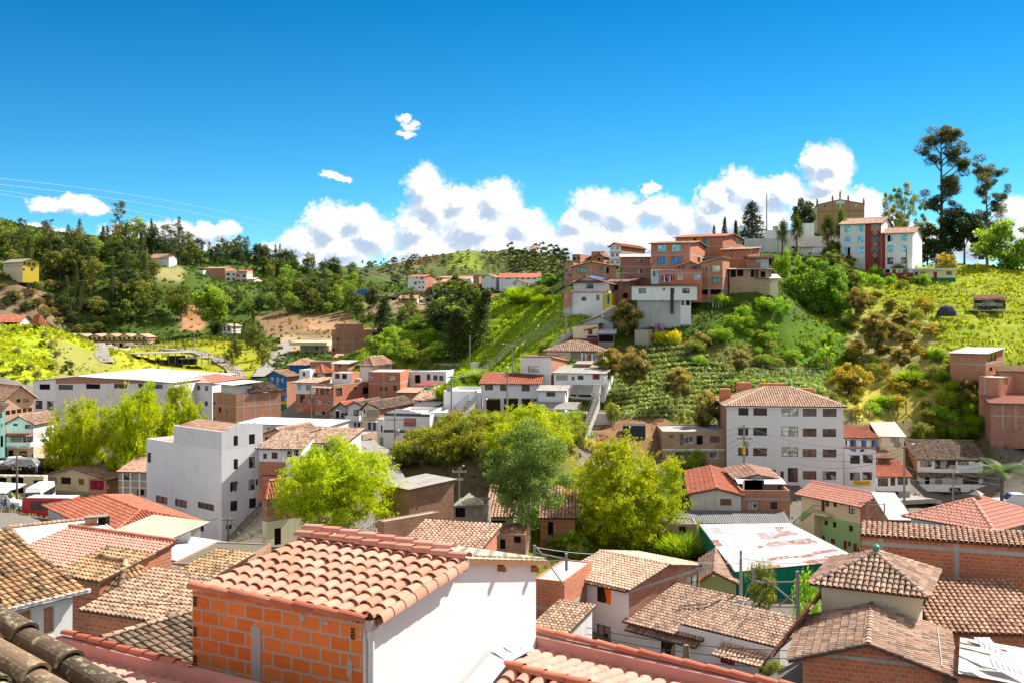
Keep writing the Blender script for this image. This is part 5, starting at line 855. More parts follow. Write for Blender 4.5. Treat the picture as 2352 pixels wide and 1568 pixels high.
H = house('slab_roof_house', 'house with a bare bright concrete slab roof beside the red tiled one', 'd1', 88, 56, 272, 78, 1150, 365, 540, 'cream', 'brick_old', roof=('flat', .02), rm='pale_concrete', wa=[(60,280,110,380,'o'),(130,315,200,420,'G')]); b = MB(); caps(b, H.pt(0, -.05, H.z1 + .05), H.pt(H.LA, -.05, H.z1 + .05), 't_light', r=.25); caps(b, H.pt(H.LA, 0, H.z1 + .05), H.pt(H.LA, H.LB, H.z1 + .05), 't_light', r=.25); b.build('coping', H.root)
H = house('red_hip_house', 'building with bright red hip roof and small brick rooftop shelter near the bus', 'd1', 103, 50, 1010, 435, 1540, 222, 360, 'white_old', 'white_old', LB=9, roof=('hip', 1.1, .5, 't_red')); b = MB(); p = P('d1', 770, 190, 98); b.obox(p, (1.0, .3, 0), (-.5, 1.2, 0), Z * 1.1, 'brick'); b.obox(p + Vector((1.04, .35, .1)), (.75, -.1, 0), (0, 1, 0), Z * 1.0, 'void'); slab(b, [p + Vector((-.1, -.1, 1.2)), p + Vector((1.95, .1, 1.3)), p + Vector((1.8, 1.3, 1.3)), p + Vector((-.4, 1.2, 1.2))], 'weathered_wood'); b.build('rooftop_shelter', H.root)
H = house('terrace_house', 'white room with cream sheet canopy and laundry terrace beside the slab roof', 'd1', 93, 28, 1498, 1150, 1530, 235, 420, 'white_old', LB=3, roof=('shedA', .4, 1.2, 'cream_sheet')); b = MB(); b.obox(H.pt(H.LA + .3, -2.6, H.z0 - 1), -H.uA * (H.LA + .4), H.uB * .15, Z * 2.2, 'block_grey'); b.build('terrace_wall', H.root)
b = MB(); roofplane(b, [P('d1', 1425, 432, 83), P('d1', 1800, 494, 81), P('d1', 2172, 302, 98), P('d1', 1700, 238, 101)], 'zinc', Y=500); p = [P('d1', 1425, 432, 83), P('d1', 1800, 494, 81), P('d1', 2172, 302, 98)]; rt_ = thing('zinc_shed', P('d1', 1800, 560, 88), 'shed with bright corrugated zinc roof at the foot of the tall white block', 'shed'); b.build('roof', rt_); b = MB()
for i in (0, 1): b.poly([p[i] - Z * 4, p[i + 1] - Z * 4, p[i + 1] - Z * .12, p[i] - Z * .12], 'cream')
b.build('wall', rt_)
b = MB(); roofplane(b, [P('d1', 1600, 620, 66), P('d1', 1930, 640, 65), P('d1', 1990, 545, 72), P('d1', 1490, 495, 72)], 'asbestos', Y=500); rt_ = thing('asbestos_shed', P('d1', 1700, 700, 68), 'dull cream corrugated roof beside the big orange brick wall', 'shed'); b.build('roof', rt_); b = MB(); q = [P('d1', 1600, 620, 66), P('d1', 1930, 640, 65)]; b.poly([q[0] - Z * 4, q[1] - Z * 4, q[1] - Z * .12, q[0] - Z * .12], 'brick_old'); b.build('wall', rt_)
H = house('brown_tar_roof_house', 'flat brown roof with salmon strips behind the asbestos shed', 'd1', 76, 10, 2100, 1560, 2100, 510, 700, 'brick_old', LB=7, roof=('flat', .03), rm='olive_tarp')
H = house('old_low_house', 'little old tiled roof squeezed left of the big orange brick wall', 'd1', 57, 25, 1760, 1480, 1800, 690, 800, 'brick_old', LB=4.4, roof=('shedA', .7, .3, 't_gold'))
# ---- centre hollow
H = house('old_brick_building', 'tall weathered brick building with grey sheet roof in the hollow', 'e5', 106, 46, 318, 240, 614, 212, 660, 'brick_old', 'brick_old', roof=('shedA', .3, .3, 'asbestos'), LA=4.5, wb=[(362,340,372,350,'o')])
H = house('retaining_wall', 'sloping old brick retaining wall below the weathered brick building', 'e5', 99, 46, 150, 120, 520, 432, 640, 'brick_old', 'brick_old', LA=1, cat='wall', roof=('flat', .02), low=(470, 'brick_old', 'brick_old'))
H = house('ruined_house', 'ruined brick house with empty windows and pots on its ledge', 'e5', 92, 4, 1092, 712, 1092, 518, 720, 'brick_old', LB=5, roof=('flat', .1), rm='soil', wa=[(797,522,842,567,'o'),(922,545,958,612,'o'),(1015,525,1060,570,'o')]); b = MB()
for x in (735, 762, 812, 845, 893, 908): q = P('e5', x, 517, 91.8); b.lathe(q, [(0, 0), (.10, 0), (.15, .3), (.12, .3), (0, .25)], 'white_cloth', 8)
b.build('flower_pot', H.root)
house('hidden_tile_house', 'tiled brick house half hidden behind the yellow green tree', 'e5', 100, 4, 1420, 1190, 1420, 402, 560, 'brick', LB=7, roof=('shedA', 1.6, .3, 't_light'), wa=[(1240,430,1275,520,'o')]); house('shaded_tile_house', 'shaded house with pale tiles behind the tall grey green tree', 'e5', 101, 4, 1010, 830, 1010, 395, 520, 'tan', LB=7, roof=('shedA', 1.6, .3, 't_light'), wa=[(850,420,960,500,'o')])
house('low_ridge_house', 'old clay tile ridge showing just behind the big foreground roof', 'e5', 62, 16, 735, 240, 735, 655, 760, 'brick_red', LB=5, roof=('shedA', .7, .3, 't_light'))
house('red_brick_block', 'red brick house wall beside the foreground white wall', 'd3', 72, 22, 530, 255, 560, 655, 1120, 'brick_red', LB=6, roof=('flat', .03), rm='pale_concrete', bands=[910])
H = house('orange_tile_annex', 'low old tile roofs at the foot of the red brick wall', 'd3', 66, 28, 545, 240, 560, 1112, 1300, 'white_old', LB=4, roof=('shedA', .6, .2, 't_old'))
house('bar_hut', 'wooden bar hut on stilts with khaki pyramid canopy and badge emblem', 'e5', 96, 8, 815, 612, 830, 322, 470, 'weathered_wood', LB=4, found=1.5, cat='hut', roof=('none',), wa=[(625,335,690,400,'o'),(735,345,785,395,'t')])
HH = bpy.data.objects['bar_hut']; b = MB(); c = [P('e5', 612, 322, 95), P('e5', 822, 318, 95), P('e5', 808, 296, 99.5), P('e5', 640, 298, 99.5)]; ap = P('e5', 716, 236, 97)
for i in range(4): b.poly([c[i], c[(i + 1) % 4], ap], 'khaki')
b.build('canopy', HH); b = MB(); n_ = (c[1] - c[0]).cross(ap - c[0]).normalized(); ce = (c[0] + c[1] + ap) / 3 + n_ * .04; u_ = (c[1] - c[0]).normalized(); v_ = n_.cross(u_)
for r_ in (.5, .36): b.tube([ce + u_ * r_ * 1.15 * math.cos(t) + v_ * r_ * .85 * math.sin(t) for t in [k * math.pi / 8 for k in range(17)]], .035, 'cream', 4, False)
b.obox(ce - u_ * .6 - v_ * .1, u_ * 1.2, v_ * .18, n_ * .02, 'cream'); b.build('badge_emblem', HH)
# ---- far background houses
for i in range(6):
 x0 = 522 + i * 135; lab = ['leftmost', 'second', 'third', 'fourth', 'fifth', 'rightmost'][i]
 house('gabled_holiday_house', lab + ' of six joined yellow gabled houses beyond the left meadow', 'c1', 432, 4, x0 + 134, x0, x0 + 134, 1217, 1312, 'cream', LB=8, roof=('gableB', ('px', x0 + 67, 1190), .6, 't_light'), group='yellow gabled row houses', bands=[1252], bm='wood', wa=[(x0 + 14, 1219, x0 + 36, 1240, 'g'), (x0 + 52, 1219, x0 + 72, 1246, 'd'), (x0 + 92, 1219, x0 + 116, 1240, 'g'), (x0 + 16, 1272, x0 + 46, 1308, 'o'), (x0 + 84, 1268, x0 + 112, 1310, 'd')], bandw=1.0)
house('yellow_lodge', 'yellow three storey lodge with balconies on the left hillside', 'c1', 410, 38, 205, 30, 352, 535, 655, 'cream', 'yellow_paint', roof=('gableA', 1.2, .8, 'asbestos'), bands=[575], wb=[(212,540,235,568,'h'),(250,545,275,572,'h'),(290,550,318,575,'h'),(205,598,225,618,'h'),(275,600,300,622,'h')])
house('far_white_house', 'small white house with red roofs at the left end of the distant row', 'c1', 582, 10, 1735, 1622, 1740, 648, 732, 'white', LB=8, roof=('gableA', 1.2, .5, 't_light'), wa=[(1632,655,1650,672,'g'),(1690,658,1712,675,'g'),(1635,705,1700,722,'o')])
house('far_tan_house', 'tan and white house with tiled porch beside the distant brick block', 'c1', 578, 10, 1838, 1738, 1842, 618, 722, 'white', LB=9, low=(660, 'tan'), roof=('flat', .3), wa=[(1755,665,1780,690,'w'),(1800,665,1828,690,'w'),(1770,625,1785,635,'g')])
house('far_brick_block', 'wide plain brick block in the distant row on the left hill', 'c1', 580, 14, 2035, 1838, 2040, 596, 730, 'brick', LB=12, roof=('gableA', .8, .2, 't_brown'), bands=[650], cols=[1935])
house('far_white_block', 'white four window house right of the distant brick block', 'c1', 575, 6, 2134, 2036, 2136, 622, 755, 'white', LB=9, roof=('flat', .3), wa=[(2048,642,2080,662,'g'),(2102,645,2122,662,'g'),(2048,686,2080,706,'g'),(2102,688,2122,706,'g'),(2048,732,2078,752,'w')])
house('far_pink_block', 'pinkish house with rooftop laundry at the right of the distant row', 'c1', 572, 6, 2232, 2137, 2234, 622, 752, 'pinkish', LB=9, roof=('shedA', .8, .2, 't_red'), low=(648, 'pale_concrete'), wa=[(2140,655,2170,675,'c'),(2192,655,2222,678,'g'),(2140,700,2170,720,'g'),(2192,700,2222,720,'g')])
house('far_low_house', 'low tan house with white roof at the very right of the distant row', 'c1', 570, 14, 2300, 2236, 2335, 695, 755, 'beige', LB=9, roof=('gableA', .9, .4, 'pale_sheet'))
house('far_brick_villa', 'small brick villa with balcony high in the left hill trees', 'c1', 610, 25, 1290, 1232, 1342, 462, 525, 'brick', roof=('flat', .2), wb=[(1295,475,1312,495,'o'),(1318,475,1335,495,'o')])
house('riding_kiosk', 'long red tiled kiosk roof at the left edge beyond the shrubs', 'c1', 330, 6, 182, -40, 182, 1078, 1135, 'white_old', LB=6, roof=('gableA', 1.8, .5, 't_red'), wa=[(30,1085,150,1130,'o')])
house('pavilion', 'red pyramid roofed pavilion behind the round garden shrubs', 'c1', 326, 40, 345, 280, 412, 1084, 1125, 'weathered_wood', roof=('hip', 2.4, .8, 't_red'))
house('white_chalet', 'little white house with gable and balcony near the earthworks', 'c1', 432, 22, 2095, 2012, 2130, 1118, 1215, 'white', LB=6, roof=('gableB', ('px', 2050, 1100), .6, 't_light'), bands=[1165], bm='wood', wa=[(2020,1122,2040,1160,'d'),(2058,1122,2080,1160,'d'),(2025,1180,2045,1212,'o')])
house('teal_hut', 'small teal painted hut on the meadow edge', 'c1', 410, 10, 2308, 2222, 2312, 1184, 1222, 'teal_cloth', LB=5, roof=('shedA', .3, .3, 'green_metal'))
house('white_hotel_block', 'four storey white block with brick flank at the left of the far terrace', 'c2', 500, 22, 1620, 1466, 1718, 672, 836, 'white', 'brick', roof=('gableA', 1.0, .5, 't_red'), low=(806, 'brick_dark', 'brick_dark'), wa=[(1540,675,1555,690,'h'),(1580,675,1608,698,'h'),(1522,718,1548,745,'h'),(1563,716,1580,734,'h'),(1596,716,1612,734,'h'),(1512,764,1528,780,'h'),(1562,764,1580,778,'h'),(1596,762,1612,780,'h')])
for i, (x0, x1, yt, yb, lab) in enumerate([(1690,1775,738,800,'lowest'),(1770,1850,718,785,'second lowest'),(1845,1935,700,775,'middle'),(1930,2055,692,768,'highest')]):
 Hh = house('stair_row_house', lab + ' of the white stepped row houses with outside stairs', 'c2', 500, 10, x1 - 22, x0, x1, yt, yb, 'white', LB=9, roof=('gableA', 1.4, .5, 't_light'), group='white stepped row houses on the far terrace', wa=[(x0 + 8, yt + 5, x0 + 26, yt + 22, 'h'), (x0 + 36, yt + 2, x0 + 54, yt + 22, 'h'), (x0 + 14, yb - 26, x0 + 30, yb - 6, 'h')])
 q = onface(Hh, 'A', x1 - 52, yb - 34); MB().tube([q + Hh.nA * .6, q + Hh.nA * .6 + Hh.dA * 5 - Z * 5.5], .45, 'white', 4).build('stair_ramp', Hh.root)
house('flat_villa', 'white villa with dark balcony behind the stepped row houses', 'c2', 530, 15, 1830, 1745, 1860, 680, 735, 'white', LB=8, roof=('shedA', .8, .5, 't_light'), wa=[(1772,684,1800,702,'o')])
house('far_brick_cube', 'brick cube house between the white rows on the far terrace', 'c2', 500, 20, 2110, 2058, 2134, 672, 728, 'brick', roof=('flat', .1)); house('far_white_gable', 'white gable house with two windows right of the far brick cube', 'c2', 495, 16, 2262, 2137, 2300, 680, 745, 'white', LB=10, roof=('gableB', ('px', 2192, 650), .4, 't_red'), wa=[(2144,670,2158,690,'h'),(2230,672,2242,692,'h')])
house('far_long_house', 'long white house with red tiled roof at the right of the far terrace', 'c3', 490, 5, 308, -60, 310, 678, 740, 'white', LB=10, roof=('gableA', 2.0, .5, 't_red'), wa=[(5,680,20,698,'g'),(28,680,44,698,'g'),(92,684,112,698,'g'),(140,684,168,698,'g'),(192,684,215,698,'g'),(245,684,275,698,'g')])
house('far_corner_house', 'white double gabled house below the long far red roof', 'c3', 470, 12, 210, 62, 215, 728, 805, 'white', LB=9, roof=('gableB', ('px', 110, 704), .4, 't_red'), low=(790, 'dark_cloth'), wa=[(75,730,88,748,'h'),(150,735,162,750,'h'),(190,735,200,750,'h')])
house('far_small_brick', 'small brick and white shed below the far corner house', 'c3', 455, 15, 262, 135, 280, 780, 830, 'white', 'brick', LB=6, roof=('shedA', .8, .4, 't_light'), zones=[(172, 262, 'brick')])
house('bus_shelter', 'open roadside shelter with pale tiled roof on the far road', 'c2', 470, 4, 1550, 1398, 1555, 866, 896, 'beige', LB=5, roof=('gableA', 1.2, .6, 't_light'), wa=[(1415,870,1470,892,'o'),(1480,870,1540,892,'o')])
house('twin_brick_house', 'brick house with salmon roof left of the slanting dark pine', 'c2', 400, 20, 1945, 1862, 2000, 855, 985, 'brick', LB=8, roof=('gableA', 1.2, .5, 't_red'), wa=[(1915,870,1922,895,'o'),(1870,925,1885,950,'o')]); house('twin_brick_house', 'long low brick house with salmon roof right of the slanting dark pine', 'c2', 400, 6, 2352, 2155, 2356, 872, 975, 'brick', LB=9, roof=('gableA', 1.6, .5, 't_red'))
H = house('brick_warehouse', 'large brick building with rooftop parapets and clothes beyond the brick row', 'c2', 330, 66, 812, 780, 1128, 1205, 1412, 'brick_dark', 'brick', roof=('flat', .15), bands=[1262, 1310], colsB=[880, 968], wb=[(830,1225,843,1255,'g'),(822,1305,832,1340,'g')], wa=[(788,1305,806,1350,'o')]); b = MB(); pt = H.pt
b.obox(pt(0, .3, H.z1 + .01), H.uB * 19, H.uA * 6, Z * 1.8, 'brick'); b.obox(pt(0, 1, H.z1 + 1.8), H.uB * 8, H.uA * 4, Z * 1.8, 'brick'); b.build('parapet_room', H.root)
house('sheet_roof_hall', 'grey hall with dark edged metal roof right of the brick building', 'c2', 335, 12, 1240, 1100, 1300, 1165, 1230, 'grey_wall', LB=10, roof=('shedA', .5, .8, 'zinc')); house('low_brick_yard', 'small brick outbuilding with salmon roof before the brick building', 'c2', 315, 12, 965, 798, 968, 1400, 1430, 'brick', LB=5, roof=('gableA', .8, .3, 't_pink'))
H = house('concrete_house', 'unfinished concrete house on stilts with a bright flat slab roof', 'c2', 345, 6, 690, 492, 692, 1292, 1350, 'concrete', LB=8, found=1, roof=('none',), wa=[(628,1303,655,1330,'m'),(530,1300,560,1350,'t')]); b = MB(); b.obox(H.pt(-2.2, -2, H.z1), H.uA * (H.LA + 5.2), H.uB * 12, Z * 1.1, 'cream'); b.build('roof_slab', H.root); b = MB()
for a in (.3, 7, 14, H.LA - 1): b.obox(H.pt(a, .3, H.z0 - 4), H.uA * .8, H.uB * .8, Z * 4, 'concrete')
b.build('stilt', H.root)
house('ridge_villa', 'tiny pale villa on the crest of the far hill', 'c2', 1290, 10, 2050, 1930, 2055, 462, 476, 'white', LB=15, roof=('gableA', 3, 1, 't_light')); house('ridge_cottage', 'tiny cottage on the far hill crest above the forest patch', 'c3', 1240, 10, 270, 218, 272, 425, 442, 'pinkish', LB=12, roof=('gableA', 4, 1, 't_light'))
H = house('salmon_far_house', 'small salmon roofed house among the mid valley trees', 'D', 520, 10, 388, 345, 392, 592, 600, 'white', LB=8, roof=('gableA', 2, .5, 't_light'))
# ================================================================== TERRAIN
A_ = [(x, y, Y) for (x, y, Y) in [
 (1380,1490,74),(1600,1520,69),(1000,1400,70),(200,1430,62),(30,1330,95),(450,1272,125),(200,1195,165),(60,1075,190),(700,1240,112),(900,1262,105),(1050,1235,112),(1250,1300,100),(1450,1300,97),(1700,1215,112),(1900,1345,98),(1850,1300,110),(1960,1300,110),(1780,1262,116),(2120,1240,116),(2300,1165,146),(1800,1118,142),(1110,1195,126),(1000,1195,128),(925,1092,156),(950,1180,130),(880,1062,165),(850,1020,185),(770,1050,150),(300,1150,150),
 (955,992,151),(1040,992,149),(1100,990,147),(1180,986,143),(1290,990,140),(940,1090,140),(1020,1100,136),(1120,1110,132),(1250,1100,128),(1000,975,158),(1420,1000,150),(1480,978,153),(1430,1040,143),(1370,1020,146),(1600,1010,152),(1350,1090,136),(1500,1110,132),(1320,1060,140),(1340,960,158),
 (1450,958,157),(1640,955,160),(1880,905,170),(1480,800,186),(1550,792,190),(1700,862,179),(1650,835,184),(1420,880,170),(1800,880,176),(1750,930,168),
 (1400,762,196),(1310,802,188),(1300,722,206),(1450,738,200),(1600,742,203),(1700,702,213),(1800,655,226),(1750,800,196),(1780,700,216),(1850,800,200),
 (1080,862,196),(1100,760,236),(1160,708,256),(1280,692,250),(900,835,226),(950,785,246),(1020,722,276),(1220,760,222),(1180,830,200),(1000,810,230),(1250,830,188),(860,790,290),
 (560,955,222),(700,960,208),(620,900,240),(640,872,262),(60,905,216),(150,872,242),(200,852,272),(0,770,300),(100,768,305),(215,845,292),(60,820,268),(270,862,262),
 (400,838,335),(300,812,350),(480,862,292),(545,868,290),(560,830,340),(240,800,425),(400,775,430),(160,790,415),(60,745,398),(0,742,380),(60,650,430),(200,650,485),(150,575,530),(0,560,520),(250,572,600),(400,590,650),(560,600,700),(700,628,730),(820,655,780),
 (440,662,585),(560,662,582),(450,742,480),(600,735,480),(750,735,460),(720,790,400),(700,812,372),(660,800,372),(760,838,332),(850,745,430),(950,705,480),(1080,692,490),(1200,678,500),(900,688,520),(1000,705,480),(1260,690,480),(650,752,440),(780,800,385),(640,800,365),(610,850,300),
 (850,652,1000),(900,610,1300),(1000,596,1350),(1150,588,1350),(1280,600,1250),(1350,630,1200),(1500,640,1200),(950,650,1000),(1150,640,900),(1000,675,700),(1150,665,700),
 (2020,622,257),(1900,645,250),(1850,585,285),(1900,545,325),(2120,612,258),(2200,602,274),(2352,620,282),(2260,650,246),(2350,702,230),(2270,722,222),(2130,702,226),(2100,802,200),(2300,792,200),(2250,905,185),(2000,905,185),(1950,810,205),(1900,722,222),(2050,1005,165),(2250,1012,164),(2350,945,178),(1960,1005,160),(2150,960,172),(2030,700,230),(2180,655,246),(2320,760,212),(1750,590,270),(1680,600,262),(1560,640,235),(1400,650,232),(2120,1060,160),(1330,680,228)]]
pts = [P('D', *a) for a in A_] + [Vector(v) for v in ANCH if v.y > 56]
for (X, Y, Z_) in [(0,3,-13),(-6,10,-13),(7,10,-13),(-30,8,-14),(30,8,-14),(0,25,-15),(-12,25,-15),(12,25,-15),(0,45,-19),(-22,45,-19),(22,45,-19),(-60,60,-24),(60,60,-24),(0,60,-22.5),(-8,58,-22),
 (25,340,-6),(-25,340,-8),(60,330,-4),(110,330,2),(150,420,0),(250,420,-5),(110,420,12),(60,420,-5),(400,900,-20),(300,700,-20),(200,600,-15),(-500,1400,60),(-250,1200,20),(-350,900,40),(0,1900,30),(-700,2500,40),(700,2500,30),(0,3500,20),(900,1500,-10),(-1500,3500,40),(1800,3500,20),(600,1000,-30),(-450,700,70),(-420,500,55),(-260,330,0),(-200,200,-20),(-150,120,-28),(200,200,5),(240,260,18),(160,120,-26)]: pts.append(Vector((X, Y, Z_)))
Q = np.array([(p.x / p.y * 7.0, math.log(max(p.y, 3)) * 5.0, p.z) for p in pts])
key = {}
for q in Q: key.setdefault((round(q[0] * 12), round(q[1] * 12)), []).append(q)
Q = np.array([np.array(v) for v in [(sum(a[0] for a in k) / len(k), sum(a[1] for a in k) / len(k), min(a[2] for a in k)) for k in key.values()]])
def tps(r): 
 return np.where(r > 1e-9, r * r * np.log(np.maximum(r, 1e-9)), 0)
n_ = len(Q); scl = np.exp(Q[:, 1] / 5.0)
K_ = tps(np.linalg.norm(Q[:, None, :2] - Q[None, :, :2], axis=2)) + np.eye(n_) * .05
Pm = np.c_[np.ones(n_), Q[:, :2]]; M_ = np.block([[K_, Pm], [Pm.T, np.zeros((3, 3))]])
wts = np.linalg.solve(M_, np.r_[Q[:, 2] / scl, 0, 0, 0])   # interpolate the slope angle z / distance
def base_h(T, LY):
 q = np.stack([T.ravel() * 7, LY.ravel() * 5], 1); out = np.empty(len(q))
 for i in range(0, len(q), 20000):
  s = q[i:i + 20000]; out[i:i + 20000] = tps(np.linalg.norm(s[:, None, :] - Q[None, :, :2], axis=2)) @ wts[:n_] + wts[n_] + s @ wts[n_ + 1:]
 return (out * np.exp(LY.ravel())).reshape(T.shape)
tg = np.concatenate([np.linspace(-1.1, -.56, 24), np.linspace(-.55, .55, 500), np.linspace(.56, 1.1, 24)])
yg = np.concatenate([np.geomspace(3, 60, 30)[:-1], np.geomspace(60, 150, 150)[:-1], np.geomspace(150, 290, 260)[:-1], np.geomspace(290, 700, 170)[:-1], np.geomspace(700, 1600, 90)[:-1], np.geomspace(1600, 9000, 25)])
nt, ny = len(tg), len(yg)
tc_ = np.linspace(-1.1, 1.1, 150); lc_ = np.linspace(math.log(3), math.log(9000), 260)
Tc, Lc = np.meshgrid(tc_, lc_); Hc = base_h(np.clip(Tc, -.75, .75), np.clip(Lc, 0, math.log(3600)))
def bil(G_, T, L):
 a = np.clip((T - tc_[0]) / (tc_[1] - tc_[0]), 0, len(tc_) - 1.001); b = np.clip((L - lc_[0]) / (lc_[1] - lc_[0]), 0, len(lc_) - 1.001)
 i = a.astype(int); j = b.astype(int); u = a - i; v = b - j
 u = u * u * (3 - 2 * u) * .0 + u; return (G_[j, i] * (1 - u) + G_[j, i + 1] * u) * (1 - v) + (G_[j + 1, i] * (1 - u) + G_[j + 1, i + 1] * u) * v
rg = np.random.default_rng(5); LAT = rg.random((256, 256))
def vnoise(X, Y, s):
 a = X / s; b = Y / s; i = np.floor(a).astype(int); j = np.floor(b).astype(int); u = a - i; v = b - j; u = u * u * (3 - 2 * u); v = v * v * (3 - 2 * v)
 g_ = lambda p, q: LAT[p & 255, q & 255]
 return (g_(i, j) * (1 - u) + g_(i + 1, j) * u) * (1 - v) + (g_(i, j + 1) * (1 - u) + g_(i + 1, j + 1) * u) * v - .5
def box_blend(x, y, x0, x1, y0, y1, s=12):
 f = lambda t: np.clip(t, 0, 1)
 return f((x - x0) / s + .5) * f((x1 - x) / s + .5) * f((y - y0) / s + .5) * f((y1 - y) / s + .5)
Tg, Yg = np.meshgrid(tg, yg); Lg = np.log(Yg); Zg = bil(Hc, Tg, Lg); Xg = Tg * Yg
XP = CX + F * Tg; YP = HY - F * Zg / Yg
past = box_blend(XP, YP, 2020, 2500, 560, 830, 40) * (Yg > 185) * (Yg < 300)
cen = box_blend(XP, YP, 1040, 1330, 690, 850, 30) * (Yg > 170) * (Yg < 300)
wild = np.clip((Yg - 120) / 40, 0, 1)
Zs = Zg + (np.sin(2 * math.pi * (Zg / 1.15 + 1.6 * vnoise(Xg, Yg, 9) + .8 * vnoise(Xg, Yg, 3))) * .36) * (past + cen * .5)
Zs += (1 - .75 * past) * wild * (vnoise(Xg, Yg, 6) * .5 + vnoise(Xg, Yg, 2) * .25) * np.clip(Yg / 200, .4, 1)
far = np.clip((Yg - 400) / 300, 0, 1); Zs += far * (vnoise(Xg, Yg, 60) * 12 + vnoise(Xg, Yg, 25) * 5)
# keep yards flat under each house footprint corner
Zf = Zs; GZ = None
def H_at(X, Y):
 t = X / Y; a = np.interp(t, tg, np.arange(nt)); b = np.interp(Y, yg, np.arange(ny)); i = min(int(a), nt - 2); j = min(int(b), ny - 2); u = a - i; v = b - j
 return (Zf[j, i] * (1 - u) + Zf[j, i + 1] * u) * (1 - v) + (Zf[j + 1, i] * (1 - u) + Zf[j + 1, i + 1] * u) * v
def hit(K, x, y, ymin=60, ymax=2600):
 """the ground point seen at a picture position, searching outward from ymin metres"""
 r = ray(K, x, y); j0 = int(np.searchsorted(yg, ymin)); j1 = int(np.searchsorted(yg, ymax)); a = float(np.interp(r.x, tg, np.arange(nt))); i = min(int(a), nt - 2); u = a - i
 colz = Zf[j0:j1, i] * (1 - u) + Zf[j0:j1, i + 1] * u; d = r.z * yg[j0:j1] - colz
 k = np.nonzero(d < 0)[0]
 if len(k) == 0 or k[0] == 0:
  if len(k) == 0: return None
  Y = yg[j0]
 else: k = k[0]; f = d[k - 1] / (d[k - 1] - d[k]); Y = yg[j0 + k - 1] * (1 - f) + yg[j0 + k] * f
 return Vector((r.x * Y, Y, H_at(r.x * Y, Y)))
col_ = np.zeros(Zg.shape + (3,)); col_[:] = (.075, .125, .022)
def zone(x0, x1, y0, y1, c, s=25, a=0, b=9e9, k=1.0):
 w = box_blend(XP + vnoise(Xg, Yg, 11) * 26, YP + vnoise(Xg + 50, Yg, 9) * 20, x0, x1, y0, y1, s) * (Yg > a) * (Yg < b) * k
 col_[:] = col_ * (1 - w[..., None]) + np.array(c) * w[..., None]
zone(-2000, 5000, 950, 9000, (0.2, 0.18, 0.15), 20, 0, 215); zone(-2000, 860, 870, 9000, (0.21, 0.19, 0.16), 15, 0, 230)
zone(-900, 330, 740, 885, (0.341, 0.401, 0.02), 15, 225, 330); zone(120, 260, 770, 880, (0.3, 0.3, 0.07), 25, 240, 310)
zone(250, 620, 790, 875, (0.369, 0.378, 0.032), 15, 270, 430); zone(-900, 160, 640, 745, (0.2, 0.14, 0.08), 20, 350, 470)
zone(590, 810, 722, 775, (0.3, 0.19, 0.11), 12, 380, 520); zone(640, 790, 775, 812, (0.46, 0.33, 0.21), 12, 330, 420); zone(420, 470, 695, 760, (0.46, 0.25, 0.13), 14, 400, 520); zone(700, 830, 740, 760, (0.5, 0.3, 0.17), 8, 380, 520)
zone(360, 420, 605, 650, (0.36, 0.32, 0.13), 14, 450, 700); zone(820, 900, 750, 830, (0.284, 0.283, 0.04), 20, 280, 460); zone(820, 1250, 690, 720, (0.32, 0.24, 0.15), 12, 430, 520)
zone(800, 1400, 560, 660, (0.121, 0.142, 0.04), 20, 800, 1700); zone(880, 960, 600, 640, (0.2, 0.2, 0.09), 14, 800, 1500); zone(930, 990, 588, 604, (0.42, 0.2, 0.1), 6, 900, 1500); zone(1040, 1100, 585, 625, (0.256, 0.33, 0.04), 14, 800, 1500); 
zone(1030, 1420, 690, 870, (0.241, 0.354, 0.014), 20, 165, 300); zone(820, 1050, 755, 860, (0.227, 0.307, 0.02), 20, 200, 300)
zone(1890, 2600, 560, 830, (0.298, 0.354, 0.024), 30, 180, 300); zone(1890, 2140, 730, 900, (0.42, 0.38, 0.14), 45, 165, 235); zone(1950, 2300, 850, 980, (0.426, 0.378, 0.064), 40, 160, 205); zone(1930, 2300, 965, 1075, (0.17, 0.14, 0.07), 18, 150, 185)
zone(1640, 1960, 740, 870, (0.099, 0.189, 0.012), 30, 170, 225); zone(1400, 1900, 785, 975, (0.142, 0.153, 0.04), 12, 150, 192); zone(1360, 1530, 955, 1060, (0.27, 0.15, 0.085), 12, 138, 160)
zone(915, 1140, 1010, 1220, (0.17, 0.125, 0.06), 14, 118, 152); zone(1140, 1330, 1000, 1130, (0.17, 0.165, 0.032), 20, 120, 150); zone(1230, 1340, 760, 960, (0.227, 0.283, 0.024), 20, 150, 200)
zone(1120, 1620, 1090, 1330, (0.114, 0.177, 0.016), 25, 85, 140); zone(900, 1130, 1090, 1280, (0.13, 0.11, 0.06), 25, 85, 140)
V = np.stack([Xg, Yg, Zs], 2).reshape(-1, 3)
idx = np.arange(nt * ny).reshape(ny, nt); Fq = np.stack([idx[:-1, :-1], idx[:-1, 1:], idx[1:, 1:], idx[1:, :-1]], 2).reshape(-1, 4)
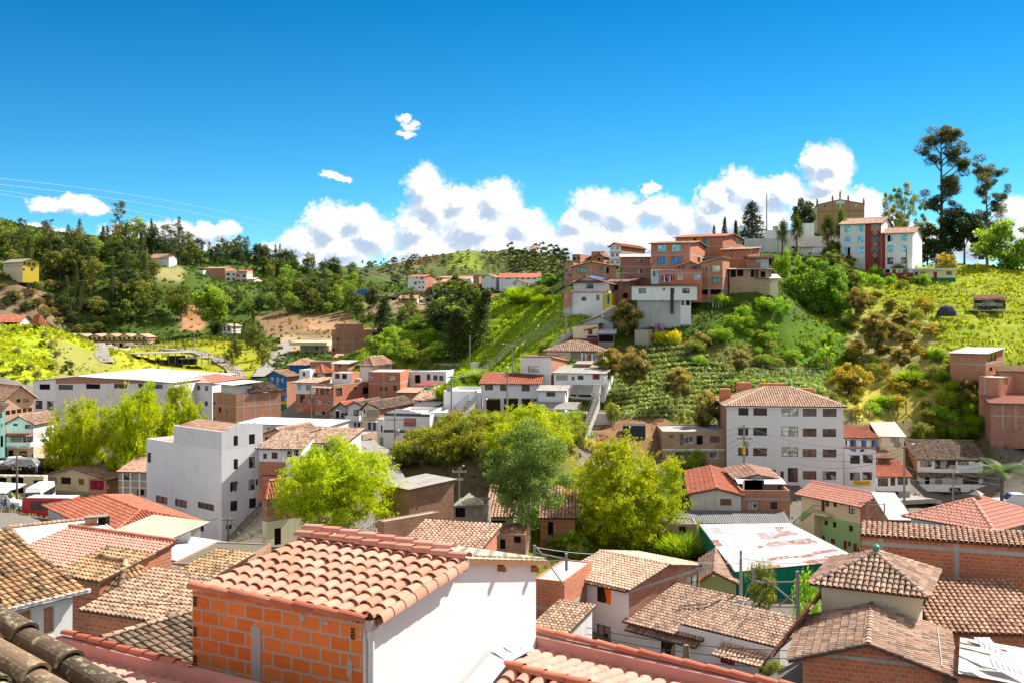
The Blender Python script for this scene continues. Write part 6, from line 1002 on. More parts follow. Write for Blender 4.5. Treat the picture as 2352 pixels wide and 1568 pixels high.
def fast_mesh(name, V, Fq, mats, mi=None, fcol=None, smooth=False, vcol=None):
 me = bpy.data.meshes.new(name); k = Fq.shape[1]; me.vertices.add(len(V)); me.vertices.foreach_set('co', np.asarray(V, np.float32).ravel()); me.loops.add(Fq.size); me.loops.foreach_set('vertex_index', Fq.astype(np.int32).ravel())
 me.polygons.add(len(Fq)); me.polygons.foreach_set('loop_start', np.arange(0, Fq.size, k, dtype=np.int32))
 try: me.polygons.foreach_set('loop_total', np.full(len(Fq), k, np.int32))
 except Exception: pass
 for m in mats: me.materials.append(MATS[m])
 if mi is not None: me.polygons.foreach_set('material_index', np.asarray(mi, np.int32))
 if smooth: me.polygons.foreach_set('use_smooth', np.ones(len(Fq), bool))
 me.update(calc_edges=True)
 if fcol is not None: a = me.attributes.new('lc', 'FLOAT_COLOR', 'FACE'); a.data.foreach_set('color', np.c_[fcol, np.ones(len(fcol))].astype(np.float32).ravel())
 if vcol is not None: a = me.attributes.new('gc', 'FLOAT_COLOR', 'POINT'); a.data.foreach_set('color', np.c_[vcol, np.ones(len(vcol))].astype(np.float32).ravel())
 return me
me = fast_mesh('ground', V, Fq, ['ground'], smooth=True, vcol=col_.reshape(-1, 3)); gr = link(bpy.data.objects.new('ground', me)); gr['kind'] = 'structure'
def ribbon(name, path, w, mat, ymin=60, kind='structure', lift=.12, n=10):
 """road or path laid over the ground"""
 ps = [hit('D', x, y, Y0) if len(c) == 3 else hit('D', x, y, ymin) for c in path for (x, y, Y0) in [(c + (ymin,))[:3]]]; ps = [p for p in ps if p is not None]; out = []
 for i in range(len(ps) - 1):
  for k in range(n): out.append(ps[i].lerp(ps[i + 1], k / n))
 out.append(ps[-1]); b = MB()
 L = []; 
 for i, p in enumerate(out):
  d = out[min(i + 1, len(out) - 1)] - out[max(i - 1, 0)]; d.z = 0; d.normalize(); s = Vector((-d.y, d.x, 0)); row = []
  zc = max(H_at(p.x + s.x * w * k, p.y + s.y * w * k) for k in (-.5, 0, .5)) + lift
  L.append((Vector((p.x, p.y, 0)) + s * w / 2 + Z * zc, Vector((p.x, p.y, 0)) - s * w / 2 + Z * zc))
 for i in range(len(L) - 1):
  b.poly([L[i][1], L[i + 1][1], L[i + 1][0], L[i][0]], mat); b.poly([L[i][0], L[i + 1][0], L[i + 1][0] - Z * .6, L[i][0] - Z * .6], mat); b.poly([L[i + 1][1], L[i][1], L[i][1] - Z * .6, L[i + 1][1] - Z * .6], mat)
 o = b.build(name); o['kind'] = kind; return o
ribbon('road', [(606, 868, 240), (618, 845, 250), (640, 822, 280), (650, 800, 300), (668, 785, 300)], 6, 'road')
ribbon('road', [(548, 866, 270), (535, 845, 280), (500, 825, 300), (440, 808, 330), (380, 803, 350)], 4.5, 'road')
ribbon('path', [(250, 835, 290), (235, 822, 300), (222, 806, 340), (232, 800, 380)], 4, 'road')
ribbon('road', [(860, 683, 470), (930, 686, 470), (980, 690, 470), (1035, 698, 460), (1100, 705, 440)], 9, 'road')
ribbon('road', [(1140, 672, 440), (1180, 668, 440), (1235, 672, 440)], 7, 'road')
ribbon('street', [(905, 1130, 110), (870, 1085, 140), (845, 1060, 150), (830, 1030, 155)], 4, 'road', lift=.05)
ribbon('street', [(-200, 1080, 160), (0, 1078, 160), (90, 1076, 160), (150, 1078, 160)], 8, 'road')
ribbon('street', [(1980, 1150, 120), (2150, 1160, 120), (2352, 1166, 120), (2500, 1170, 120)], 4, 'road', lift=.05)
# ================================================================== FOREGROUND (our own roof line and the brick house in front)
th = R(29); uA = Vector((-math.cos(th), math.sin(th), 0)); uB = Vector((math.sin(th), math.cos(th), 0)); nB = -uA; nA = -uB
C = P('D', 834, 1420, 15.05); LA = 3.3; zc = C.z
H = House(); H.K = 'D'; H.Y = 15; pt = lambda a, b, z: Vector((C.x, C.y, 0)) + uA * a + uB * b + Z * z; H.pt = pt
H.OA = pt(LA, 0, 0); H.dA = -uA; H.nA = nA; H.OB = pt(0, 0, 0); H.dB = uB; H.nB = nB; H.uA = uA; H.uB = uB
root = thing('brick_house', pt(1.5, 2.5, zc - 5), 'nearest house with bright orange block wall, white side wall and salmon barrel tiles', 'house'); H.root = root
e1 = facehit('D', 1050, 1295, H.OB, nB); LR = (e1 - H.OB).dot(uB); zr = e1.z; e2 = facehit('D', 1231, 1296, H.OB, nB); LW = (e2 - H.OB).dot(uB); zw = e2.z; e3 = facehit('D', 1057, 1288, H.OB, nB)
ze = facehit('D', 850, 1420, H.OB, nB).z - .02
b = MB(); zb = zc - 5.5
wall(b, H.OA, -uA, LA, zb, zc - .02, 'brick_fore'); wall(b, pt(0, 0, 0), uB, LW, zb, zw, 'front_white', (), [(0, ze), (LR, zr), (LR + .02, zr + .02), (LW, zw)] if False else None)
# side wall above its common level follows the rake
b.poly([pt(0, 0, zw), pt(0, LW, zw), pt(0, LR + .05, zr - .0), pt(0, 0, ze)] , 'front_white')
wall(b, pt(0, LW, 0), uA, LA, zb, zw, 'front_white'); wall(b, pt(LA, LW, 0), -uB, LW, zb, zw + .2, 'brick_fore'); b.build('wall', root)
f = MB(); p = facehit('D', 588, 1390, H.OA, nA); s = (p - H.OA).dot(H.dA); f.obox(H.OA + H.dA * (s - .09) + nA * .012 + Z * zb, H.dA * .19, -nA * .02, Z * (zc - .42 - zb + .02), 'concrete'); f.build('concrete_column', root)
# open block ends (small dark cells) at both corners of the block wall
q = MB()
for (x0, x1, rows) in ((444, 454, ((1367, 1392), (1436, 1462), (1502, 1527))), (806, 816, ((1439, 1469),)), (819, 826, ((1414, 1430),))):
 for (y0, y1) in rows:
  p0 = facehit('D', x0, y0, H.OA, nA); p1 = facehit('D', x1, y1, H.OA, nA); w = (p1 - p0).dot(-uA); h = p0.z - p1.z; q.obox(p0 + nA * .006, -uA * w, Z * -h, nA * -.01, 'brick_red')
  for i in range(2):
   for j in range(4): q.obox(p0 + nA * .012 - uA * (w * (.12 + i * .44)) - Z * (h * (.05 + j * .24)), -uA * w * .32, Z * -h * .17, nA * -.008, 'void')
q.build('hollow_block_end', root)
q = MB()
for (x, y, rx, rz) in ((695, 1417, .05, .07), (748, 1429, .05, .04), (803, 1530, .05, .17), (527, 1545, .10, .06)):
 q = MB()
 p = facehit('D', x, y, H.OA, nA) + nA * .008; k = 12; q.poly([p - uA * (rx * math.cos(2 * math.pi * i / k) * (1 + .25 * math.sin(i * 2.3))) + Z * (rz * math.sin(2 * math.pi * i / k) * (1 + .3 * math.cos(i * 1.7))) for i in range(k)], 'mortar'); q.build('mortar_patch', root)
# roof plane: eave just inside the block wall, rising to the ridge
sl = (zr - ze) / LR; b = MB(); o = .16
pe = lambda a, bb, h=0: pt(a, bb, ze + sl * bb + h)
roofplane(b, [pe(LA - .05, .12, .02), pe(-o, .12, .02), pe(-o, LR, .02), pe(LA - .05, LR, .02)], 't_new', 'wood', Y=15); b.build('roof', root)
b = MB(); k = 8
for i in range(k):     # tiles laid over the verge
 v0 = .15 + i * (LR - .2) / k; ln = (LR - .2) / k * 1.1; VV = []; FF = []; seg = 6
 for (vv, rr) in ((v0, .085), (v0 + ln, .075)):
  for j in range(seg + 1):
   an = math.pi * (.38 + .62 * j / seg) ; ps = pe(-o - .02, vv, .0); VV.append(tuple(ps + nB * (-rr * math.cos(an) * 1.1 - .03) + Z * (rr * math.sin(an) * 1.4 - .02)))
 for j in range(seg): FF.append((j, j + 1, seg + 2 + j, seg + 1 + j))
 b.grid(np.array(VV), FF, 't_new')
b.build('verge_tile', root)
b = MB(); caps(b, pt(LA + .05, .02, zc + .0), pt(-.02, .02, zc - .03), 't_red', r=.11, ln=.40, seg=8); MATS_cap = b.build('parapet_cap', root)
b = MB(); caps(b, pe(-o - .05, LR + .02, .10), pe(LA, LR + .02, .12), 't_new', r=.11, ln=.36, seg=7); caps(b, pe(.35, LR + .45, .03), pe(LA + .1, LR + .35, .12), 't_pink', r=.12, ln=.36, seg=7); b.obox(pe(-o, LR - .03, -.02), uA * (LA + o), uB * .14, Z * .12, 'mortar'); b.build('ridge', root)
b = MB(); roofplane(b, [pt(LA, LW + .3, zw + .03), pt(-.12, LW + .3, zw + .03), pt(-.12, LR + .18, e3.z + .04), pt(LA, LR + .18, e3.z + .1)], 'cream_sheet', 'wood', Y=500)
for i in range(14): v = LR + .25 + i * (LW - LR) / 14; zz_ = e3.z + .07 + (zw - e3.z) * i / 14; b.tube([pt(-.14, v, zz_), pt(LA, v, zz_ + .03)], .022, 'cream_sheet', 5)
b.build('lean_to_sheet', root); b = MB(); 
for v in (LR - .02, LR + (LW - LR) * .48, LR + (LW - LR) * .93): zz_ = (e3.z + (zw - e3.z) * max(0, (v - LR)) / (LW - LR)); b.obox(pt(-.16, v, zz_ - .13), uA * .3, uB * .08, Z * .10, 'wood')
b.build('rafter_end', root)
b = MB(); b.obox(pt(-.13, .02, ze - .10), uA * .14, uB * .16, Z * .14, 'metal'); b.build('gutter_box', root)
b = MB(); q = pt(-.05, .12, 0); b.tube([q + Z * (ze - .08), q + Z * (ze - 1.2), q + Z * zb], .05, 'pipe', 10); b.tube([q + Z * (ze - .10), q + Z * (ze - .24)], .066, 'pipe', 10); b.tube([q + Z * (ze - .98), q + Z * (ze - 1.05)], .062, 'pipe', 10); b.build('downpipe', root)
# ---- our roof, right of the white wall
Pz = P('D', 1233, 1452, 19.85); dA = (-uA + Z * -.05); NR = thing('own_roof', Pz - Z * 4, 'salmon barrel tile roof below the white wall with red capped parapet', 'roof'); Lp = 9.5
b = MB(); caps(b, Pz - dA * .02 + Z * .02, Pz + dA * Lp + Z * .02, 't_red', r=.10, ln=.42, seg=8); b.build('parapet_cap', NR); b = MB(); b.obox(Pz - Z * 2.4 - uB * .02, dA * Lp, -uB * .16, Z * 2.4, 'red_flashing'); b.build('parapet', NR)
base = Pz - uB * .24; base.z = -6.40; pr = .18; Lq = 1.75; top = base - uB * Lq + Z * (pr * Lq); low = top - uB * 3.4 - Z * 1.0; l0, t0, w0 = dA * .05, dA * .5, dA * .5; b = MB()
roofplane(b, [base + l0, base + dA * Lp, top + dA * Lp, top + t0], 't_pink', 'wood', Y=14); roofplane(b, [low + w0, low + dA * Lp, top + dA * Lp, top + t0], 't_new', 'wood', Y=14); b.build('roof', NR); b = MB(); caps(b, top + dA * Lp + Z * .05, top + t0 * .8 + Z * .05, 't_red', r=.12, ln=.4, seg=8); b.build('ridge', NR)
b = MB(); pl = [base + l0 + Z * .12, top + t0 * .9 + Z * .13, low + w0 + Z * .1]
for i in range(2):
 for k in range(6):
  a0, a1 = pl[i].lerp(pl[i + 1], k / 6), pl[i].lerp(pl[i + 1], (k + 1) / 6); e = -uA * -.28; b.poly([a0 + e + Z * .12, a1 + e + Z * (.12 + .03 * (k % 2)), a1 - uA * .06, a0 - uA * .06], 'flashing')
b.build('flashing', NR)
# ---- lower left: new red parapet with tiles, and the mossy old roof
q1 = P('D', 444, 1528, 16.0); q0 = P('D', 150, 1455, 18.4); d = (q1 - q0); d.z = 0; d.normalize(); s_ = Vector((-d.y, d.x, 0)); sd = -s_ if s_.y > 0 else s_
LP = thing('parapet_roof', q0 - Z * 3, 'new salmon roof behind a low red parapet at the lower left', 'roof'); L_ = (q1 - q0).length; b = MB(); caps(b, q1 - Z * .05, q0, 't_red', r=.085, ln=.4, seg=8); b.build('parapet_cap', LP)
qe = P('D', 700, 1585, 14.4); dd = (qe - q0).normalized(); b = MB(); b.obox(q0 - Z * .5 - dd * .1, dd * ((qe - q0).length + .6), sd * .14, Z * .47, 'red_flashing'); b.build('parapet', LP)
bs = q0 + sd * .2 - Z * .34; b = MB(); tp = bs + sd * 2.6 + Z * .72; roofplane(b, [bs - dd * .5, bs + dd * 7, tp + dd * 7, tp - dd * .5], 't_pink', 'wood', Y=14); b.build('roof', LP)
b = MB(); caps(b, bs - dd * .1 + Z * .25 - sd * .0, bs + dd * .02 + sd * 1.6 + Z * .6, 't_pink', r=.12, ln=.4, seg=7); b.build('end_cap', LP)
MO = thing('mossy_roof', P('D', 60, 1540, 6.3), 'mossy lichen covered old barrel tiles filling the bottom left corner', 'roof'); o_ = P('D', 78, 1664, 6.0)
dn = Vector((.875, -.485, -.30)).normalized(); lat = uB.copy(); b = MB(); E0 = o_ - lat * 3.4; E1 = o_ + lat * .62
EE = [E0, E1 - lat * 0, E1 - dn * 3.4 - lat * .10, E0 - dn * 3.4]
slab(b, EE, 't_dark', 'dark_wood'); tiles(b, EE, 't_moss', sp=.245, ln=.42, seg=12, thick=True, jit=.02); b.build('roof', MO)
# ================================================================== VEGETATION
def leafset(C, S, colr, rgen, aspect=.5, up=.0, N=None):
 """quads: centres C, sizes S; optional preferred normals"""
 n = len(C); d = rgen.normal(size=(n, 3)); d[:, 2] += up
 if N is not None: d = d * .75 + N * 1.0
 d /= np.linalg.norm(d, axis=1)[:, None]; r = rgen.normal(size=(n, 3)); u = np.cross(d, r); u /= np.linalg.norm(u, axis=1)[:, None]; v = np.cross(d, u)
 u *= (S * .5)[:, None]; v *= (S * .5 * aspect)[:, None]
 V = np.stack([C - u, C - v * .9, C + u, C + v * .9], 1).reshape(-1, 3); return V, colr
def treemesh(name, leafs, tubes, bark='bark', one=False):
 """leafs: list of (V, col); tubes: list of (pts, radii). returns (trunk mesh, crown mesh) or one joined mesh"""
 V = np.concatenate([a for a, _ in leafs]); Cc = np.concatenate([b for _, b in leafs]); F_ = np.arange(len(V)).reshape(-1, 4)
 TV = []; TF = []; nb = 0
 for pts_, rad in tubes:
  pts_ = [np.array(p, float) for p in pts_]; seg = 5
  for i, p in enumerate(pts_):
   d = pts_[min(i + 1, len(pts_) - 1)] - pts_[max(i - 1, 0)]; d /= np.linalg.norm(d) + 1e-9; e = np.cross(d, (.3, .9, .1)); e /= np.linalg.norm(e); e2 = np.cross(d, e)
   for j in range(seg): a = 2 * math.pi * j / seg; TV.append(p + (e * math.cos(a) + e2 * math.sin(a)) * rad[i])
  for i in range(len(pts_) - 1):
   for j in range(seg): a0 = nb + i * seg + j; a1 = nb + i * seg + (j + 1) % seg; TF.append((a0, a0 + seg, a1 + seg, a1))
  nb += len(pts_) * seg
 if not TV: TV = [(0, 0, 0)] * 4; TF = [(0, 1, 2, 3)]
 TV = np.array(TV); TF = np.array(TF)
 if one:
  VV = np.concatenate([TV, V]); FF = np.concatenate([TF, F_ + len(TV)]); mi = np.r_[np.zeros(len(TF)), np.ones(len(F_))]; cc_ = np.concatenate([np.full((len(TF), 3), .1), Cc])
  return fast_mesh(name, VV, FF, [bark, 'leaf'], mi, cc_)
 return fast_mesh('trunk', TV, TF, [bark]), fast_mesh('crown', V, F_, ['leaf'], None, Cc)
def limbs(clumps, th_, r0, rgen, n=14, top=None, bend=.25, lean=(0, 0)):
 """a trunk and limbs reaching to some of the clump centres"""
 top = top or th_; tb = [([(0, 0, -.4), (lean[0] * .3, lean[1] * .3, th_ * .4), (lean[0] * .7, lean[1] * .7, th_ * .8), (lean[0], lean[1], top)], [r0 * 1.25, r0, r0 * .8, r0 * .3])]
 idx = rgen.permutation(len(clumps))[:n]
 for i in idx:
  c = clumps[i]; s = rgen.uniform(.35, .9) * th_; p0 = np.array([lean[0] * s / th_, lean[1] * s / th_, s]); m = p0 * .5 + c * .5 + np.array([0, 0, bend]) * rgen.uniform(-.5, 1.2); tb.append(([p0, m, c], [r0 * .42, r0 * .24, r0 * .07]))
 return tb
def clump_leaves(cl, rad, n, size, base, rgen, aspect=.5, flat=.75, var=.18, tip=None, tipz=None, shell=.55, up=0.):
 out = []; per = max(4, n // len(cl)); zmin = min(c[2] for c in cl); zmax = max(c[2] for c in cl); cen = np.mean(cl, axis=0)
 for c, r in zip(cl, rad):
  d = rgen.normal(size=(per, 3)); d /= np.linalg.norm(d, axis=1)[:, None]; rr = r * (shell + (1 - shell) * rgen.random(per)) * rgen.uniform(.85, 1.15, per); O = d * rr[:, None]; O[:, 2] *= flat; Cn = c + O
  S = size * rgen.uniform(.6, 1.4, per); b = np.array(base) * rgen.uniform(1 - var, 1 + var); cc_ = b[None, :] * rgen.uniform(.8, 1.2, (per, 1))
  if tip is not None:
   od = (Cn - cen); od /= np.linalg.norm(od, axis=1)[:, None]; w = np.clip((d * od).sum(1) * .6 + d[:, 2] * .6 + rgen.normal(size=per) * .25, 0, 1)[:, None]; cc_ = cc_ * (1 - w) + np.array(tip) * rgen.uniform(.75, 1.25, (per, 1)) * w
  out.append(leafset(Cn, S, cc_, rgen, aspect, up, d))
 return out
def ball_clumps(W, H, z0, n, rgen, inner=.35, sq=1.0):
 """clump centres through an egg shaped crown W wide, from z0 to H"""
 out = []; zc = (z0 + H) / 2; hz = (H - z0) / 2
 while len(out) < n:
  d = rgen.normal(size=3); d /= np.linalg.norm(d); r = rgen.random() ** inner
  out.append(np.array([d[0] * W / 2 * r, d[1] * W / 2 * r, zc + d[2] * hz * r]))
 return out
def proto(kind, seed, one=False, q=1.0):
 g_ = np.random.default_rng(seed); nm = 'tree_' + kind
 if kind == 'willow':     # 12 wide 10 high, feathery yellow green
  cl = [c for c in ball_clumps(10.5, 10.2, 1.2, 150, g_, .42)]; cl = [np.array([c[0] * (1 + .12 * math.sin(c[2])), c[1], c[2]]) for c in cl]; rad = [g_.uniform(.5, 1.15) for _ in cl]; out = []
  for c, r in zip(cl, rad):
   per = int(560 * q); k = 22; axis = np.array([c[0] * .12, c[1] * .12, .9]) + g_.normal(size=3) * .3; hue = g_.uniform(.0, 1.0); base = np.array([.52, .60, .010]) * (1 - hue) + np.array([.36, .50, .012]) * hue
   st = g_.normal(size=(k, 3)) * r * .45; dr = g_.normal(size=(k, 3)) * .55 + axis * .8 + np.array([c[0], c[1], 0]) * .07; dr /= np.linalg.norm(dr, axis=1)[:, None]; L_ = g_.uniform(.5, 1.25, k) * r * 1.25
   ii = g_.integers(0, k, per); t = g_.random(per); Cn = c + st[ii] + dr[ii] * (t * L_[ii])[:, None] + g_.normal(size=(per, 3)) * .10; Cn[:, 2] -= (t ** 2) * .25
   out.append(leafset(Cn, .22 * g_.uniform(.6, 1.4, per), base[None] * g_.uniform(.75, 1.25, (per, 1)), g_, .42))
  tb = limbs(cl, 6.0, .22, g_, 34, 7.5, .5)
 elif kind == 'grey':     # tall grey green with pale forked trunk
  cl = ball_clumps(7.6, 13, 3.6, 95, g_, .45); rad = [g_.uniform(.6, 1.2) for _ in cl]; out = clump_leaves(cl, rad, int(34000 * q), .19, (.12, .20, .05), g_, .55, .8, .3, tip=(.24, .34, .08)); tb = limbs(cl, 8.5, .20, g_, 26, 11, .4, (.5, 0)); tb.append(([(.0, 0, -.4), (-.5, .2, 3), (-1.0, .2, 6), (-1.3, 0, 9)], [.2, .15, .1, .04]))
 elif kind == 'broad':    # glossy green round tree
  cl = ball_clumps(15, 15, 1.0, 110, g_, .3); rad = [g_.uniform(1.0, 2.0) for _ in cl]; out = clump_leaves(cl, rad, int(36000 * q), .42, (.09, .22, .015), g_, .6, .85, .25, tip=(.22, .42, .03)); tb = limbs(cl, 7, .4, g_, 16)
 elif kind == 'loquat':   # orange brown new leaves over dark green
  cl = ball_clumps(5.6, 6.4, 1.9, 42, g_, .35); rad = [g_.uniform(.55, 1.0) for _ in cl]; out = clump_leaves(cl, rad, int(13000 * q), .26, (.075, .11, .02), g_, .5, .8, .25, tip=(.52, .38, .13)); tb = limbs(cl, 3.4, .13, g_, 16)
 elif kind == 'orange':
  cl = ball_clumps(8.5, 6.5, .6, 60, g_, .35); rad = [g_.uniform(.6, 1.1) for _ in cl]; out = clump_leaves(cl, rad, int(14000 * q), .28, (.24, .25, .03), g_, .5, .8, .35, tip=(.62, .44, .06)); tb = limbs(cl, 2.8, .16, g_, 14)
 elif kind in ('forest', 'olive', 'pale', 'dark'):
  base, tip = {'forest': ((.07, .11, .02), (.20, .26, .035)), 'olive': ((.13, .15, .03), (.30, .30, .06)), 'pale': ((.16, .27, .03), (.34, .48, .05)), 'dark': ((.03, .06, .022), (.09, .13, .04))}[kind]
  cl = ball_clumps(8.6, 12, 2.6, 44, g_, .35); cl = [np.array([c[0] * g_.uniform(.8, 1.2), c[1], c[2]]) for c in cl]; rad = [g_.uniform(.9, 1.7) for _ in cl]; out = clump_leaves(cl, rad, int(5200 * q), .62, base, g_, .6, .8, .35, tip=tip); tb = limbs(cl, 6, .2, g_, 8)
 elif kind == 'conifer':
  out = []; tb = [([(0, 0, -.4), (0, 0, 7), (.1, 0, 14)], [.24, .14, .02])]
  for k in range(22):
   z = 1.2 + k * .58; R_ = 2.9 * (1 - k / 23) ** .85 + .25; nn = int(330 * q * (R_ / 3 + .25)); m = g_.integers(6, 9); an = g_.random(m) * 6.28; ii = g_.integers(0, m, nn); t = g_.random(nn) ** .6; Cn = np.stack([np.cos(an[ii]) * t * R_, np.sin(an[ii]) * t * R_, z - t * .5 + g_.normal(size=nn) * .14], 1) + g_.normal(size=(nn, 3)) * .16
   out.append(leafset(Cn, .40 * g_.uniform(.6, 1.4, nn), np.array([.035, .068, .03])[None] * g_.uniform(.7, 1.6, (nn, 1)), g_, .45))
 elif kind == 'cypress':
  out = []; cl = [np.array([g_.normal() * .9 * (1 - z / 13), g_.normal() * .9 * (1 - z / 13), z]) for z in np.linspace(.8, 12.5, 60)]; rad = [1.5 * (1 - c[2] / 15) + .3 for c in cl]; out = clump_leaves(cl, rad, int(9000 * q), .34, (.05, .085, .025), g_, .4, 1.5, .3, tip=(.12, .14, .035)); tb = [([(0, 0, -.4), (0, 0, 6), (0, 0, 12)], [.22, .14, .03])]
 elif kind == 'euc':      # open tall eucalyptus: separate clumps on a visible skeleton
  cl = []; tb = [([(0, 0, -.5), (.3, 0, 9), (.1, 0, 18), (.6, 0, 28), (.8, 0, 33)], [.62, .46, .34, .2, .05])]
  for k in range(19):
   z = 8 + k * 1.32; an = g_.random() * 6.28; L_ = g_.uniform(3.5, 8.6) * (1 - abs(z - 22) / 24); p0 = np.array([.3, 0, z]); p1 = p0 + np.array([math.cos(an) * L_ * .55, math.sin(an) * L_ * .55, L_ * .42]); p2 = p0 + np.array([math.cos(an) * L_, math.sin(an) * L_, L_ * .75]); tb.append(([p0, p1, p2], [.2, .12, .03]))
   for j in range(6): t = g_.uniform(.45, 1.08); c = p0 + (p2 - p0) * t + g_.normal(size=3) * np.array([.9, .9, .7]); cl.append(c); tb.append(([p1, c], [.06, .02])) if j < 2 else None
  for k in range(12): cl.append(np.array([g_.normal() * 2.0 + .6, g_.normal() * 2.0, g_.uniform(29, 34.5)]))
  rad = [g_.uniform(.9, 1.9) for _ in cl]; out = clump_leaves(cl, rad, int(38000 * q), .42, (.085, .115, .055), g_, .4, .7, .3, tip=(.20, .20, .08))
 elif kind == 'airy':     # thin spreading tree with visible branches
  cl = ball_clumps(13, 16, 3, 120, g_, .4); rad = [g_.uniform(.5, 1.1) for _ in cl]; out = clump_leaves(cl, rad, int(17000 * q), .34, (.14, .19, .04), g_, .45, .8, .3, tip=(.34, .36, .06)); tb = limbs(cl, 6, .3, g_, 46, 8, .5)
 elif kind == 'fanpalm':
  out = []; tb = [([(0, 0, -.4), (0, 0, 1.4), (0, 0, 2.8)], [.34, .30, .26])]
  for k in range(46):
   an = g_.random() * 6.28; el = g_.uniform(-.75, 1.45); d = np.array([math.cos(an) * math.cos(el), math.sin(an) * math.cos(el), math.sin(el)]); nn = int(60 * q); sp = g_.normal(size=(nn, 3)) * .34; t = g_.uniform(.7, 1.9, nn); Cn = np.array([0, 0, 3.2]) + d * t[:, None] + sp * (t / 1.9)[:, None]; base = np.array([.09, .15, .025]) if el > 0 else np.array([.14, .11, .04]); out.append(leafset(Cn, .42 * g_.uniform(.7, 1.2, nn), base[None] * g_.uniform(.7, 1.5, (nn, 1)), g_, .22))
 elif kind in ('palm', 'banana'):
  out = []; hh = 5.2 if kind == 'palm' else 1.6; nf = 17 if kind == 'palm' else 11; L_ = 3.0 if kind == 'palm' else 2.6; tb = [([(0, 0, -.4), (.1, 0, hh * .5), (.05, 0, hh)], [.2, .16, .13])]
  for k in range(nf):
   an = k * 2.4 + g_.normal() * .15; e0 = g_.uniform(.2, 1.35); P_ = []; 
   for t in np.linspace(0, 1, 14): r = t * L_ * math.cos(e0 - t * 1.1) ; P_.append(np.array([math.cos(an) * max(0, r), math.sin(an) * max(0, r), hh + L_ * (t * math.sin(e0) - t * t * .55)]))
   side = np.array([-math.sin(an), math.cos(an), 0]); VV = []; w = .55 if kind == 'palm' else .36
   for i in range(13):
    a, b_ = P_[i], P_[i + 1]; ww = w * math.sin(math.pi * min(1, (i + 1.2) / 14)) + .05
    for sg in (-1, 1):
     if kind == 'palm':
      for f in (0, .5): p = a + (b_ - a) * f; VV += [p, p + (b_ - a) * .3, p + (b_ - a) * .9 + side * sg * ww + np.array([0, 0, -.22 * ww]), p + (b_ - a) * .7 + side * sg * ww + np.array([0, 0, -.24 * ww])]
     else: VV += [a, b_, b_ + side * sg * ww + np.array([0, 0, .10]), a + side * sg * ww + np.array([0, 0, .10])]
   VV = np.array(VV); nn = len(VV) // 4; base = (.10, .17, .04) if kind == 'palm' else (.20, .34, .03); out.append((VV, np.array(base)[None] * g_.uniform(.7, 1.3, (nn, 1))))
 elif kind == 'cane':     # clump of tall bright grass
  out = []; nn = int(900 * q); an = g_.random(nn) * 6.28; r = np.abs(g_.normal(size=nn)) * .9; e = g_.uniform(.7, 1.5, nn); L_ = g_.uniform(1.6, 3.6, nn); b0 = np.stack([np.cos(an) * r, np.sin(an) * r, r * 0], 1); d = np.stack([np.cos(an) * np.cos(e), np.sin(an) * np.cos(e), np.sin(e)], 1); sd = np.stack([-np.sin(an + 1), np.cos(an + 1), an * 0], 1) * .075
  m = b0 + d * (L_ * .6)[:, None]; t_ = b0 + d * L_[:, None] + np.stack([np.cos(an), np.sin(an), -1.3 + an * 0], 1) * .35; V1 = np.stack([b0 - sd, b0 + sd, m + sd, m - sd], 1).reshape(-1, 3); V2 = np.stack([m - sd, m + sd, t_ + sd * .15, t_ - sd * .15], 1).reshape(-1, 3); cc_ = np.array([.24, .38, .02])[None] * g_.uniform(.6, 1.4, (nn, 1)); out = [(V1, cc_ * .8), (V2, cc_ * 1.15)]; tb = []
 elif kind in ('shrub', 'ball', 'silver', 'hedge', 'yellow', 'lime'):
  base, tip = {'shrub': ((.12, .17, .025), (.34, .38, .05)), 'ball': ((.03, .065, .014), (.10, .16, .02)), 'silver': ((.16, .19, .12), (.30, .33, .22)), 'hedge': ((.14, .18, .02), (.42, .42, .03)), 'yellow': ((.42, .44, .02), (.8, .7, .02)), 'lime': ((.17, .34, .02), (.36, .58, .03))}[kind]
  cl = ball_clumps(2.6, 2.2, .2, 26, g_, .3); rad = [g_.uniform(.35, .62) for _ in cl]
  if kind == 'ball': rad = [.4] * len(cl); cl = ball_clumps(2.2, 2.1, .1, 30, g_, .2)
  out = clump_leaves(cl, rad, int(2600 * q), .17, base, g_, .55, .9, .3, tip=tip); tb = [([(0, 0, -.3), (0, 0, 1.2)], [.06, .03])]
 return treemesh(nm, out, tb, 'pale_bark' if kind in ('grey', 'loquat', 'airy') else 'bark', one)
DIM = {'willow': (12, 10.8), 'grey': (8.6, 13.6), 'broad': (16.5, 16), 'loquat': (6.6, 7), 'orange': (9.6, 7.2), 'forest': (10, 13), 'olive': (10, 13), 'pale': (10, 13), 'dark': (10, 13), 'conifer': (5.6, 14.2), 'cypress': (4.0, 13.8), 'euc': (17, 35), 'airy': (14, 16.8),
 'fanpalm': (4, 5.1), 'palm': (5.4, 7.2), 'banana': (4.4, 3.6), 'cane': (3.2, 3.2), 'shrub': (3.2, 2.6), 'ball': (2.8, 2.4), 'silver': (3.2, 2.6), 'hedge': (3.2, 2.6), 'yellow': (3.2, 2.6), 'lime': (3.2, 2.6)}
CACHE = {}
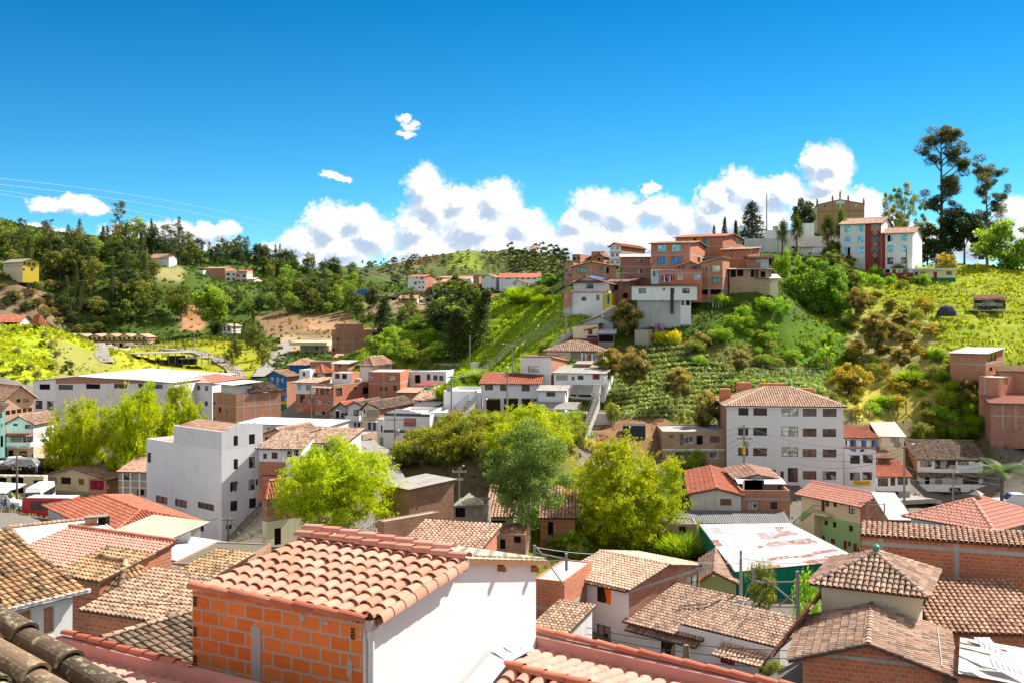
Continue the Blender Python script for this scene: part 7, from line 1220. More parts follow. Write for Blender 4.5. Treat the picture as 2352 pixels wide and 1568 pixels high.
NAME = {'willow': 'feathery_tree', 'grey': 'tall_tree', 'broad': 'broadleaf_tree', 'loquat': 'fruit_tree', 'orange': 'orange_leaved_tree', 'conifer': 'conifer_tree', 'cypress': 'cypress_tree', 'euc': 'eucalyptus_tree', 'airy': 'spreading_tree', 'fanpalm': 'fan_palm', 'palm': 'palm_tree', 'banana': 'banana_plant', 'cane': 'cane_clump', 'shrub': 'shrub', 'ball': 'round_shrub', 'silver': 'silvery_shrub', 'hedge': 'hedge_shrub', 'yellow': 'yellow_shrub', 'lime': 'lime_shrub', 'forest': 'forest_tree', 'olive': 'forest_tree', 'pale': 'forest_tree', 'dark': 'forest_tree'}
def plant(kind, p, w, h, label, group=None, far=False, seed=None, tilt=0, cat=None):
 """w, h: real width and height in metres"""
 var = (seed if seed is not None else rnd.randrange(3)); k = (kind, var, far)
 if k not in CACHE: CACHE[k] = proto(kind, 100 + var * 7, far, .42 if far else 1.0)
 W0, H0 = DIM[kind]; s = (w / W0, w / W0, h / H0); cat = cat or ('tree' if kind in ('willow','grey','broad','loquat','orange','forest','olive','pale','dark','conifer','cypress','euc','airy','fanpalm','palm') else 'shrub' if kind not in ('banana', 'cane') else 'plant')
 if far: o = link(bpy.data.objects.new(NAME[kind], CACHE[k]))
 else:
  o = link(bpy.data.objects.new(NAME[kind], None)); o.empty_display_size = .3; t, c = CACHE[k]
  for nm, me_ in (('trunk', t), ('crown' if cat == 'tree' else 'foliage', c)): q = link(bpy.data.objects.new(nm, me_)); q.parent = o
 o.location = p; o.scale = s; o.rotation_euler = (0, tilt, rnd.uniform(0, 6.28) if not tilt else 0); ORG[o.name] = Vector(p); tag(o, label, cat, group); return o
def tree(kind, x, yb, yt, wpx, label, Y=None, ymin=60, **kw):
 if Y is None: p = hit('D', x, yb, ymin)
 else: p = P('D', x, yb, Y)
 if p is None: p = P('D', x, yb, 600)
 if Y is not None: p.z = min(p.z, H_at(p.x, p.y))
 top = P('D', x, yt, p.y).z; return plant(kind, p, wpx / F * p.y, max(.5, top - p.z), label, **kw)
tree('willow', 772, 1250, 1008, 292, 'big feathery yellow green tree just behind the salmon foreground roof', 106, seed=0)
tree('willow', 1440, 1290, 1010, 285, 'big feathery yellow green tree in the hollow behind the orange curtain house', 103, seed=1)
tree('willow', 1218, 1110, 925, 215, 'feathery lime tree rising behind the tall grey green tree', 130, seed=2)
tree('willow', 188, 1075, 910, 178, 'leftmost yellow green tree before the long white warehouse', 180, seed=2); tree('willow', 322, 1065, 880, 176, 'middle yellow green tree before the long white warehouse', 178, seed=0); tree('willow', 412, 1040, 880, 135, 'rightmost yellow green tree before the long white warehouse', 184, seed=1)
tree('grey', 1212, 1300, 958, 212, 'tall grey green tree with pale forked trunk in the middle of the hollow', 97, seed=0)
tree('grey', 1140, 1130, 1000, 90, 'small grey green tree leaning over the hedge bank', 133, seed=1)
tree('broad', 1872, 765, 590, 168, 'huge round glossy green tree below the apartment block', 222, seed=0); tree('broad', 1780, 735, 655, 80, 'smaller leafy tree left of the huge round tree', 222, seed=1)
tree('euc', 2163, 615, 288, 158, 'tallest eucalyptus with open clumped crown on the right crest', 288, seed=0); tree('euc', 2268, 612, 378, 112, 'second eucalyptus nearest the right edge', 292, seed=1)
tree('airy', 2072, 590, 412, 120, 'thin spreading tree with bare branches left of the tallest eucalyptus', 300, seed=0); tree('pale', 2312, 650, 498, 150, 'broad yellow green tree at the far right edge of the crest', 272, seed=1)
tree('dark', 2215, 615, 474, 110, 'dark bulky evergreen under the two eucalyptus trees', 284, seed=0); tree('dark', 2130, 605, 505, 95, 'dark evergreen close right of the apartment block', 290, seed=1); tree('conifer', 2165, 612, 520, 60, 'dark pointed evergreen between the apartment block and bulky evergreen', 280)
tree('orange', 2172, 612, 578, 56, 'pair of small orange tinged trees on the pasture right of the apartment block', 262)
tree('conifer', 1727, 560, 458, 78, 'ragged dark conifer beside the tall mast', 300, seed=0); tree('dark', 1843, 550, 452, 66, 'rounded dark pine left of the church', 320, seed=2); tree('conifer', 1664, 562, 492, 28, 'slim conifer at the skyline right of the brick houses', 320); tree('conifer', 1640, 562, 510, 22, 'smallest skyline conifer above the brick houses', 325); tree('cypress', 1690, 560, 500, 24, 'narrow skyline tree between slim conifer and ragged conifer', 318)
for x, yb, yt, w, lab in ((1797, 556, 508, 32, 'leftmost'), (1830, 545, 497, 32, 'second'), (1902, 560, 495, 38, 'third and widest'), (1932, 548, 482, 32, 'rightmost')): tree('fanpalm', x, yb, yt, w, lab + ' shaggy fan palm at the cemetery walls', 268, group='fan palms at the cemetery')
for i, (x, yb, yt, w) in enumerate(((1785, 615, 586, 20), (1808, 610, 565, 24), (1833, 608, 576, 22), (1798, 640, 590, 22))): tree('lime', x, yb, yt, w, ['leftmost', 'tallest', 'rightmost', 'lowest'][i] + ' clipped round shrub beside the huge round tree', 238, group='clipped shrubs on the hilltop')
LQ = [(1440, 800, 688, 82, 192, 'big brown tipped fruit tree in front of the tiled farmhouse'), (1402, 885, 795, 76, 173, 'brown tipped fruit tree right of the washing line'), (1455, 905, 795, 88, 170, 'brown tipped fruit tree at the left edge of the vegetable rows'), (1557, 935, 840, 76, 163, 'brown tipped fruit tree standing alone amid the vegetable rows'), (1622, 975, 890, 74, 156, 'brown tipped fruit tree against the white apartments'), (1608, 830, 762, 64, 188, 'brown tipped fruit tree above the vegetable rows'), (1618, 758, 720, 54, 200, 'small fruit tree below the tall slim brick house'), (1700, 860, 800, 40, 178, 'thin fruit tree at the upper fence of the vegetable rows'),
 (1965, 735, 660, 66, 218, 'brown tipped tree right of the huge round tree'), (2010, 800, 715, 74, 202, 'brown tipped tree in the middle of the dry slope'), (2070, 850, 795, 56, 190, 'dark brown tipped tree low on the dry slope'), (1915, 660, 620, 56, 240, 'dark bush tree under the apartment block'), (2040, 785, 735, 50, 205, 'pale ochre tree between the dry slope and the pasture'), (2220, 900, 862, 44, 176, 'fruit tree left of the unfinished brick house'), (1275, 775, 750, 36, 205, 'small brown bush tree beside the stair path'), (1725, 800, 765, 40, 205, 'dim small tree in the shade of the huge round tree')]
for i, (x, yb, yt, w, Y_, lab) in enumerate(LQ): tree('loquat', x, yb, yt, w, lab, Y_, seed=i % 3)
tree('orange', 1952, 925, 828, 108, 'large orange leaved tree above the white apartments', 180, seed=0); tree('orange', 2060, 900, 862, 60, 'straw coloured bush tree on the dry slope', 184, seed=1); tree('orange', 1930, 700, 650, 60, 'rusty bush tree at the foot of the huge round tree', 222, seed=1)
tree('cypress', 1075, 795, 650, 78, 'tall dark conifer leaning right over the green slope', 238, tilt=.32, seed=0); tree('cypress', 1040, 800, 700, 70, 'shorter dark conifer left of the leaning one', 236, tilt=.1, seed=1); tree('conifer', 882, 762, 678, 66, 'spreading dark conifer above the brick building', 330, seed=1)
tree('pale', 490, 768, 652, 92, 'large bright green tree standing out on the left valley side', 445, seed=0); tree('dark', 500, 775, 735, 40, 'dark tree under the large bright green tree', 440)
tree('broad', 1262, 668, 628, 64, 'round tree at the left of the brick hill houses', 262, seed=1); tree('cypress', 1262, 735, 664, 42, 'dark bushy tree on the crest below the brick hill houses', 240, seed=2)
tree('palm', 2300, 1170, 1040, 150, 'palm tree before the ochre yellow house', 118, seed=0)
for i, (x, yb, yt, w, Y_) in enumerate(((1755, 895, 850, 60, 171), (1690, 895, 858, 50, 172), (1905, 790, 730, 46, 196), (1900, 830, 770, 40, 192), (1775, 690, 655, 40, 218), (1360, 1010, 985, 30, 146))): tree('banana', x, yb, yt, w, ['banana plant peeking over the white apartments roof', 'banana plant at the lower edge of the vegetable rows', 'tall banana plant on the slope right of the shaded field', 'lower banana plant on the slope right of the shaded field', 'banana plant below the brick porch shack', 'small banana plant beside the long stairs'][i], Y_)
# garden shrubs on the bright left lawn
LS = [(150,1375,82,'silver'),(382,1320,85,'ball'),(462,1320,80,'silver'),(512,1405,90,'silver'),(408,1225,80,'silver'),(155,1555,120,'ball'),(275,1520,90,'silver'),(462,1515,72,'ball'),(612,1520,120,'ball'),(395,1415,48,'shrub'),(340,1165,90,'ball'),(238,1165,60,'ball'),(120,1170,50,'ball'),(562,1545,56,'ball'),(646,1560,66,'ball'),(62,1560,56,'silver'),(345,1585,90,'silver'),(20,1470,50,'ball'),(20,1620,100,'ball'),(125,1640,60,'ball'),(245,1640,64,'shrub')]
for i, (x, y, w, k_) in enumerate(LS): X_, Y_ = px('c1', x, y); tree(k_, X_, Y_, Y_ - w / 3.937 * .85, w / 3.937, 'rounded dark garden shrub on the bright left lawn' if k_ == 'ball' else 'rounded silvery garden shrub on the bright left lawn' if k_ == 'silver' else 'small loose green shrub on the bright left lawn', group=k_ + ' garden shrubs on the left lawn', ymin=225)
# hedge bank, hollow and street greenery
def scatter(n, x0, x1, y0, y1, kinds, wr, hr, label, group, ymin, ymax=2600, far=False, cond=None, fit=None):
 """plants spread over the ground seen inside a region; sizes in metres"""
 c = 0; tries = 0; grp0 = group
 while c < n and tries < n * 12:
  tries += 1; x = rnd.uniform(x0, x1); y = rnd.uniform(y0, y1)
  if cond and not cond(x, y): continue
  p = hit('D', x, y, ymin, ymax)
  if p is None or p.y < ymin * 1.01 or p.y > ymax * .99: continue
  k_ = rnd.choice(kinds); w = rnd.uniform(*wr); ww, hh = w, w * DIM[k_][1] / DIM[k_][0] * rnd.uniform(*hr)
  sz = (w - wr[0]) / (wr[1] - wr[0]); sw = 'small' if sz < .33 else 'medium sized' if sz < .66 else 'large'; ps = 'left' if x < x0 + (x1 - x0) / 3 else 'middle' if x < x1 - (x1 - x0) / 3 else 'right'
  if isinstance(label, dict): lb = sw + ' ' + label[k_] + ', ' + group + ', ' + ps; gp = group + ' ' + k_
  else: lb = sw + ' ' + label + ', ' + ps; gp = group
  lb = ' '.join(lb.split()[:16]).rstrip(','); plant(k_, p, ww, hh, lb, gp + ' ' + sw + ' ' + ps, far=far); c += 1
scatter(46, 915, 1330, 984, 1020, ['hedge', 'hedge', 'shrub', 'lime'], (2.6, 4.4), (.8, 1.2), 'bushy plant in the overgrown hedge on top of the brown bank', 'hedge plants on the bank top', 128, 155)
scatter(44, 918, 1120, 1000, 1075, ['hedge', 'shrub', 'hedge'], (2.6, 4.8), (.9, 1.4), 'bush hanging over the face of the brown bank', 'bushes on the bank face', 118, 152)
scatter(16, 1090, 1330, 1020, 1110, ['hedge', 'shrub', 'shrub'], (3, 5.0), (.9, 1.3), 'leafy bush on the bank around the tall grey green tree', 'bushes on the shaded bank', 110, 150)
scatter(26, 1215, 1345, 1185, 1290, ['lime', 'shrub', 'shrub'], (1.6, 3.0), (.8, 1.3), 'light green undergrowth bush behind the hanging wires frame', 'undergrowth in the hollow', 84, 125)
scatter(5, 1525, 1590, 1245, 1285, ['cane'], (1.9, 2.6), (.8, 1.1), 'bright tall grass clump left of the green tin shed', 'tall grass left of the green shed', 84, 120)
scatter(9, 1540, 1610, 1060, 1100, ['lime', 'shrub'], (2, 3), (.8, 1.2), 'green bush below the brown block balcony house', 'bushes below the block house', 118, 150)
tree('shrub', 600, 1300, 1255, 60, 'small garden bush beside the zinc roofed shed', 82); tree('shrub', 1595, 1395, 1285, 0.1, 'tiny twig', 80) if False else None
tree('lime', 1850, 1380, 1298, 85, 'leafy yellow green bush behind the grey lattice frame', 74); tree('shrub', 1745, 1345, 1280, 95, 'half bare flowering bush in front of the green shed wall', 82); tree('shrub', 1780, 1560, 1510, 60, 'potted garden bush at the bottom of the red curtain house', 58)
tree('lime', 20, 1180, 1125, 60, 'leafy bush beside the wooden pole at the lower left', 150); tree('shrub', 80, 1185, 1140, 90, 'bush in the yard under the cream arches', 152); tree('shrub', 1405, 945, 915, 42, 'bonsai like bush on the white planter terrace', 157)
for x, y in ((1530, 788), (1552, 786), (1512, 790)): tree('yellow', x, y, y - 32, 34, 'clipped yellow flowering shrub above the vegetable rows', 188, group='yellow shrubs above the field')
for i in range(6): tree('yellow', 1345 + i * 16, 1022 + i * 3, 1004 + i * 3, 24, 'clipped yellow hedge section beside the long stairs', 143, group='yellow hedge by the stairs')
# right hillside
LB_ = {'shrub': 'green bush on right hillside', 'lime': 'bright green bush on right hillside', 'orange': 'ochre bush on right hillside', 'cane': 'bright tall grass clump on right hillside', 'loquat': 'brown tipped bush on right hillside', 'forest': 'dark leafy tree on right hillside', 'olive': 'olive green tree on right hillside'}
scatter(36, 1900, 2140, 640, 830, ['shrub', 'shrub', 'orange', 'loquat'], (2.0, 4.6), (.7, 1.1), LB_, 'upper right slope', 165, 260, cond=lambda x, y: y > 640 + (x - 1900) * .25 and y < 700 + (x - 1880) * .9)
scatter(54, 1900, 2285, 800, 960, ['shrub', 'orange', 'lime', 'loquat', 'shrub'], (1.6, 4.2), (.7, 1.1), LB_, 'lower right slope', 150, 215, cond=lambda x, y: x < 2190 + (y - 800) * .6)
scatter(9, 2030, 2260, 860, 960, ['cane'], (1.6, 2.6), (.8, 1.3), LB_, 'lower right slope', 150, 215); scatter(34, 2110, 2290, 940, 1015, ['shrub', 'lime', 'shrub', 'shrub', 'cane'], (2.0, 3.4), (.8, 1.2), LB_, 'foot of the right slope', 145, 200)
scatter(26, 1950, 2130, 615, 668, ['lime', 'shrub', 'lime'], (2.0, 4.0), (.7, 1.1), LB_, 'under the apartment block', 200, 262); scatter(16, 1900, 1960, 590, 690, ['shrub', 'forest'], (3.5, 6.0), (.8, 1.1), LB_, 'beside the round tree', 200, 275)
scatter(14, 2080, 2352, 690, 800, ['shrub', 'lime'], (1.2, 2.6), (.5, .9), LB_, 'on the pasture', 190, 260); scatter(18, 1640, 1800, 700, 790, ['lime', 'lime', 'shrub'], (2.5, 5.0), (.6, 1.0), LB_, 'below the brick houses', 180, 240); scatter(20, 1590, 1900, 780, 850, ['lime', 'shrub'], (1.8, 4.2), (.5, .9), LB_, 'above the vegetable rows', 172, 222)
# middle green slope
LM = {'lime': 'bright green bush on middle green slope', 'shrub': 'green bush on middle green slope', 'cane': 'tall reed clump on middle green slope', 'forest': 'leafy tree on middle green slope', 'pale': 'bright leafy tree on middle green slope', 'dark': 'dark leafy tree on middle green slope'}
scatter(26, 840, 1010, 780, 850, ['lime', 'shrub', 'lime'], (3.5, 6.5), (.7, 1.1), LM, 'left end', 195, 300); tree('pale', 870, 840, 765, 58, 'bright round leafy tree above the brick warehouse corner', 245); tree('forest', 930, 815, 758, 46, 'dark green tree beside the bright round leafy tree', 248); tree('pale', 950, 790, 735, 50, 'bright bushy tree left of the dark conifers', 262)
scatter(16, 1165, 1260, 684, 705, ['shrub', 'shrub', 'cane'], (2.6, 4.6), (.8, 1.1), LM, 'crest', 215, 300); scatter(16, 1240, 1330, 770, 860, ['shrub', 'lime'], (1.5, 3.2), (.6, 1.0), LM, 'stair side', 160, 235); scatter(12, 1020, 1110, 850, 925, ['cane', 'lime'], (2, 3.2), (.8, 1.2), LM, 'foot', 165, 235)
scatter(14, 985, 1075, 710, 790, ['forest', 'dark', 'pale'], (6, 10), (.7, 1.0), LM, 'conifer corner', 230, 340); scatter(12, 1190, 1270, 855, 890, ['lime', 'shrub'], (1.5, 3), (.6, 1), LM, 'behind the white house', 165, 215)
# far woods: every tree one object, sharing meshes
LF = {k_: d for k_, d in (('forest', 'mid green tree'), ('olive', 'olive toned tree'), ('pale', 'bright green tree'), ('dark', 'dark evergreen'), ('conifer', 'pointed conifer'), ('cypress', 'slender dark tree'), ('euc', 'tall open eucalyptus'), ('loquat', 'brown tipped orchard tree on the left hillside'), ('shrub', 'bush'), ('airy', 'thin airy tree'))}
far_ = dict(far=True)
def woods(n, x0, x1, y0, y1, kinds, wpx, label_g, ymin, ymax, cond=None, hr=(.8, 1.2)):
 c = 0; tr_ = 0
 while c < n and tr_ < n * 10:
  tr_ += 1; x = rnd.uniform(x0, x1); y = rnd.uniform(y0, y1)
  if cond and not cond(x, y): continue
  p = hit('D', x, y, ymin, ymax)
  if p is None or p.y < ymin * 1.01: continue
  k_ = rnd.choice(kinds); w = rnd.uniform(*wpx) * p.y / F; 
  if k_ in ('conifer', 'cypress'): w *= .55 if k_ == 'conifer' else .45
  h = w * DIM[k_][1] / DIM[k_][0] * rnd.uniform(*hr); ps = 'left' if x < x0 + (x1 - x0) / 3 else 'centre' if x < x1 - (x1 - x0) / 3 else 'right'; up_ = 'upper' if y < (y0 + y1) / 2 else 'lower'; plant(k_, p - Z * .4, w, h, ' '.join([LF[k_], label_g + ',', up_, ps]), ' '.join([label_g, k_, up_, ps]), far=True); c += 1
woods(34, 0, 150, 625, 735, ['loquat', 'loquat', 'dark'], (22, 36), 'at the left edge slope', 340, 520, hr=(.7, .9))
woods(30, 60, 260, 700, 775, ['loquat', 'dark', 'forest'], (22, 34), 'of the lower left hillside', 340, 520, hr=(.7, 1.0), cond=lambda x, y: y < 775 - abs(x - 200) * .1)
woods(62, 0, 440, 560, 640, ['forest', 'dark', 'olive', 'pale', 'conifer', 'cypress', 'euc'], (34, 62), 'of the upper left hill', 400, 760)
woods(40, 130, 460, 640, 750, ['dark', 'conifer', 'conifer', 'forest', 'cypress', 'olive'], (34, 62), 'of the middle left hill', 380, 700, cond=lambda x, y: not (395 < x < 600 and y > 640 and y < 700))
woods(78, 320, 860, 585, 640, ['dark', 'conifer', 'forest', 'dark', 'conifer'], (22, 40), 'along the left wooded ridge', 540, 900, cond=lambda x, y: not (395 < x < 600 and y > 612))
woods(52, 480, 860, 668, 722, ['forest', 'olive', 'dark', 'pale', 'forest'], (26, 44), 'in the valley wood belt', 430, 720, cond=lambda x, y: x > 605 or y > 700)
woods(16, 600, 830, 640, 680, ['pale', 'forest', 'olive', 'conifer'], (24, 40), 'above the valley wood belt', 480, 800)
woods(26, 820, 1030, 690, 750, ['forest', 'olive', 'conifer', 'shrub'], (22, 38), 'below the far white terrace', 330, 520)
woods(16, 420, 700, 772, 850, ['conifer', 'forest', 'olive', 'cypress'], (26, 46), 'by the winding road', 280, 420, cond=lambda x, y: (520 < x < 605 or x > 690 and y < 770))
VV = []; CC = []; g_ = np.random.default_rng(4)
for n, x0, x1, y0, y1, ks, wr in ((60, 830, 950, 600, 650, ('dark', 'conifer', 'forest'), (12, 20)), (120, 1165, 1310, 582, 655, ('dark', 'dark', 'forest'), (15, 26)), (190, 880, 1200, 585, 655, ('dark', 'forest', 'olive'), (6, 14))):
 for _ in range(n):
  x = g_.uniform(x0, x1); y = g_.uniform(y0, y1); p = hit('D', x, y, 850, 1600)
  if p is None or p.y < 860: continue
  k_ = ks[g_.integers(3)]; k = (k_, 0, True)
  if k not in CACHE: CACHE[k] = proto(k_, 100, True, .42)
  me = CACHE[k]; v_ = np.empty(len(me.vertices) * 3); me.vertices.foreach_get('co', v_); c_ = np.empty(len(me.polygons) * 4); me.attributes['lc'].data.foreach_get('color', c_); nf = len(me.polygons); lf = 240; f_ = g_.integers(nf - 500, nf, lf) if nf > 500 else np.arange(nf); nv = len(v_) // 3; i0 = nv - nf * 4
  idx_ = (nv - (nf - f_) * 4)[:, None] + np.arange(4); w = g_.uniform(*wr) * p.y / F * (.5 if k_ == 'conifer' else 1); sc_ = np.array([w / DIM[k_][0]] * 3); q = v_.reshape(-1, 3)[idx_]; m_ = q.mean(1, keepdims=True); q = m_ + (q - m_) * 2.6
  VV.append((q * sc_ + np.array([p.x, p.y, p.z - .5])).reshape(-1, 3)); CC.append(c_.reshape(-1, 4)[f_, :3])
VV = np.concatenate(VV); me = fast_mesh('far_wood', VV, np.arange(len(VV)).reshape(-1, 4), ['leaf'], None, np.concatenate(CC)); tag(link(bpy.data.objects.new('far_wood', me)), 'dark woodland and bushes covering the far hill', 'wood', None, 'stuff')
woods(12, 890, 1010, 632, 660, ['forest', 'dark'], (14, 22), 'behind the far terrace', 560, 900)
# ---- vegetable rows, grass tufts (nobody could count them)
def in_field(x, y):
 return (1395 < x < 1905) and y > 795 - (x - 1480) * .12 * (x < 1560) and (y > 785 + (x - 1540) * .43 if 1540 <= x < 1690 else y > 850 if x >= 1690 else True) and (y < 962) and not (x > 1640 and y > 905) and (x > 1478 or y > 860 - (x - 1400) * .6) and x > 1400
VV = []; CC = []; g_ = np.random.default_rng(3)
for Yr in np.arange(150, 192, 1.85):
 for Xr in np.arange(14, 56, .48):
  Xq = Xr + g_.normal() * .12; Yq = Yr + (Xr - 30) * .22 + g_.normal() * .1
  if Yq < 148 or Yq > 193: continue
  zq = H_at(Xq, Yq); x = CX + F * Xq / Yq; y = HY - F * zq / Yq
  if not in_field(x, y) or g_.random() < .06: continue
  n_l = 11; Cn = np.array([Xq, Yq, zq + .42]) + g_.normal(size=(n_l, 3)) * (.24, .20, .14); v_, c_ = leafset(Cn, .42 * g_.uniform(.7, 1.3, n_l), np.array([.32, .48, .19])[None] * g_.uniform(.7, 1.35, (n_l, 1)), g_, .8, 1.2); VV.append(v_); CC.append(c_)
if VV: VV = np.concatenate(VV); me = fast_mesh('vegetable_rows', VV, np.arange(len(VV)).reshape(-1, 4), ['leaf'], None, np.concatenate(CC)); o = link(bpy.data.objects.new('vegetable_rows', me)); tag(o, 'rows of pale green vegetable plants on the slope', 'crop', None, 'stuff')
def tufts(name, label, n, t0, t1, y0, y1, size, colf, cond=None, seed=1):
 g_ = np.random.default_rng(seed); T = g_.uniform(t0, t1, n); Yv = np.exp(g_.uniform(math.log(y0), math.log(y1), n)); Xv = T * Yv
 a = np.interp(T, tg, np.arange(nt)); b = np.interp(Yv, yg, np.arange(ny)); i = np.minimum(a.astype(int), nt - 2); j = np.minimum(b.astype(int), ny - 2); u = a - i; v = b - j
 Zv = (Zf[j, i] * (1 - u) + Zf[j, i + 1] * u) * (1 - v) + (Zf[j + 1, i] * (1 - u) + Zf[j + 1, i + 1] * u) * v; base = col_[j, i]
 xp = CX + F * T; yp = HY - F * Zv / Yv; k = (base[:, 1] > base[:, 0] * 1.03) | (g_.random(n) < .12)
 if cond is not None: k &= cond(xp, yp, Yv)
 k &= (vnoise(Xv, Yv, 4) + vnoise(Xv, Yv, 1.5) * .7 > -.22)
 Xv, Yv, Zv, base = Xv[k], Yv[k], Zv[k], base[k]; m_ = len(Xv); C = np.stack([Xv, Yv, Zv], 1); out = []; cc_ = []
 for q in range(3):
  an = g_.random(m_) * 6.28; d = np.stack([np.cos(an), np.sin(an), an * 0], 1); S = size * g_.uniform(.5, 1.5, m_) * (Yv / 200) ** .5; o = C + g_.normal(size=(m_, 3)) * size * .5 * [1, 1, 0]; up = np.stack([g_.normal(size=m_) * .3, g_.normal(size=m_) * .3, np.ones(m_)], 1)
  out.append(np.stack([o - d * (S * .5)[:, None] - [0, 0, .05], o + d * (S * .5)[:, None] - [0, 0, .05], o + d * (S * .25)[:, None] + up * (S * .8)[:, None], o - d * (S * .3)[:, None] + up * (S * .65)[:, None]], 1)); cc_.append(base * g_.uniform(.7, 1.5, (m_, 1)))
 V = np.concatenate(out).reshape(-1, 3); me = fast_mesh(name, V, np.arange(len(V)).reshape(-1, 4), ['leaf'], None, np.concatenate(cc_)); o = link(bpy.data.objects.new(name, me)); tag(o, label, 'grass', None, 'stuff')
tufts('rough_grass', 'rough tufted grass over the town hillsides', 90000, -.56, .56, 118, 300, .38, lambda x, y, Y: ~(((x > 1990) & (y < 850) & (np.random.default_rng(9).random(len(x)) < .94)) | ((x < 400) & (y < 900))))
tufts('meadow_grass', 'rough grass and scrub over the left valley side', 26000, -.56, .1, 300, 700, .7, lambda x, y, Y: ~(y > 770), seed=2)
# ================================================================== POLES, WIRES, STAIRS, FENCES, VEHICLES, PEOPLE
def pole(x, yb, yt, Y, label, mat='pole', r=.15, arms=(), lamp=None, box=False, name='utility_pole', lean=0):
 p = P('D', x, yb, Y); t = P('D', x + lean, yt, Y); root = thing(name, p, label, 'pole')
 b = MB(); b.tube([p - Z * 1.5, p.lerp(t, .5), t], [r, r * .85, r * .65], mat, 8); b.build('shaft', root)
 for (f, w) in arms:
  q = p.lerp(t, f); b = MB(); b.obox(q + Vector((-w / 2, -.16, -.06)), (w, 0, 0), (0, .1, 0), (0, 0, .12), 'wood_pole' if mat != 'metal' else 'metal')
  b.build('crossarm', root); b = MB()
  for i in range(4): b.lathe(q + Vector((-w / 2 + .08 + (w - .16) * i / 3, -.11, .06)), [(0, 0), (.04, 0), (.05, .08), (.03, .14), (0, .15)], 'white_old', 6)
  b.build('insulators', root)
 if lamp: q = t - Z * .3; b = MB(); e = q + Vector((lamp, -.2, .5)); b.tube([q, q + Vector((lamp * .6, -.1, .42)), e], .045, 'metal', 5); b.build('lamp_arm', root); b = MB(); b.obox(e + Vector((-.1, -.12, -.08)), (lamp * .35, 0, .03), (0, .24, 0), (0, 0, .12), 'white_clean'); b.build('lamp_head', root)
 if box: q = p.lerp(t, .62); b = MB(); b.lathe(q + Vector((.38, -.1, -.5)), [(0, 0), (.25, 0), (.27, .1), (.27, .7), (.2, .8), (0, .82)], 'metal', 10); b.build('transformer', root)
 return t
def wire(a, b_, label, group=None, sag=.6, r=.022, mat='wire'):
 n = 12; pts_ = [a.lerp(b_, i / n) - Z * (sag * 4 * (i / n) * (1 - i / n)) for i in range(n + 1)]; m = MB(); m.tube(pts_, r, mat, 4); o = m.build('power_line'); tag(o, label, 'wire', group); return o
T1 = pole(1427, 690, 626, 207, 'wooden utility pole with many wires between the white hill houses', 'wood_pole', .17, ((.93, 1.8), (.82, 1.4)))
T2 = pole(1300, 796, 716, 195, 'slim lamp pole standing beside the stair path on the green slope', 'pole', .15, ((.95, 1.0),), -1.2)
T3 = pole(1177, 862, 792, 187, 'lamp pole on the green slope above the white upper room', 'pole', .15, ((.94, 1.0),), -1.3)
T4 = pole(1165, 945, 846, 158, 'dark lamp pole standing before the flower box house', 'pole', .15, ((.9, .7),)); MB().lathe(T4 + Z * .1, [(0, -.15), (.12, -.12), (.2, .05), (.16, .2), (0, .28)], 'white_clean', 10).build('lamp_globe', bpy.data.objects['utility_pole.003'])
T5 = pole(1037, 978, 862, 156, 'tall grey pole beside the stairs and the white terrace', 'pole', .15, ((.97, 1.2),))
T6 = pole(1079, 826, 770, 222, 'thin pole alone on the middle green slope', 'pole', .13); T7 = pole(1141, 832, 806, 215, 'short fence like pole right of the thin one on the slope', 'wood_pole', .12, (), name='post'); T8 = pole(1124, 852, 826, 205, 'pole with a small box above the concrete terrace', 'wood_pole', .12, ((.9, .9),))
T9 = pole(907, 1056, 950, 148, 'concrete pole with transformer at the corner of the striped building', 'pole', .17, ((.88, 2.6),), None, True)
T10 = pole(1055, 1176, 1072, 121, 'steel street lamp pole in front of the brown bank', 'metal', .09, ((.9, 1.6), (.72, .9)), .5); T11 = pole(1709, 1085, 975, 137, 'tall pole with crossarms before the white apartments', 'pole', .18, ((.93, 1.6), (.72, 1.9)), None, True)
b = MB(); q = P('D', 1709, 1031, 136.7); b.lathe(q - Z * .6, [(.185, 0), (.185, 1.1)], 'yellow', 8); b.build('warning_band', bpy.data.objects['utility_pole.009'])
T12 = pole(2077, 1140, 1022, 136, 'pole with satellite dish and lamp arm before the three window house', 'pole', .17, ((.96, .9),), 1.0); T13 = pole(2189, 1153, 1086, 139, 'lamp pole before the open bar of the white house', 'pole', .13, (), .5)
T14 = pole(39, 1196, 1044, 148, 'wooden pole with insulators beside the white van at the lower left', 'wood_pole', .17, ((.93, 1.6), (.78, 1.3))); T15 = pole(524, 1250, 1186, 111, 'wooden pole with a side crossarm before the tall white block', 'wood_pole', .13, ((.9, 1.4),)); T16 = pole(790, 1006, 944, 176, 'dark pole in front of the grey street house', 'wood_pole', .14, ((.95, 1.0),), -.9)
T17 = pole(714, 958, 896, 204, 'dark pole in front of the brick row shop', 'wood_pole', .14); T18 = pole(1701.5, 1378, 1263, 75, 'grey post with side arm between olive gable and green shed', 'pole', .13, ((.82, .1),)); T19 = pole(1992, 1222, 1148, 111, 'light post bolted before the green and cream house', 'pole', .1, ((.93, 1.8),))
pole(1761, 575, 446, 300, 'very tall thin mast at the cemetery', 'metal', .22, name='mast'); T20 = pole(1917, 600, 536, 263, 'thin pole left of the apartment block', 'pole', .14); T21 = pole(2082, 626, 572, 247, 'leaning lamp pole in front of the apartment block', 'wood_pole', .2, (), .9); pole(1787, 575, 548, 272, 'thin pole under the leftmost fan palm', 'pole', .12)
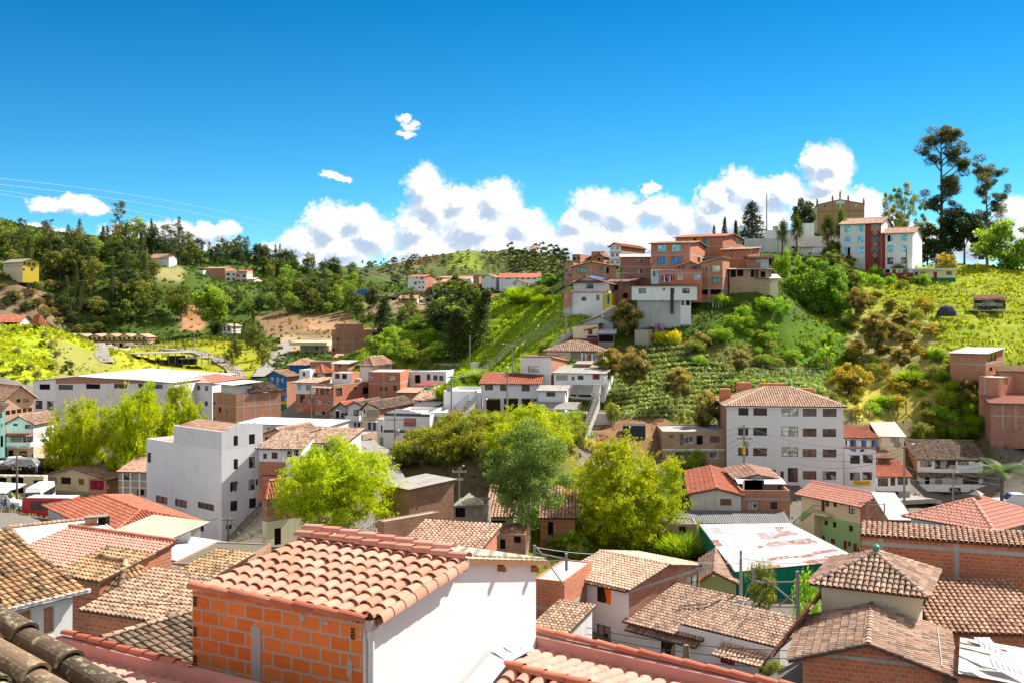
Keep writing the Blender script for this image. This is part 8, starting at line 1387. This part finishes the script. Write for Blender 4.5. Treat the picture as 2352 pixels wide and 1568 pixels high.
pole(1576, 1522, 1480, 57, 'short weathered wooden post end beside the old tile house', 'wood_pole', .22, name='post'); pole(446, 820, 762, 385, 'thin pole beside the riding pen road', 'pole', .16); pole(638, 868, 815, 262, 'dark pole beside the winding town road', 'wood_pole', .14); pole(272, 850, 782, 345, 'thin pole before the yellow gabled houses', 'pole', .15); pole(1262, 690, 632, 465, 'pale lamp pole before the far long house', 'pole', .15)
# lattice frames
def frame(name, label, K, segs, Y, r=.07, mat='pole'):
 pts_ = [P(K, x, y, Y) for s in segs for (x, y) in s]; base = min(pts_, key=lambda v: v.z); root = thing(name, base, label, 'pole'); 
 for s in segs:
  a, c = P(K, *s[0], Y), P(K, *s[1], Y); b = MB(); b.tube([a, c], r * (1.5 if abs(a.x - c.x) < .4 else .8), mat, 6); b.build('post' if abs(a.x - c.x) < .4 else 'brace', root)
 return root
frame('lattice_pylon', 'grey timber power frame with braces right of the lean-to roof', 'd3', [((260, 320), (260, 450)), ((360, 410), (360, 530)), ((548, 395), (548, 550)), ((250, 385), (570, 450)), ((350, 470), (575, 450)), ((265, 330), (360, 440)), ((280, 340), (540, 700))], 71)
frame('lattice_pylon', 'grey braced frame in front of the green shed and pyramid roof', 'd4', [((305, 555), (305, 1040)), ((-90, 520), (-90, 640)), ((-100, 660), (340, 650)), ((60, 875), (330, 880)), ((0, 610), (300, 860)), ((140, 865), (300, 730)), ((-90, 640), (0, 660))], 60)
frame('bracket_frame', 'light steel bracket frame on the brick end of the green and cream house', 'd5', [((935, 1130), (935, 1400)), ((1090, 1150), (1090, 1395)), ((935, 1165), (1090, 1155)), ((940, 1290), (1030, 1180))], 111, .05, 'metal')
for i in range(5):
 o = Vector((i * .35 - .7, 0, -.1 * i)); wire(T1 + o * 1.3, T2 + o * 1.3, 'one of the wires dropping from the hill pole to the stair lamp pole', 'wires from the hill pole', 1.0, .013, 'pale_wire'); wire(T2 + o * 1.3, T3 + o * 1.3, 'one of the wires between the two slope lamp poles', 'wires between slope poles', .6, .013, 'pale_wire')
 if i < 3: wire(T3 + o * 1.3, T5 + o, 'one of the wires from the slope pole down to the terrace pole', 'wires to the terrace pole', 1.5, .013, 'pale_wire')
for i in range(3): wire(T1 + Vector((.2 * i, 0, 0)), P('D', 1560 - i * 18, 618 + i * 9, 205), 'one of the short wires from the hill pole to the brick houses', 'wires to the brick houses', .4, .02, 'pale_wire')
for i in range(2): wire(T10 + Vector((0, 0, -.3 - .8 * i)), P('D', 1245, 1098 + i * 18, 120), 'one of the wires leaving the steel lamp pole to the right', 'wires right of the lamp pole', .5); wire(T9 + Vector((0, 0, -.9 - 3.3 * i)), T10 - Z * (.3 + .8 * i), 'one of the wires between the transformer pole and steel lamp pole', 'wires before the bank', .8)
wire(P('D', 885, 1028, 146), P('D', 1200, 1030, 130), 'thin wire crossing before the hedge bank', None, .8)
for i in range(4): o = Z * (-.35 * i); wire(T11 + Vector((.5, 0, -.3)) + o * 2, T12 + o, 'one of the wires sagging across the white apartments', 'wires before the white apartments', 1.3 + .4 * i, .02); wire(T11 + o * 2, P('D', 1545, 1008 + i * 24, 146), 'one of the wires from the apartments pole to the block house', 'wires to the block house', .5, .018)
for i in range(3): wire(T12 + Z * (-1.1 - 1.6 * i), T13 + Z * (.6 - .5 * i), 'one of the wires along the bar street', 'wires along the bar street', .3, .02); wire(T13 + Z * (.6 - .5 * i), P('D', 2480, 1085 + i * 22, 139), 'one of the wires passing behind the palm', 'wires behind the palm', .4, .02)
for i in range(4): wire(P('D', 1295, 1428 + i * 12, 70), P('D', 1900, 1494 + i * 16, 58.5), 'one of the dark cables strung past the orange curtain house', 'cables before the white houses', .5 + .15 * i, .022)
wire(P('D', 1232, 1256, 71), P('D', 1385, 1272, 73), 'pale cable from the timber frame', None, .1, .02, 'pale_wire'); wire(P('D', 1505, 1280, 74), T18 - Z * .9, 'cable reaching the grey post', None, .15, .02, 'pale_wire'); wire(T18 - Z * .5, P('D', 1890, 1285, 70), 'cable in front of the rusty roof', None, .3, .02, 'pale_wire')
wire(P('D', 1730, 1328, 60), P('D', 1630, 1520, 58), 'long pale stay wire over the old tile roof', None, .1, .02, 'pale_wire'); wire(P('D', 1756, 1350, 60), P('D', 1652, 1505, 59), 'second pale stay wire over the old tile roof', None, .1, .02, 'pale_wire')
wire(T15 - Vector((1.2, 0, .2)), P('D', 335, 1150, 122), 'wire from the small pole to the left edge of the white block', None, 1.2, .03); wire(T15 - Z * .2, P('D', 640, 1232, 108), 'wire from the small pole toward the yellow green tree', None, .8, .02); wire(T14 - Z * .4, P('D', 102, 1100, 170), 'wire from the lower left pole to the beige house', None, .8, .02); wire(T14 - Z * .9, P('D', 335, 1140, 128), 'long wire from the lower left pole past the beige house', None, 1.6, .02); wire(T14 - Z * .3, P('D', -60, 1085, 150), 'wire leaving the lower left pole to the left', None, .4, .02)
wire(P('D', 0, 1320, 36), P('D', 445, 1385, 34), 'dark cable over the lower left roofs', None, .35, .012)
for i, (y0, y1, y2) in enumerate(((430, 527, 655), (437, 540, 662), (418, 505, 640), (405, 490, 628))):
 a, c, e = P('D', -60, y0, 330), P('D', 260, y1, 470), P('D', 940, y2, 640); m = MB(); m.tube([a + (e - a) * t - Z * (4 * t * (1 - t) * ((a + (e - a) * .36 - c).z / (4 * .36 * .64))) for t in [k / 24 for k in range(25)]], .05, 'pale_wire', 4); tag(m.build('power_line'), ['lowest', 'second lowest', 'third', 'highest'][i] + ' high voltage line crossing the left wooded hill', 'wire')
# fences
def fence(name, label, pth, n, Y0, hgt=1.3, r=.07, mat='weathered_wood', rails=2, pale=False):
 ps = [hit('D', x, y, Y0) for x, y in pth]; ps = [p for p in ps if p is not None]
 if len(ps) < 2: return
 root = thing(name, ps[0], label, 'fence'); L = [0]; 
 for i in range(len(ps) - 1): L.append(L[-1] + (ps[i + 1] - ps[i]).length)
 at_ = lambda t: next((ps[i].lerp(ps[i + 1], (t - L[i]) / (L[i + 1] - L[i])) for i in range(len(ps) - 1) if t <= L[i + 1] + 1e-6), ps[-1])
 tops = []
 for i in range(n):
  q = at_(L[-1] * i / (n - 1)); q.z = H_at(q.x, q.y); h_ = hgt * rnd.uniform(.85, 1.15); lx = rnd.uniform(-.08, .08); b = MB(); b.tube([q - Z * .3, q + Vector((lx, 0, h_))], r, mat, 5); b.build('post', root); tops.append(q + Vector((lx, 0, h_)))
 for k in range(rails):
  b = MB(); b.tube([t - Z * (.15 + .5 * k) for t in tops], r * (.5 if pale else .2), mat if pale else 'wire', 4); b.build('rail', root)
fence('field_fence', 'row of grey posts along the upper edge of the vegetable rows', [(1640, 835), (1720, 862), (1790, 872), (1895, 868)], 13, 165, 2.0, .11)
fence('bank_fence', 'post fence below the dry slope behind the white apartments', [(1948, 968), (2010, 958), (2080, 950), (2140, 932)], 13, 150, 1.7, .10)
fence('path_fence', 'wire fence climbing beside the stair path on the green slope', [(1262, 800), (1300, 768), (1340, 742), (1400, 712)], 12, 180, 1.2, .07); fence('pasture_fence', 'post fence below the roadside house on the pasture', [(2110, 668), (2190, 675), (2270, 690), (2330, 700)], 14, 200, 1.3, .08)
fence('pen_fence', 'white rail fence in front of the yellow gabled houses', [(235, 806), (300, 802), (400, 796)], 15, 300, 1.6, .16, 'white_old', 2, True); fence('road_fence', 'brown rail fence along the winding pale road', [(415, 803), (470, 815), (520, 835), (550, 866)], 16, 270, 1.5, .12, 'weathered_wood', 2, True); fence('slope_fence', 'scattered fence posts on the middle green slope', [(1115, 815), (1160, 790), (1210, 770), (1240, 752)], 8, 190, 1.4, .08)
# stairs
def stairs(name, label, a, c, w, n, mat='concrete', rail=True):
 root = thing(name, a, label, 'stairs'); d = c - a; h = Vector((d.x, d.y, 0)); L = h.length; h.normalize(); s = Vector((h.y, -h.x, 0)); b = MB()
 for i in range(n): p = a + h * (L * i / n) - s * w / 2; b.obox(Vector((p.x, p.y, a.z + d.z * i / n - 1.2)), h * (L / n - .002), s * w, Z * (1.2 + d.z / n), mat)
 b.build('steps', root)
 for sg in ((-.5, .5) if rail else ()):
  b = MB(); q0, q1 = a + s * w * sg + Z * .9, c + s * w * sg + Z * .9; b.tube([q0, q1], .04, 'frame_dark', 5)
  for i in range(9): q = q0.lerp(q1, i / 8); b.tube([q, q - Z * 1.0], .03, 'frame_dark', 4)
  b.build('handrail', root)
stairs('long_stairs', 'long steep concrete stairs climbing to the rambling white house', P('D', 1333, 1012, 143), P('D', 1371, 915, 156), .9, 30, 'stone'); stairs('upper_stairs', 'short stairs between the porch and the planter terrace', P('D', 1366, 912, 156.5), P('D', 1372, 882, 161), 1.0, 10, 'stone', False)
stairs('terrace_stairs', 'upper flight of stairs beside the white terrace', P('D', 1052, 948, 160), P('D', 1086, 920, 164), 1.6, 9, 'stone'); stairs('terrace_stairs', 'lower flight of stairs right of the grey pole', P('D', 1096, 978, 154), P('D', 1056, 948, 159), 1.7, 12, 'stone')
stairs('hill_stairs', 'narrow concrete stair path climbing to the white hill house', P('D', 1268, 797, 190), P('D', 1318, 762, 196), 1.6, 14, 'concrete', False); stairs('hill_stairs', 'upper concrete ramp of the stair path with a wall', P('D', 1345, 742, 198), P('D', 1412, 702, 203), 1.2, 14, 'pale_concrete', False)
# vehicles
def car(p, yaw, label, paint='car_white', L=4.3, W=1.75, Hh=1.5, kind='car', name='parked_car'):
 root = thing(name, p, label, kind); c, s = math.cos(yaw), math.sin(yaw); f = Vector((c, s, 0)); r = Vector((-s, c, 0)); T = lambda x, y, z: p + f * x + r * y + Z * z
 if kind == 'bus': prof = [(-L/2, .4), (L/2, .4), (L/2, 1.3), (L/2 - .12, 2.7), (L/2 - .5, Hh), (-L/2 + .2, Hh), (-L/2, Hh - .3)]
 elif kind == 'pickup truck': prof = [(-L/2, .4), (L/2, .4), (L/2, .95), (L*.2, 1.08), (L*.07, Hh), (-L*.18, Hh), (-L*.2, 1.05), (-L/2, 1.0)]
 else: prof = [(-L/2, .35), (L/2, .35), (L/2, .8), (L*.27, .95), (L*.1, Hh), (-L*.36, Hh), (-L*.47, .98), (-L/2, .9)]
 b = MB(); w2 = W / 2
 def loop(y, ins=0): return [T(x, y, z) if z < 1.2 else T(x * .985, y - math.copysign(ins, y), z) for x, z in prof]
 a, d = loop(-w2, .12), loop(w2, .12); b.poly(a, paint); b.poly(d[::-1], paint)
 for i in range(len(prof)): j = (i + 1) % len(prof); b.poly([a[i], d[i], d[j], a[j]], paint)
 b.build('body', root)
 def side(x0, x1, z0, z1, nm='side_window', mat='glass', t=.13):
  for sg in (-1, 1): q = MB(); q.obox(T(x0, sg * (w2 - t + .005), z0), f * (x1 - x0), r * sg * .03, Z * (z1 - z0), mat); q.build(nm, root)
 if kind == 'bus':
  side(-L/2 + .5, L/2 - 1.2, 1.55, 2.5, t=.0); q = MB(); q.poly([T(L/2 + .01, -w2 + .12, 1.35), T(L/2 + .01, w2 - .12, 1.35), T(L/2 - .10, w2 - .15, 2.65), T(L/2 - .10, -w2 + .15, 2.65)], 'glass'); q.build('windscreen', root); q = MB(); q.obox(T(-L/2 + .1, -w2 - .02, .95), f * (L - .2), r * -.01, Z * .3, 'white_clean'); q.build('stripe', root); q = MB(); q.obox(T(-L/2 + .2, -w2 + .1, Hh), f * (L - .8), r * (W - .2), Z * .06, 'white_old'); q.build('roof_panel', root)
 else:
  x0, x1 = (-L * .17, L * .1) if kind == 'pickup truck' else (-L * .36, L * .14); side(x0, x1, 1.0, Hh - .1); q = MB(); q.poly([T(L*.26, -w2+.1, 1.0), T(L*.26, w2-.1, 1.0), T(L*.115, w2-.18, Hh-.06), T(L*.115, -w2+.18, Hh-.06)], 'glass'); q.build('windscreen', root)
 for sg in (-1, 1): q = MB(); q.obox(T(L/2, sg * w2 * .72 - .15, .68), f * .03, r * .3, Z * .16, 'white_cloth'); q.build('headlight', root)
 R_ = .48 if kind == 'bus' else .33
 for x in (-L * .31, L * .31):
  for sg in (-1, 1):
   q = MB(); cc = T(x, sg * (w2 - .05), R_); q.tube([cc - r * sg * .18, cc + r * sg * .06], R_, 'tyre', 14); w = q.build('wheel', root); q = MB(); q.tube([cc + r * sg * .05, cc + r * sg * .075], R_ * .55, 'metal', 10); q.build('rim', w)
 return root
def car_at(x, y, Y, yaw, *a, **k): p = P('D', x, y, Y); p.z = max(p.z, H_at(p.x, p.y) + .08); return car(p, yaw, *a, **k)
car_at(118, 1209, 128, R(176), 'red and white bus parked with only its upper half above the slab roof', 'red', 6.4, 2.2, 2.9, 'bus', 'town_bus'); car_at(92, 1166, 150, R(-82), 'white and red coach facing the camera beside the beige house', 'car_white', 7, 2.3, 3.1, 'bus', 'coach')
car_at(8, 1204, 140, R(8), 'white van at the lower left edge', 'car_white', 4.6, 1.9, 2.1, 'van', 'parked_van'); car_at(26, 1070, 172, R(-150), 'silver hatchback parked before the white balcony house', 'car_white'); car_at(56, 1074, 170, R(178), 'grey station wagon parked under the shop sign', 'car_grey'); car_at(3, 1072, 174, R(170), 'dark car cut by the left edge behind the cream arches', 'black')
car_at(1874, 585, 268, R(170), 'white off road car parked left of the apartment block', 'car_white', 4.5, 1.8, 1.8); car_at(2271, 708, 221, R(4), 'dark pickup under the tiled carport', 'car_grey', 5.0, 1.8, 1.7, 'pickup truck', 'pickup_truck'); car_at(2330, 1166, 122, R(176), 'white pickup behind the salmon pyramid roof', 'car_white', 4.8, 1.8, 1.7, 'pickup truck', 'pickup_truck')
car_at(829, 680, 470, R(175), 'dark blue van on the far road', 'blue', 8, 2.4, 3, 'van', 'parked_van'); car_at(850, 681, 470, R(4), 'dark red car on the far road', 'maroon'); car_at(871, 682, 470, R(4), 'white car on the far road', 'car_white'); car_at(988, 694, 462, R(-60), 'white minibus coming along the far road', 'car_white', 6, 2.2, 2.6, 'van', 'minibus'); car_at(195, 797, 425, R(10), 'white car at the leftmost yellow gabled houses', 'car_white'); car_at(300, 796, 425, R(10), 'white car before the fifth yellow gabled house', 'car_white'); car_at(2118, 700 - 148, 262, R(0), 'white car half hidden on the pasture crest', 'car_white') if False else None
# carport
p = P('c5', 2030, 440, 222); cp = thing('carport', p, 'open carport with tiled roof over a dark pickup on the pasture', 'carport'); b = MB(); roofplane(b, [P('c5', 1890, 352, 219), P('c5', 2190, 352, 219), P('c5', 2180, 320, 223), P('c5', 1905, 320, 223)], 't_light', Y=222); b.build('roof', cp)
for x in (1903, 2030, 2160): q = MB(); a = P('c5', x, 445, 219.4); q.tube([a - Z * 2, P('c5', x, 352, 219.4)], .1, 'wood', 5); q.build('post', cp)
b = MB(); a = P('c5', 1900, 360, 223.5); e = P('c5', 2185, 445, 223.5); b.obox(Vector((a.x, a.y, e.z)), (e.x - a.x, 0, 0), (0, .2, 0), (0, 0, a.z - e.z), 'dark_wood'); b.build('back_wall', cp); b = MB(); a = P('c5', 1890, 452, 219); e = P('c5', 2175, 452, 219); b.obox(a - Z * .25, e - a, (0, 5, 0), (0, 0, .2), 'concrete'); b.build('floor_slab', cp)
# riding pen shelter
rs = thing('pen_shelter', P('c1', 1500, 1465, 335), 'open shelter with grey sheet roofs on thin posts and dark tarps in the pen', 'shelter'); b = MB(); roofplane(b, [P('c1', 1160, 1368, 325), P('c1', 1880, 1352, 325), P('c1', 1720, 1340, 345), P('c1', 1220, 1352, 345)], 'asbestos', Y=500); roofplane(b, [P('c1', 1615, 1412, 322), P('c1', 1960, 1400, 322), P('c1', 1900, 1388, 335), P('c1', 1700, 1396, 335)], 'asbestos', Y=500); b.build('roof', rs)
for x in range(1165, 1900, 60): q = MB(); a = P('c1', x, 1468, 326); q.tube([a, P('c1', x, 1364, 326)], .12, 'weathered_wood', 4); q.build('post', rs)
for (x0, x1, y0, y1) in ((1185, 1312, 1405, 1462), (1420, 1502, 1425, 1460), (1510, 1650, 1388, 1450), (1620, 1755, 1408, 1466)): q = MB(); a = P('c1', x0, y1, 328); e = P('c1', x1, y0, 328); q.obox(a, (e.x - a.x, 0, 0), (0, 3, 0), (0, 0, e.z - a.z), 'dark_cloth'); q.build('tarp_stall', rs)
q = P('c5', 1655, 500, 208); bt = MB(); bt.lathe(q - Z * .2, [(2.0, 0), (1.9, .9), (1.2, 1.8), (.3, 2.2), (0, 2.25)], 'dark_cloth', 7, 1, .8); tag(bt.build('tarp_heap'), 'heap covered by a dark blue tarp on the pasture', 'tarp'); q = P('D', 1455, 968, 151); q.z = H_at(q.x, q.y) + .9; bt = MB(); bt.obox(q - Vector((1.5, 0, 1.2)), (3.2, 0, 0), (.3, 2.4, 0), (0, 0, 1.9), 'dark_cloth'); tag(bt.build('black_tent'), 'black plastic tent beside the planter terrace', 'tarp')
# laundry lines
def laundry(label, K, x0, y0, x1, y1, Y, n, mats, hgt=.9):
 a, c = P(K, x0, y0, Y), P(K, x1, y1, Y); root = thing('clothesline', a - Z * 1.5, label, 'clothesline'); b = MB(); b.tube([a, a.lerp(c, .5) - Z * .1, c], .02, 'pale_wire', 4); b.build('line', root)
 for i in range(n): q = a.lerp(c, (i + .3) / n); w = (c - a) / n * .62; h_ = hgt * rnd.uniform(.6, 1.2); b = MB(); b.obox(q - Z * (.04 + h_), w, (0, .04, 0), Z * h_, mats[i % len(mats)]); b.build('garment', root)
laundry('clothesline with pink and dark clothes at the tiled farmhouse', 'd7', 1070, 930, 1170, 945, 192, 6, ['pink_cloth', 'pink_cloth', 'dark_cloth', 'blue_cloth'], 2.2); laundry('clothesline with white and dark linen before the long low tiled house', 'c8', 1330, 318, 1460, 325, 178, 7, ['white_cloth', 'blue_cloth', 'white_cloth', 'red_cloth', 'dark_cloth'], 2.0)
laundry('clothesline on the balcony of the red brick house', 'd7', 1150, 452, 1262, 452, 197.5, 8, ['blue_cloth', 'white_cloth', 'dark_cloth', 'pink_cloth'], 1.2); laundry('clothesline hung in the basement of the tall slim brick house', 'd7', 1640, 715, 1760, 715, 199, 8, ['dark_cloth', 'white_cloth', 'dark_cloth', 'teal_cloth'], 2.2); laundry('clothesline with white towel, teal and red cloths on the roof terrace', 'd1', 1210, 318, 1370, 318, 89, 4, ['white_cloth', 'teal_cloth', 'teal_cloth', 'red_cloth'], 1.2); laundry('clothesline below the brown block balcony house', 'd6', 715, 1095, 850, 1100, 147, 6, ['pink_cloth', 'white_cloth', 'white_cloth', 'blue_cloth'], 1.9); laundry('small clothesline on the roof behind the white apartments', 'd6', 2205, 492, 2260, 492, 152, 3, ['white_cloth'], 1.0)
# warning sign, dishes
q = P('D', 821.5, 1042, 150); sg = thing('warning_sign', q, 'yellow diamond speed bump sign beside the street', 'sign'); b = MB(); b.tube([q, q + Z * 2.9], .05, 'metal', 6); b.build('post', sg); b = MB(); c_ = q + Z * 3.0; r_ = .62; b.poly([c_ - Z * r_ - Vector((0, .06, 0)), c_ + Vector((r_, -.06, 0)), c_ + Z * r_ - Vector((0, .06, 0)), c_ + Vector((-r_, -.06, 0))], 'yellow'); pl_ = b.build('sign_plate', sg)
b = MB(); k = [Vector((-.34 + .068 * i, -.08, -.12 + .3 * max(0, math.sin(math.pi * i / 10)))) for i in range(11)]; b.poly([c_ + v for v in k][::-1], 'black'); b.build('bump_symbol', pl_)
for (x, y, Y_, r_, lab) in ((2062, 1020, 140, .55, 'satellite dish on the pole before the laundry storey house'), (1031, 814 + 78, 168, .5, 'satellite dish on the white upper terrace'), (1612, 1300, 80, .5, 'large brown satellite dish above the olive gable'), (909, 1060, 146, .6, 'small grey satellite dish under the transformer pole')):
 q = P('D', x, y, Y_); b = MB(); b.tube([q - Z * r_ * 1.6, q], .03, 'metal', 5); d = [(r_ * t, -.25 * r_ * (1 - t * t)) for t in (0, .35, .7, 1)]; base = len(b.v); b.lathe(q, [(a_, z_) for a_, z_ in d], 'block_grey', 14)
 for i in range(base, len(b.v)): v = Vector(b.v[i]) - q; b.v[i] = tuple(q + Vector((v.x, -v.z * 1.0 - .0, v.y * .86 + v.z * .5)))
 tag(b.build('satellite_dish'), lab, 'satellite dish')
# people
def person(p, yaw, h, label, shirt, trousers, step=.12, arm=.1):
 root = thing('person', p, label, 'person'); c, s = math.cos(yaw), math.sin(yaw); k = h / 1.75; T = lambda x, y, z: Vector((x * c - y * s, x * s + y * c, z)) * k
 J = {'pel': (0, 0, .95, .13), 'chest': (0, 0, 1.30, .15), 'neck': (0, 0, 1.50, .055), 'head': (0, .02, 1.62, .10), 'top': (0, .01, 1.71, .08)}
 for sg, n_ in ((-1, 'l'), (1, 'r')): J.update({n_+'hip': (sg*.09, 0, .90, .09), n_+'knee': (sg*.10, sg*step*.6+.03, .50, .062), n_+'ank': (sg*.10, sg*step, .09, .042), n_+'toe': (sg*.11, sg*step+.15, .04, .04), n_+'sho': (sg*.19, 0, 1.42, .06), n_+'elb': (sg*.26, -.02, 1.14, .045), n_+'wri': (sg*.25, arm, .90, .032), n_+'han': (sg*.24, arm+.03, .82, .03)})
 E = [('pel','chest'),('chest','neck'),('neck','head'),('head','top')] + [(a, b_) for n_ in 'lr' for a, b_ in (('pel', n_+'hip'), (n_+'hip', n_+'knee'), (n_+'knee', n_+'ank'), (n_+'ank', n_+'toe'), ('chest', n_+'sho'), (n_+'sho', n_+'elb'), (n_+'elb', n_+'wri'), (n_+'wri', n_+'han'))]
 def skin(nm, keys, grow, mat):
  ks = [q for q in J if q in keys]; me = bpy.data.meshes.new(nm); me.from_pydata([T(*J[q][:3]) for q in ks], [(ks.index(a), ks.index(b_)) for a, b_ in E if a in ks and b_ in ks], []); o = link(bpy.data.objects.new(nm, me)); m_ = o.modifiers.new('s', 'SKIN'); sv = me.skin_vertices[0].data
  for i, q in enumerate(ks): sv[i].radius = ((J[q][3] + grow) * k,) * 2; sv[i].use_root = q == ('pel' if 'pel' in ks else ks[0])
  o.modifiers.new('d', 'SUBSURF').levels = 1; bpy.context.view_layer.update(); dg = bpy.context.evaluated_depsgraph_get(); m2 = bpy.data.meshes.new_from_object(o.evaluated_get(dg)); bpy.data.objects.remove(o); m2.materials.clear(); m2.materials.append(MATS[mat]); q = link(bpy.data.objects.new(nm, m2)); q.parent = root
 skin('body', list(J), 0, 'skin'); skin('shirt', ['pel','chest','lsho','rsho','lelb','relb'], .018, shirt); skin('trousers', ['pel','lhip','rhip','lknee','rknee','lank','rank'], .018, trousers); b = MB(); hd = p + T(0, -.01, 1.66); b.lathe(hd, [(.105 * k, -.02), (.11 * k, .04), (.08 * k, .09), (0, .11)], 'dark_cloth', 8); b.build('hair', root)
def person_at(x, y, Y, *a, **kw): p = P('D', x, y, Y); p.z = max(p.z, H_at(p.x, p.y)) + .02; person(p, *a, **kw)
person_at(5, 1217, 137, R(20), 1.7, 'person in light clothes standing behind the white van', 'teal_cloth', 'blue_cloth'); person_at(12, 1218, 136, R(-30), 1.7, 'person in dark clothes beside the one in light clothes', 'dark_cloth', 'dark_cloth', .16); person_at(55, 1197, 146, R(160), 1.7, 'person in dark clothes near the wooden pole', 'dark_cloth', 'dark_cloth'); person_at(84, 1084, 168, R(90), 1.7, 'person in pale shirt crossing the parking street', 'white_cloth', 'blue_cloth', .2)
q = P('D', 70, 1162, 142); ks = thing('market_stall', q - Z * 2, 'red stall with green sheet roof behind the red bus', 'stall'); b = MB(); roofplane(b, [P('D', 22, 1160, 139), P('D', 84, 1166, 139), P('D', 103, 1155, 143), P('D', 40, 1150, 143)], 'green_metal', Y=500); b.build('roof', ks); b = MB(); a = P('D', 52, 1198, 140); b.obox(a, (2.6, .2, 0), (0, 2.6, 0), (0, 0, 2.0), 'red'); b.build('red_wall', ks)
q = P('D', 20, 1125, 158); aw = MB(); roofplane(aw, [P('D', -30, 1138, 156), P('D', 45, 1120, 157), P('D', 62, 1110, 161), P('D', -30, 1104, 162)], 'white_sheet', Y=500); rt_ = thing('white_awning', q - Z * 1, 'white tarpaulin awning below the cream arches', 'awning'); aw.build('roof', rt_)
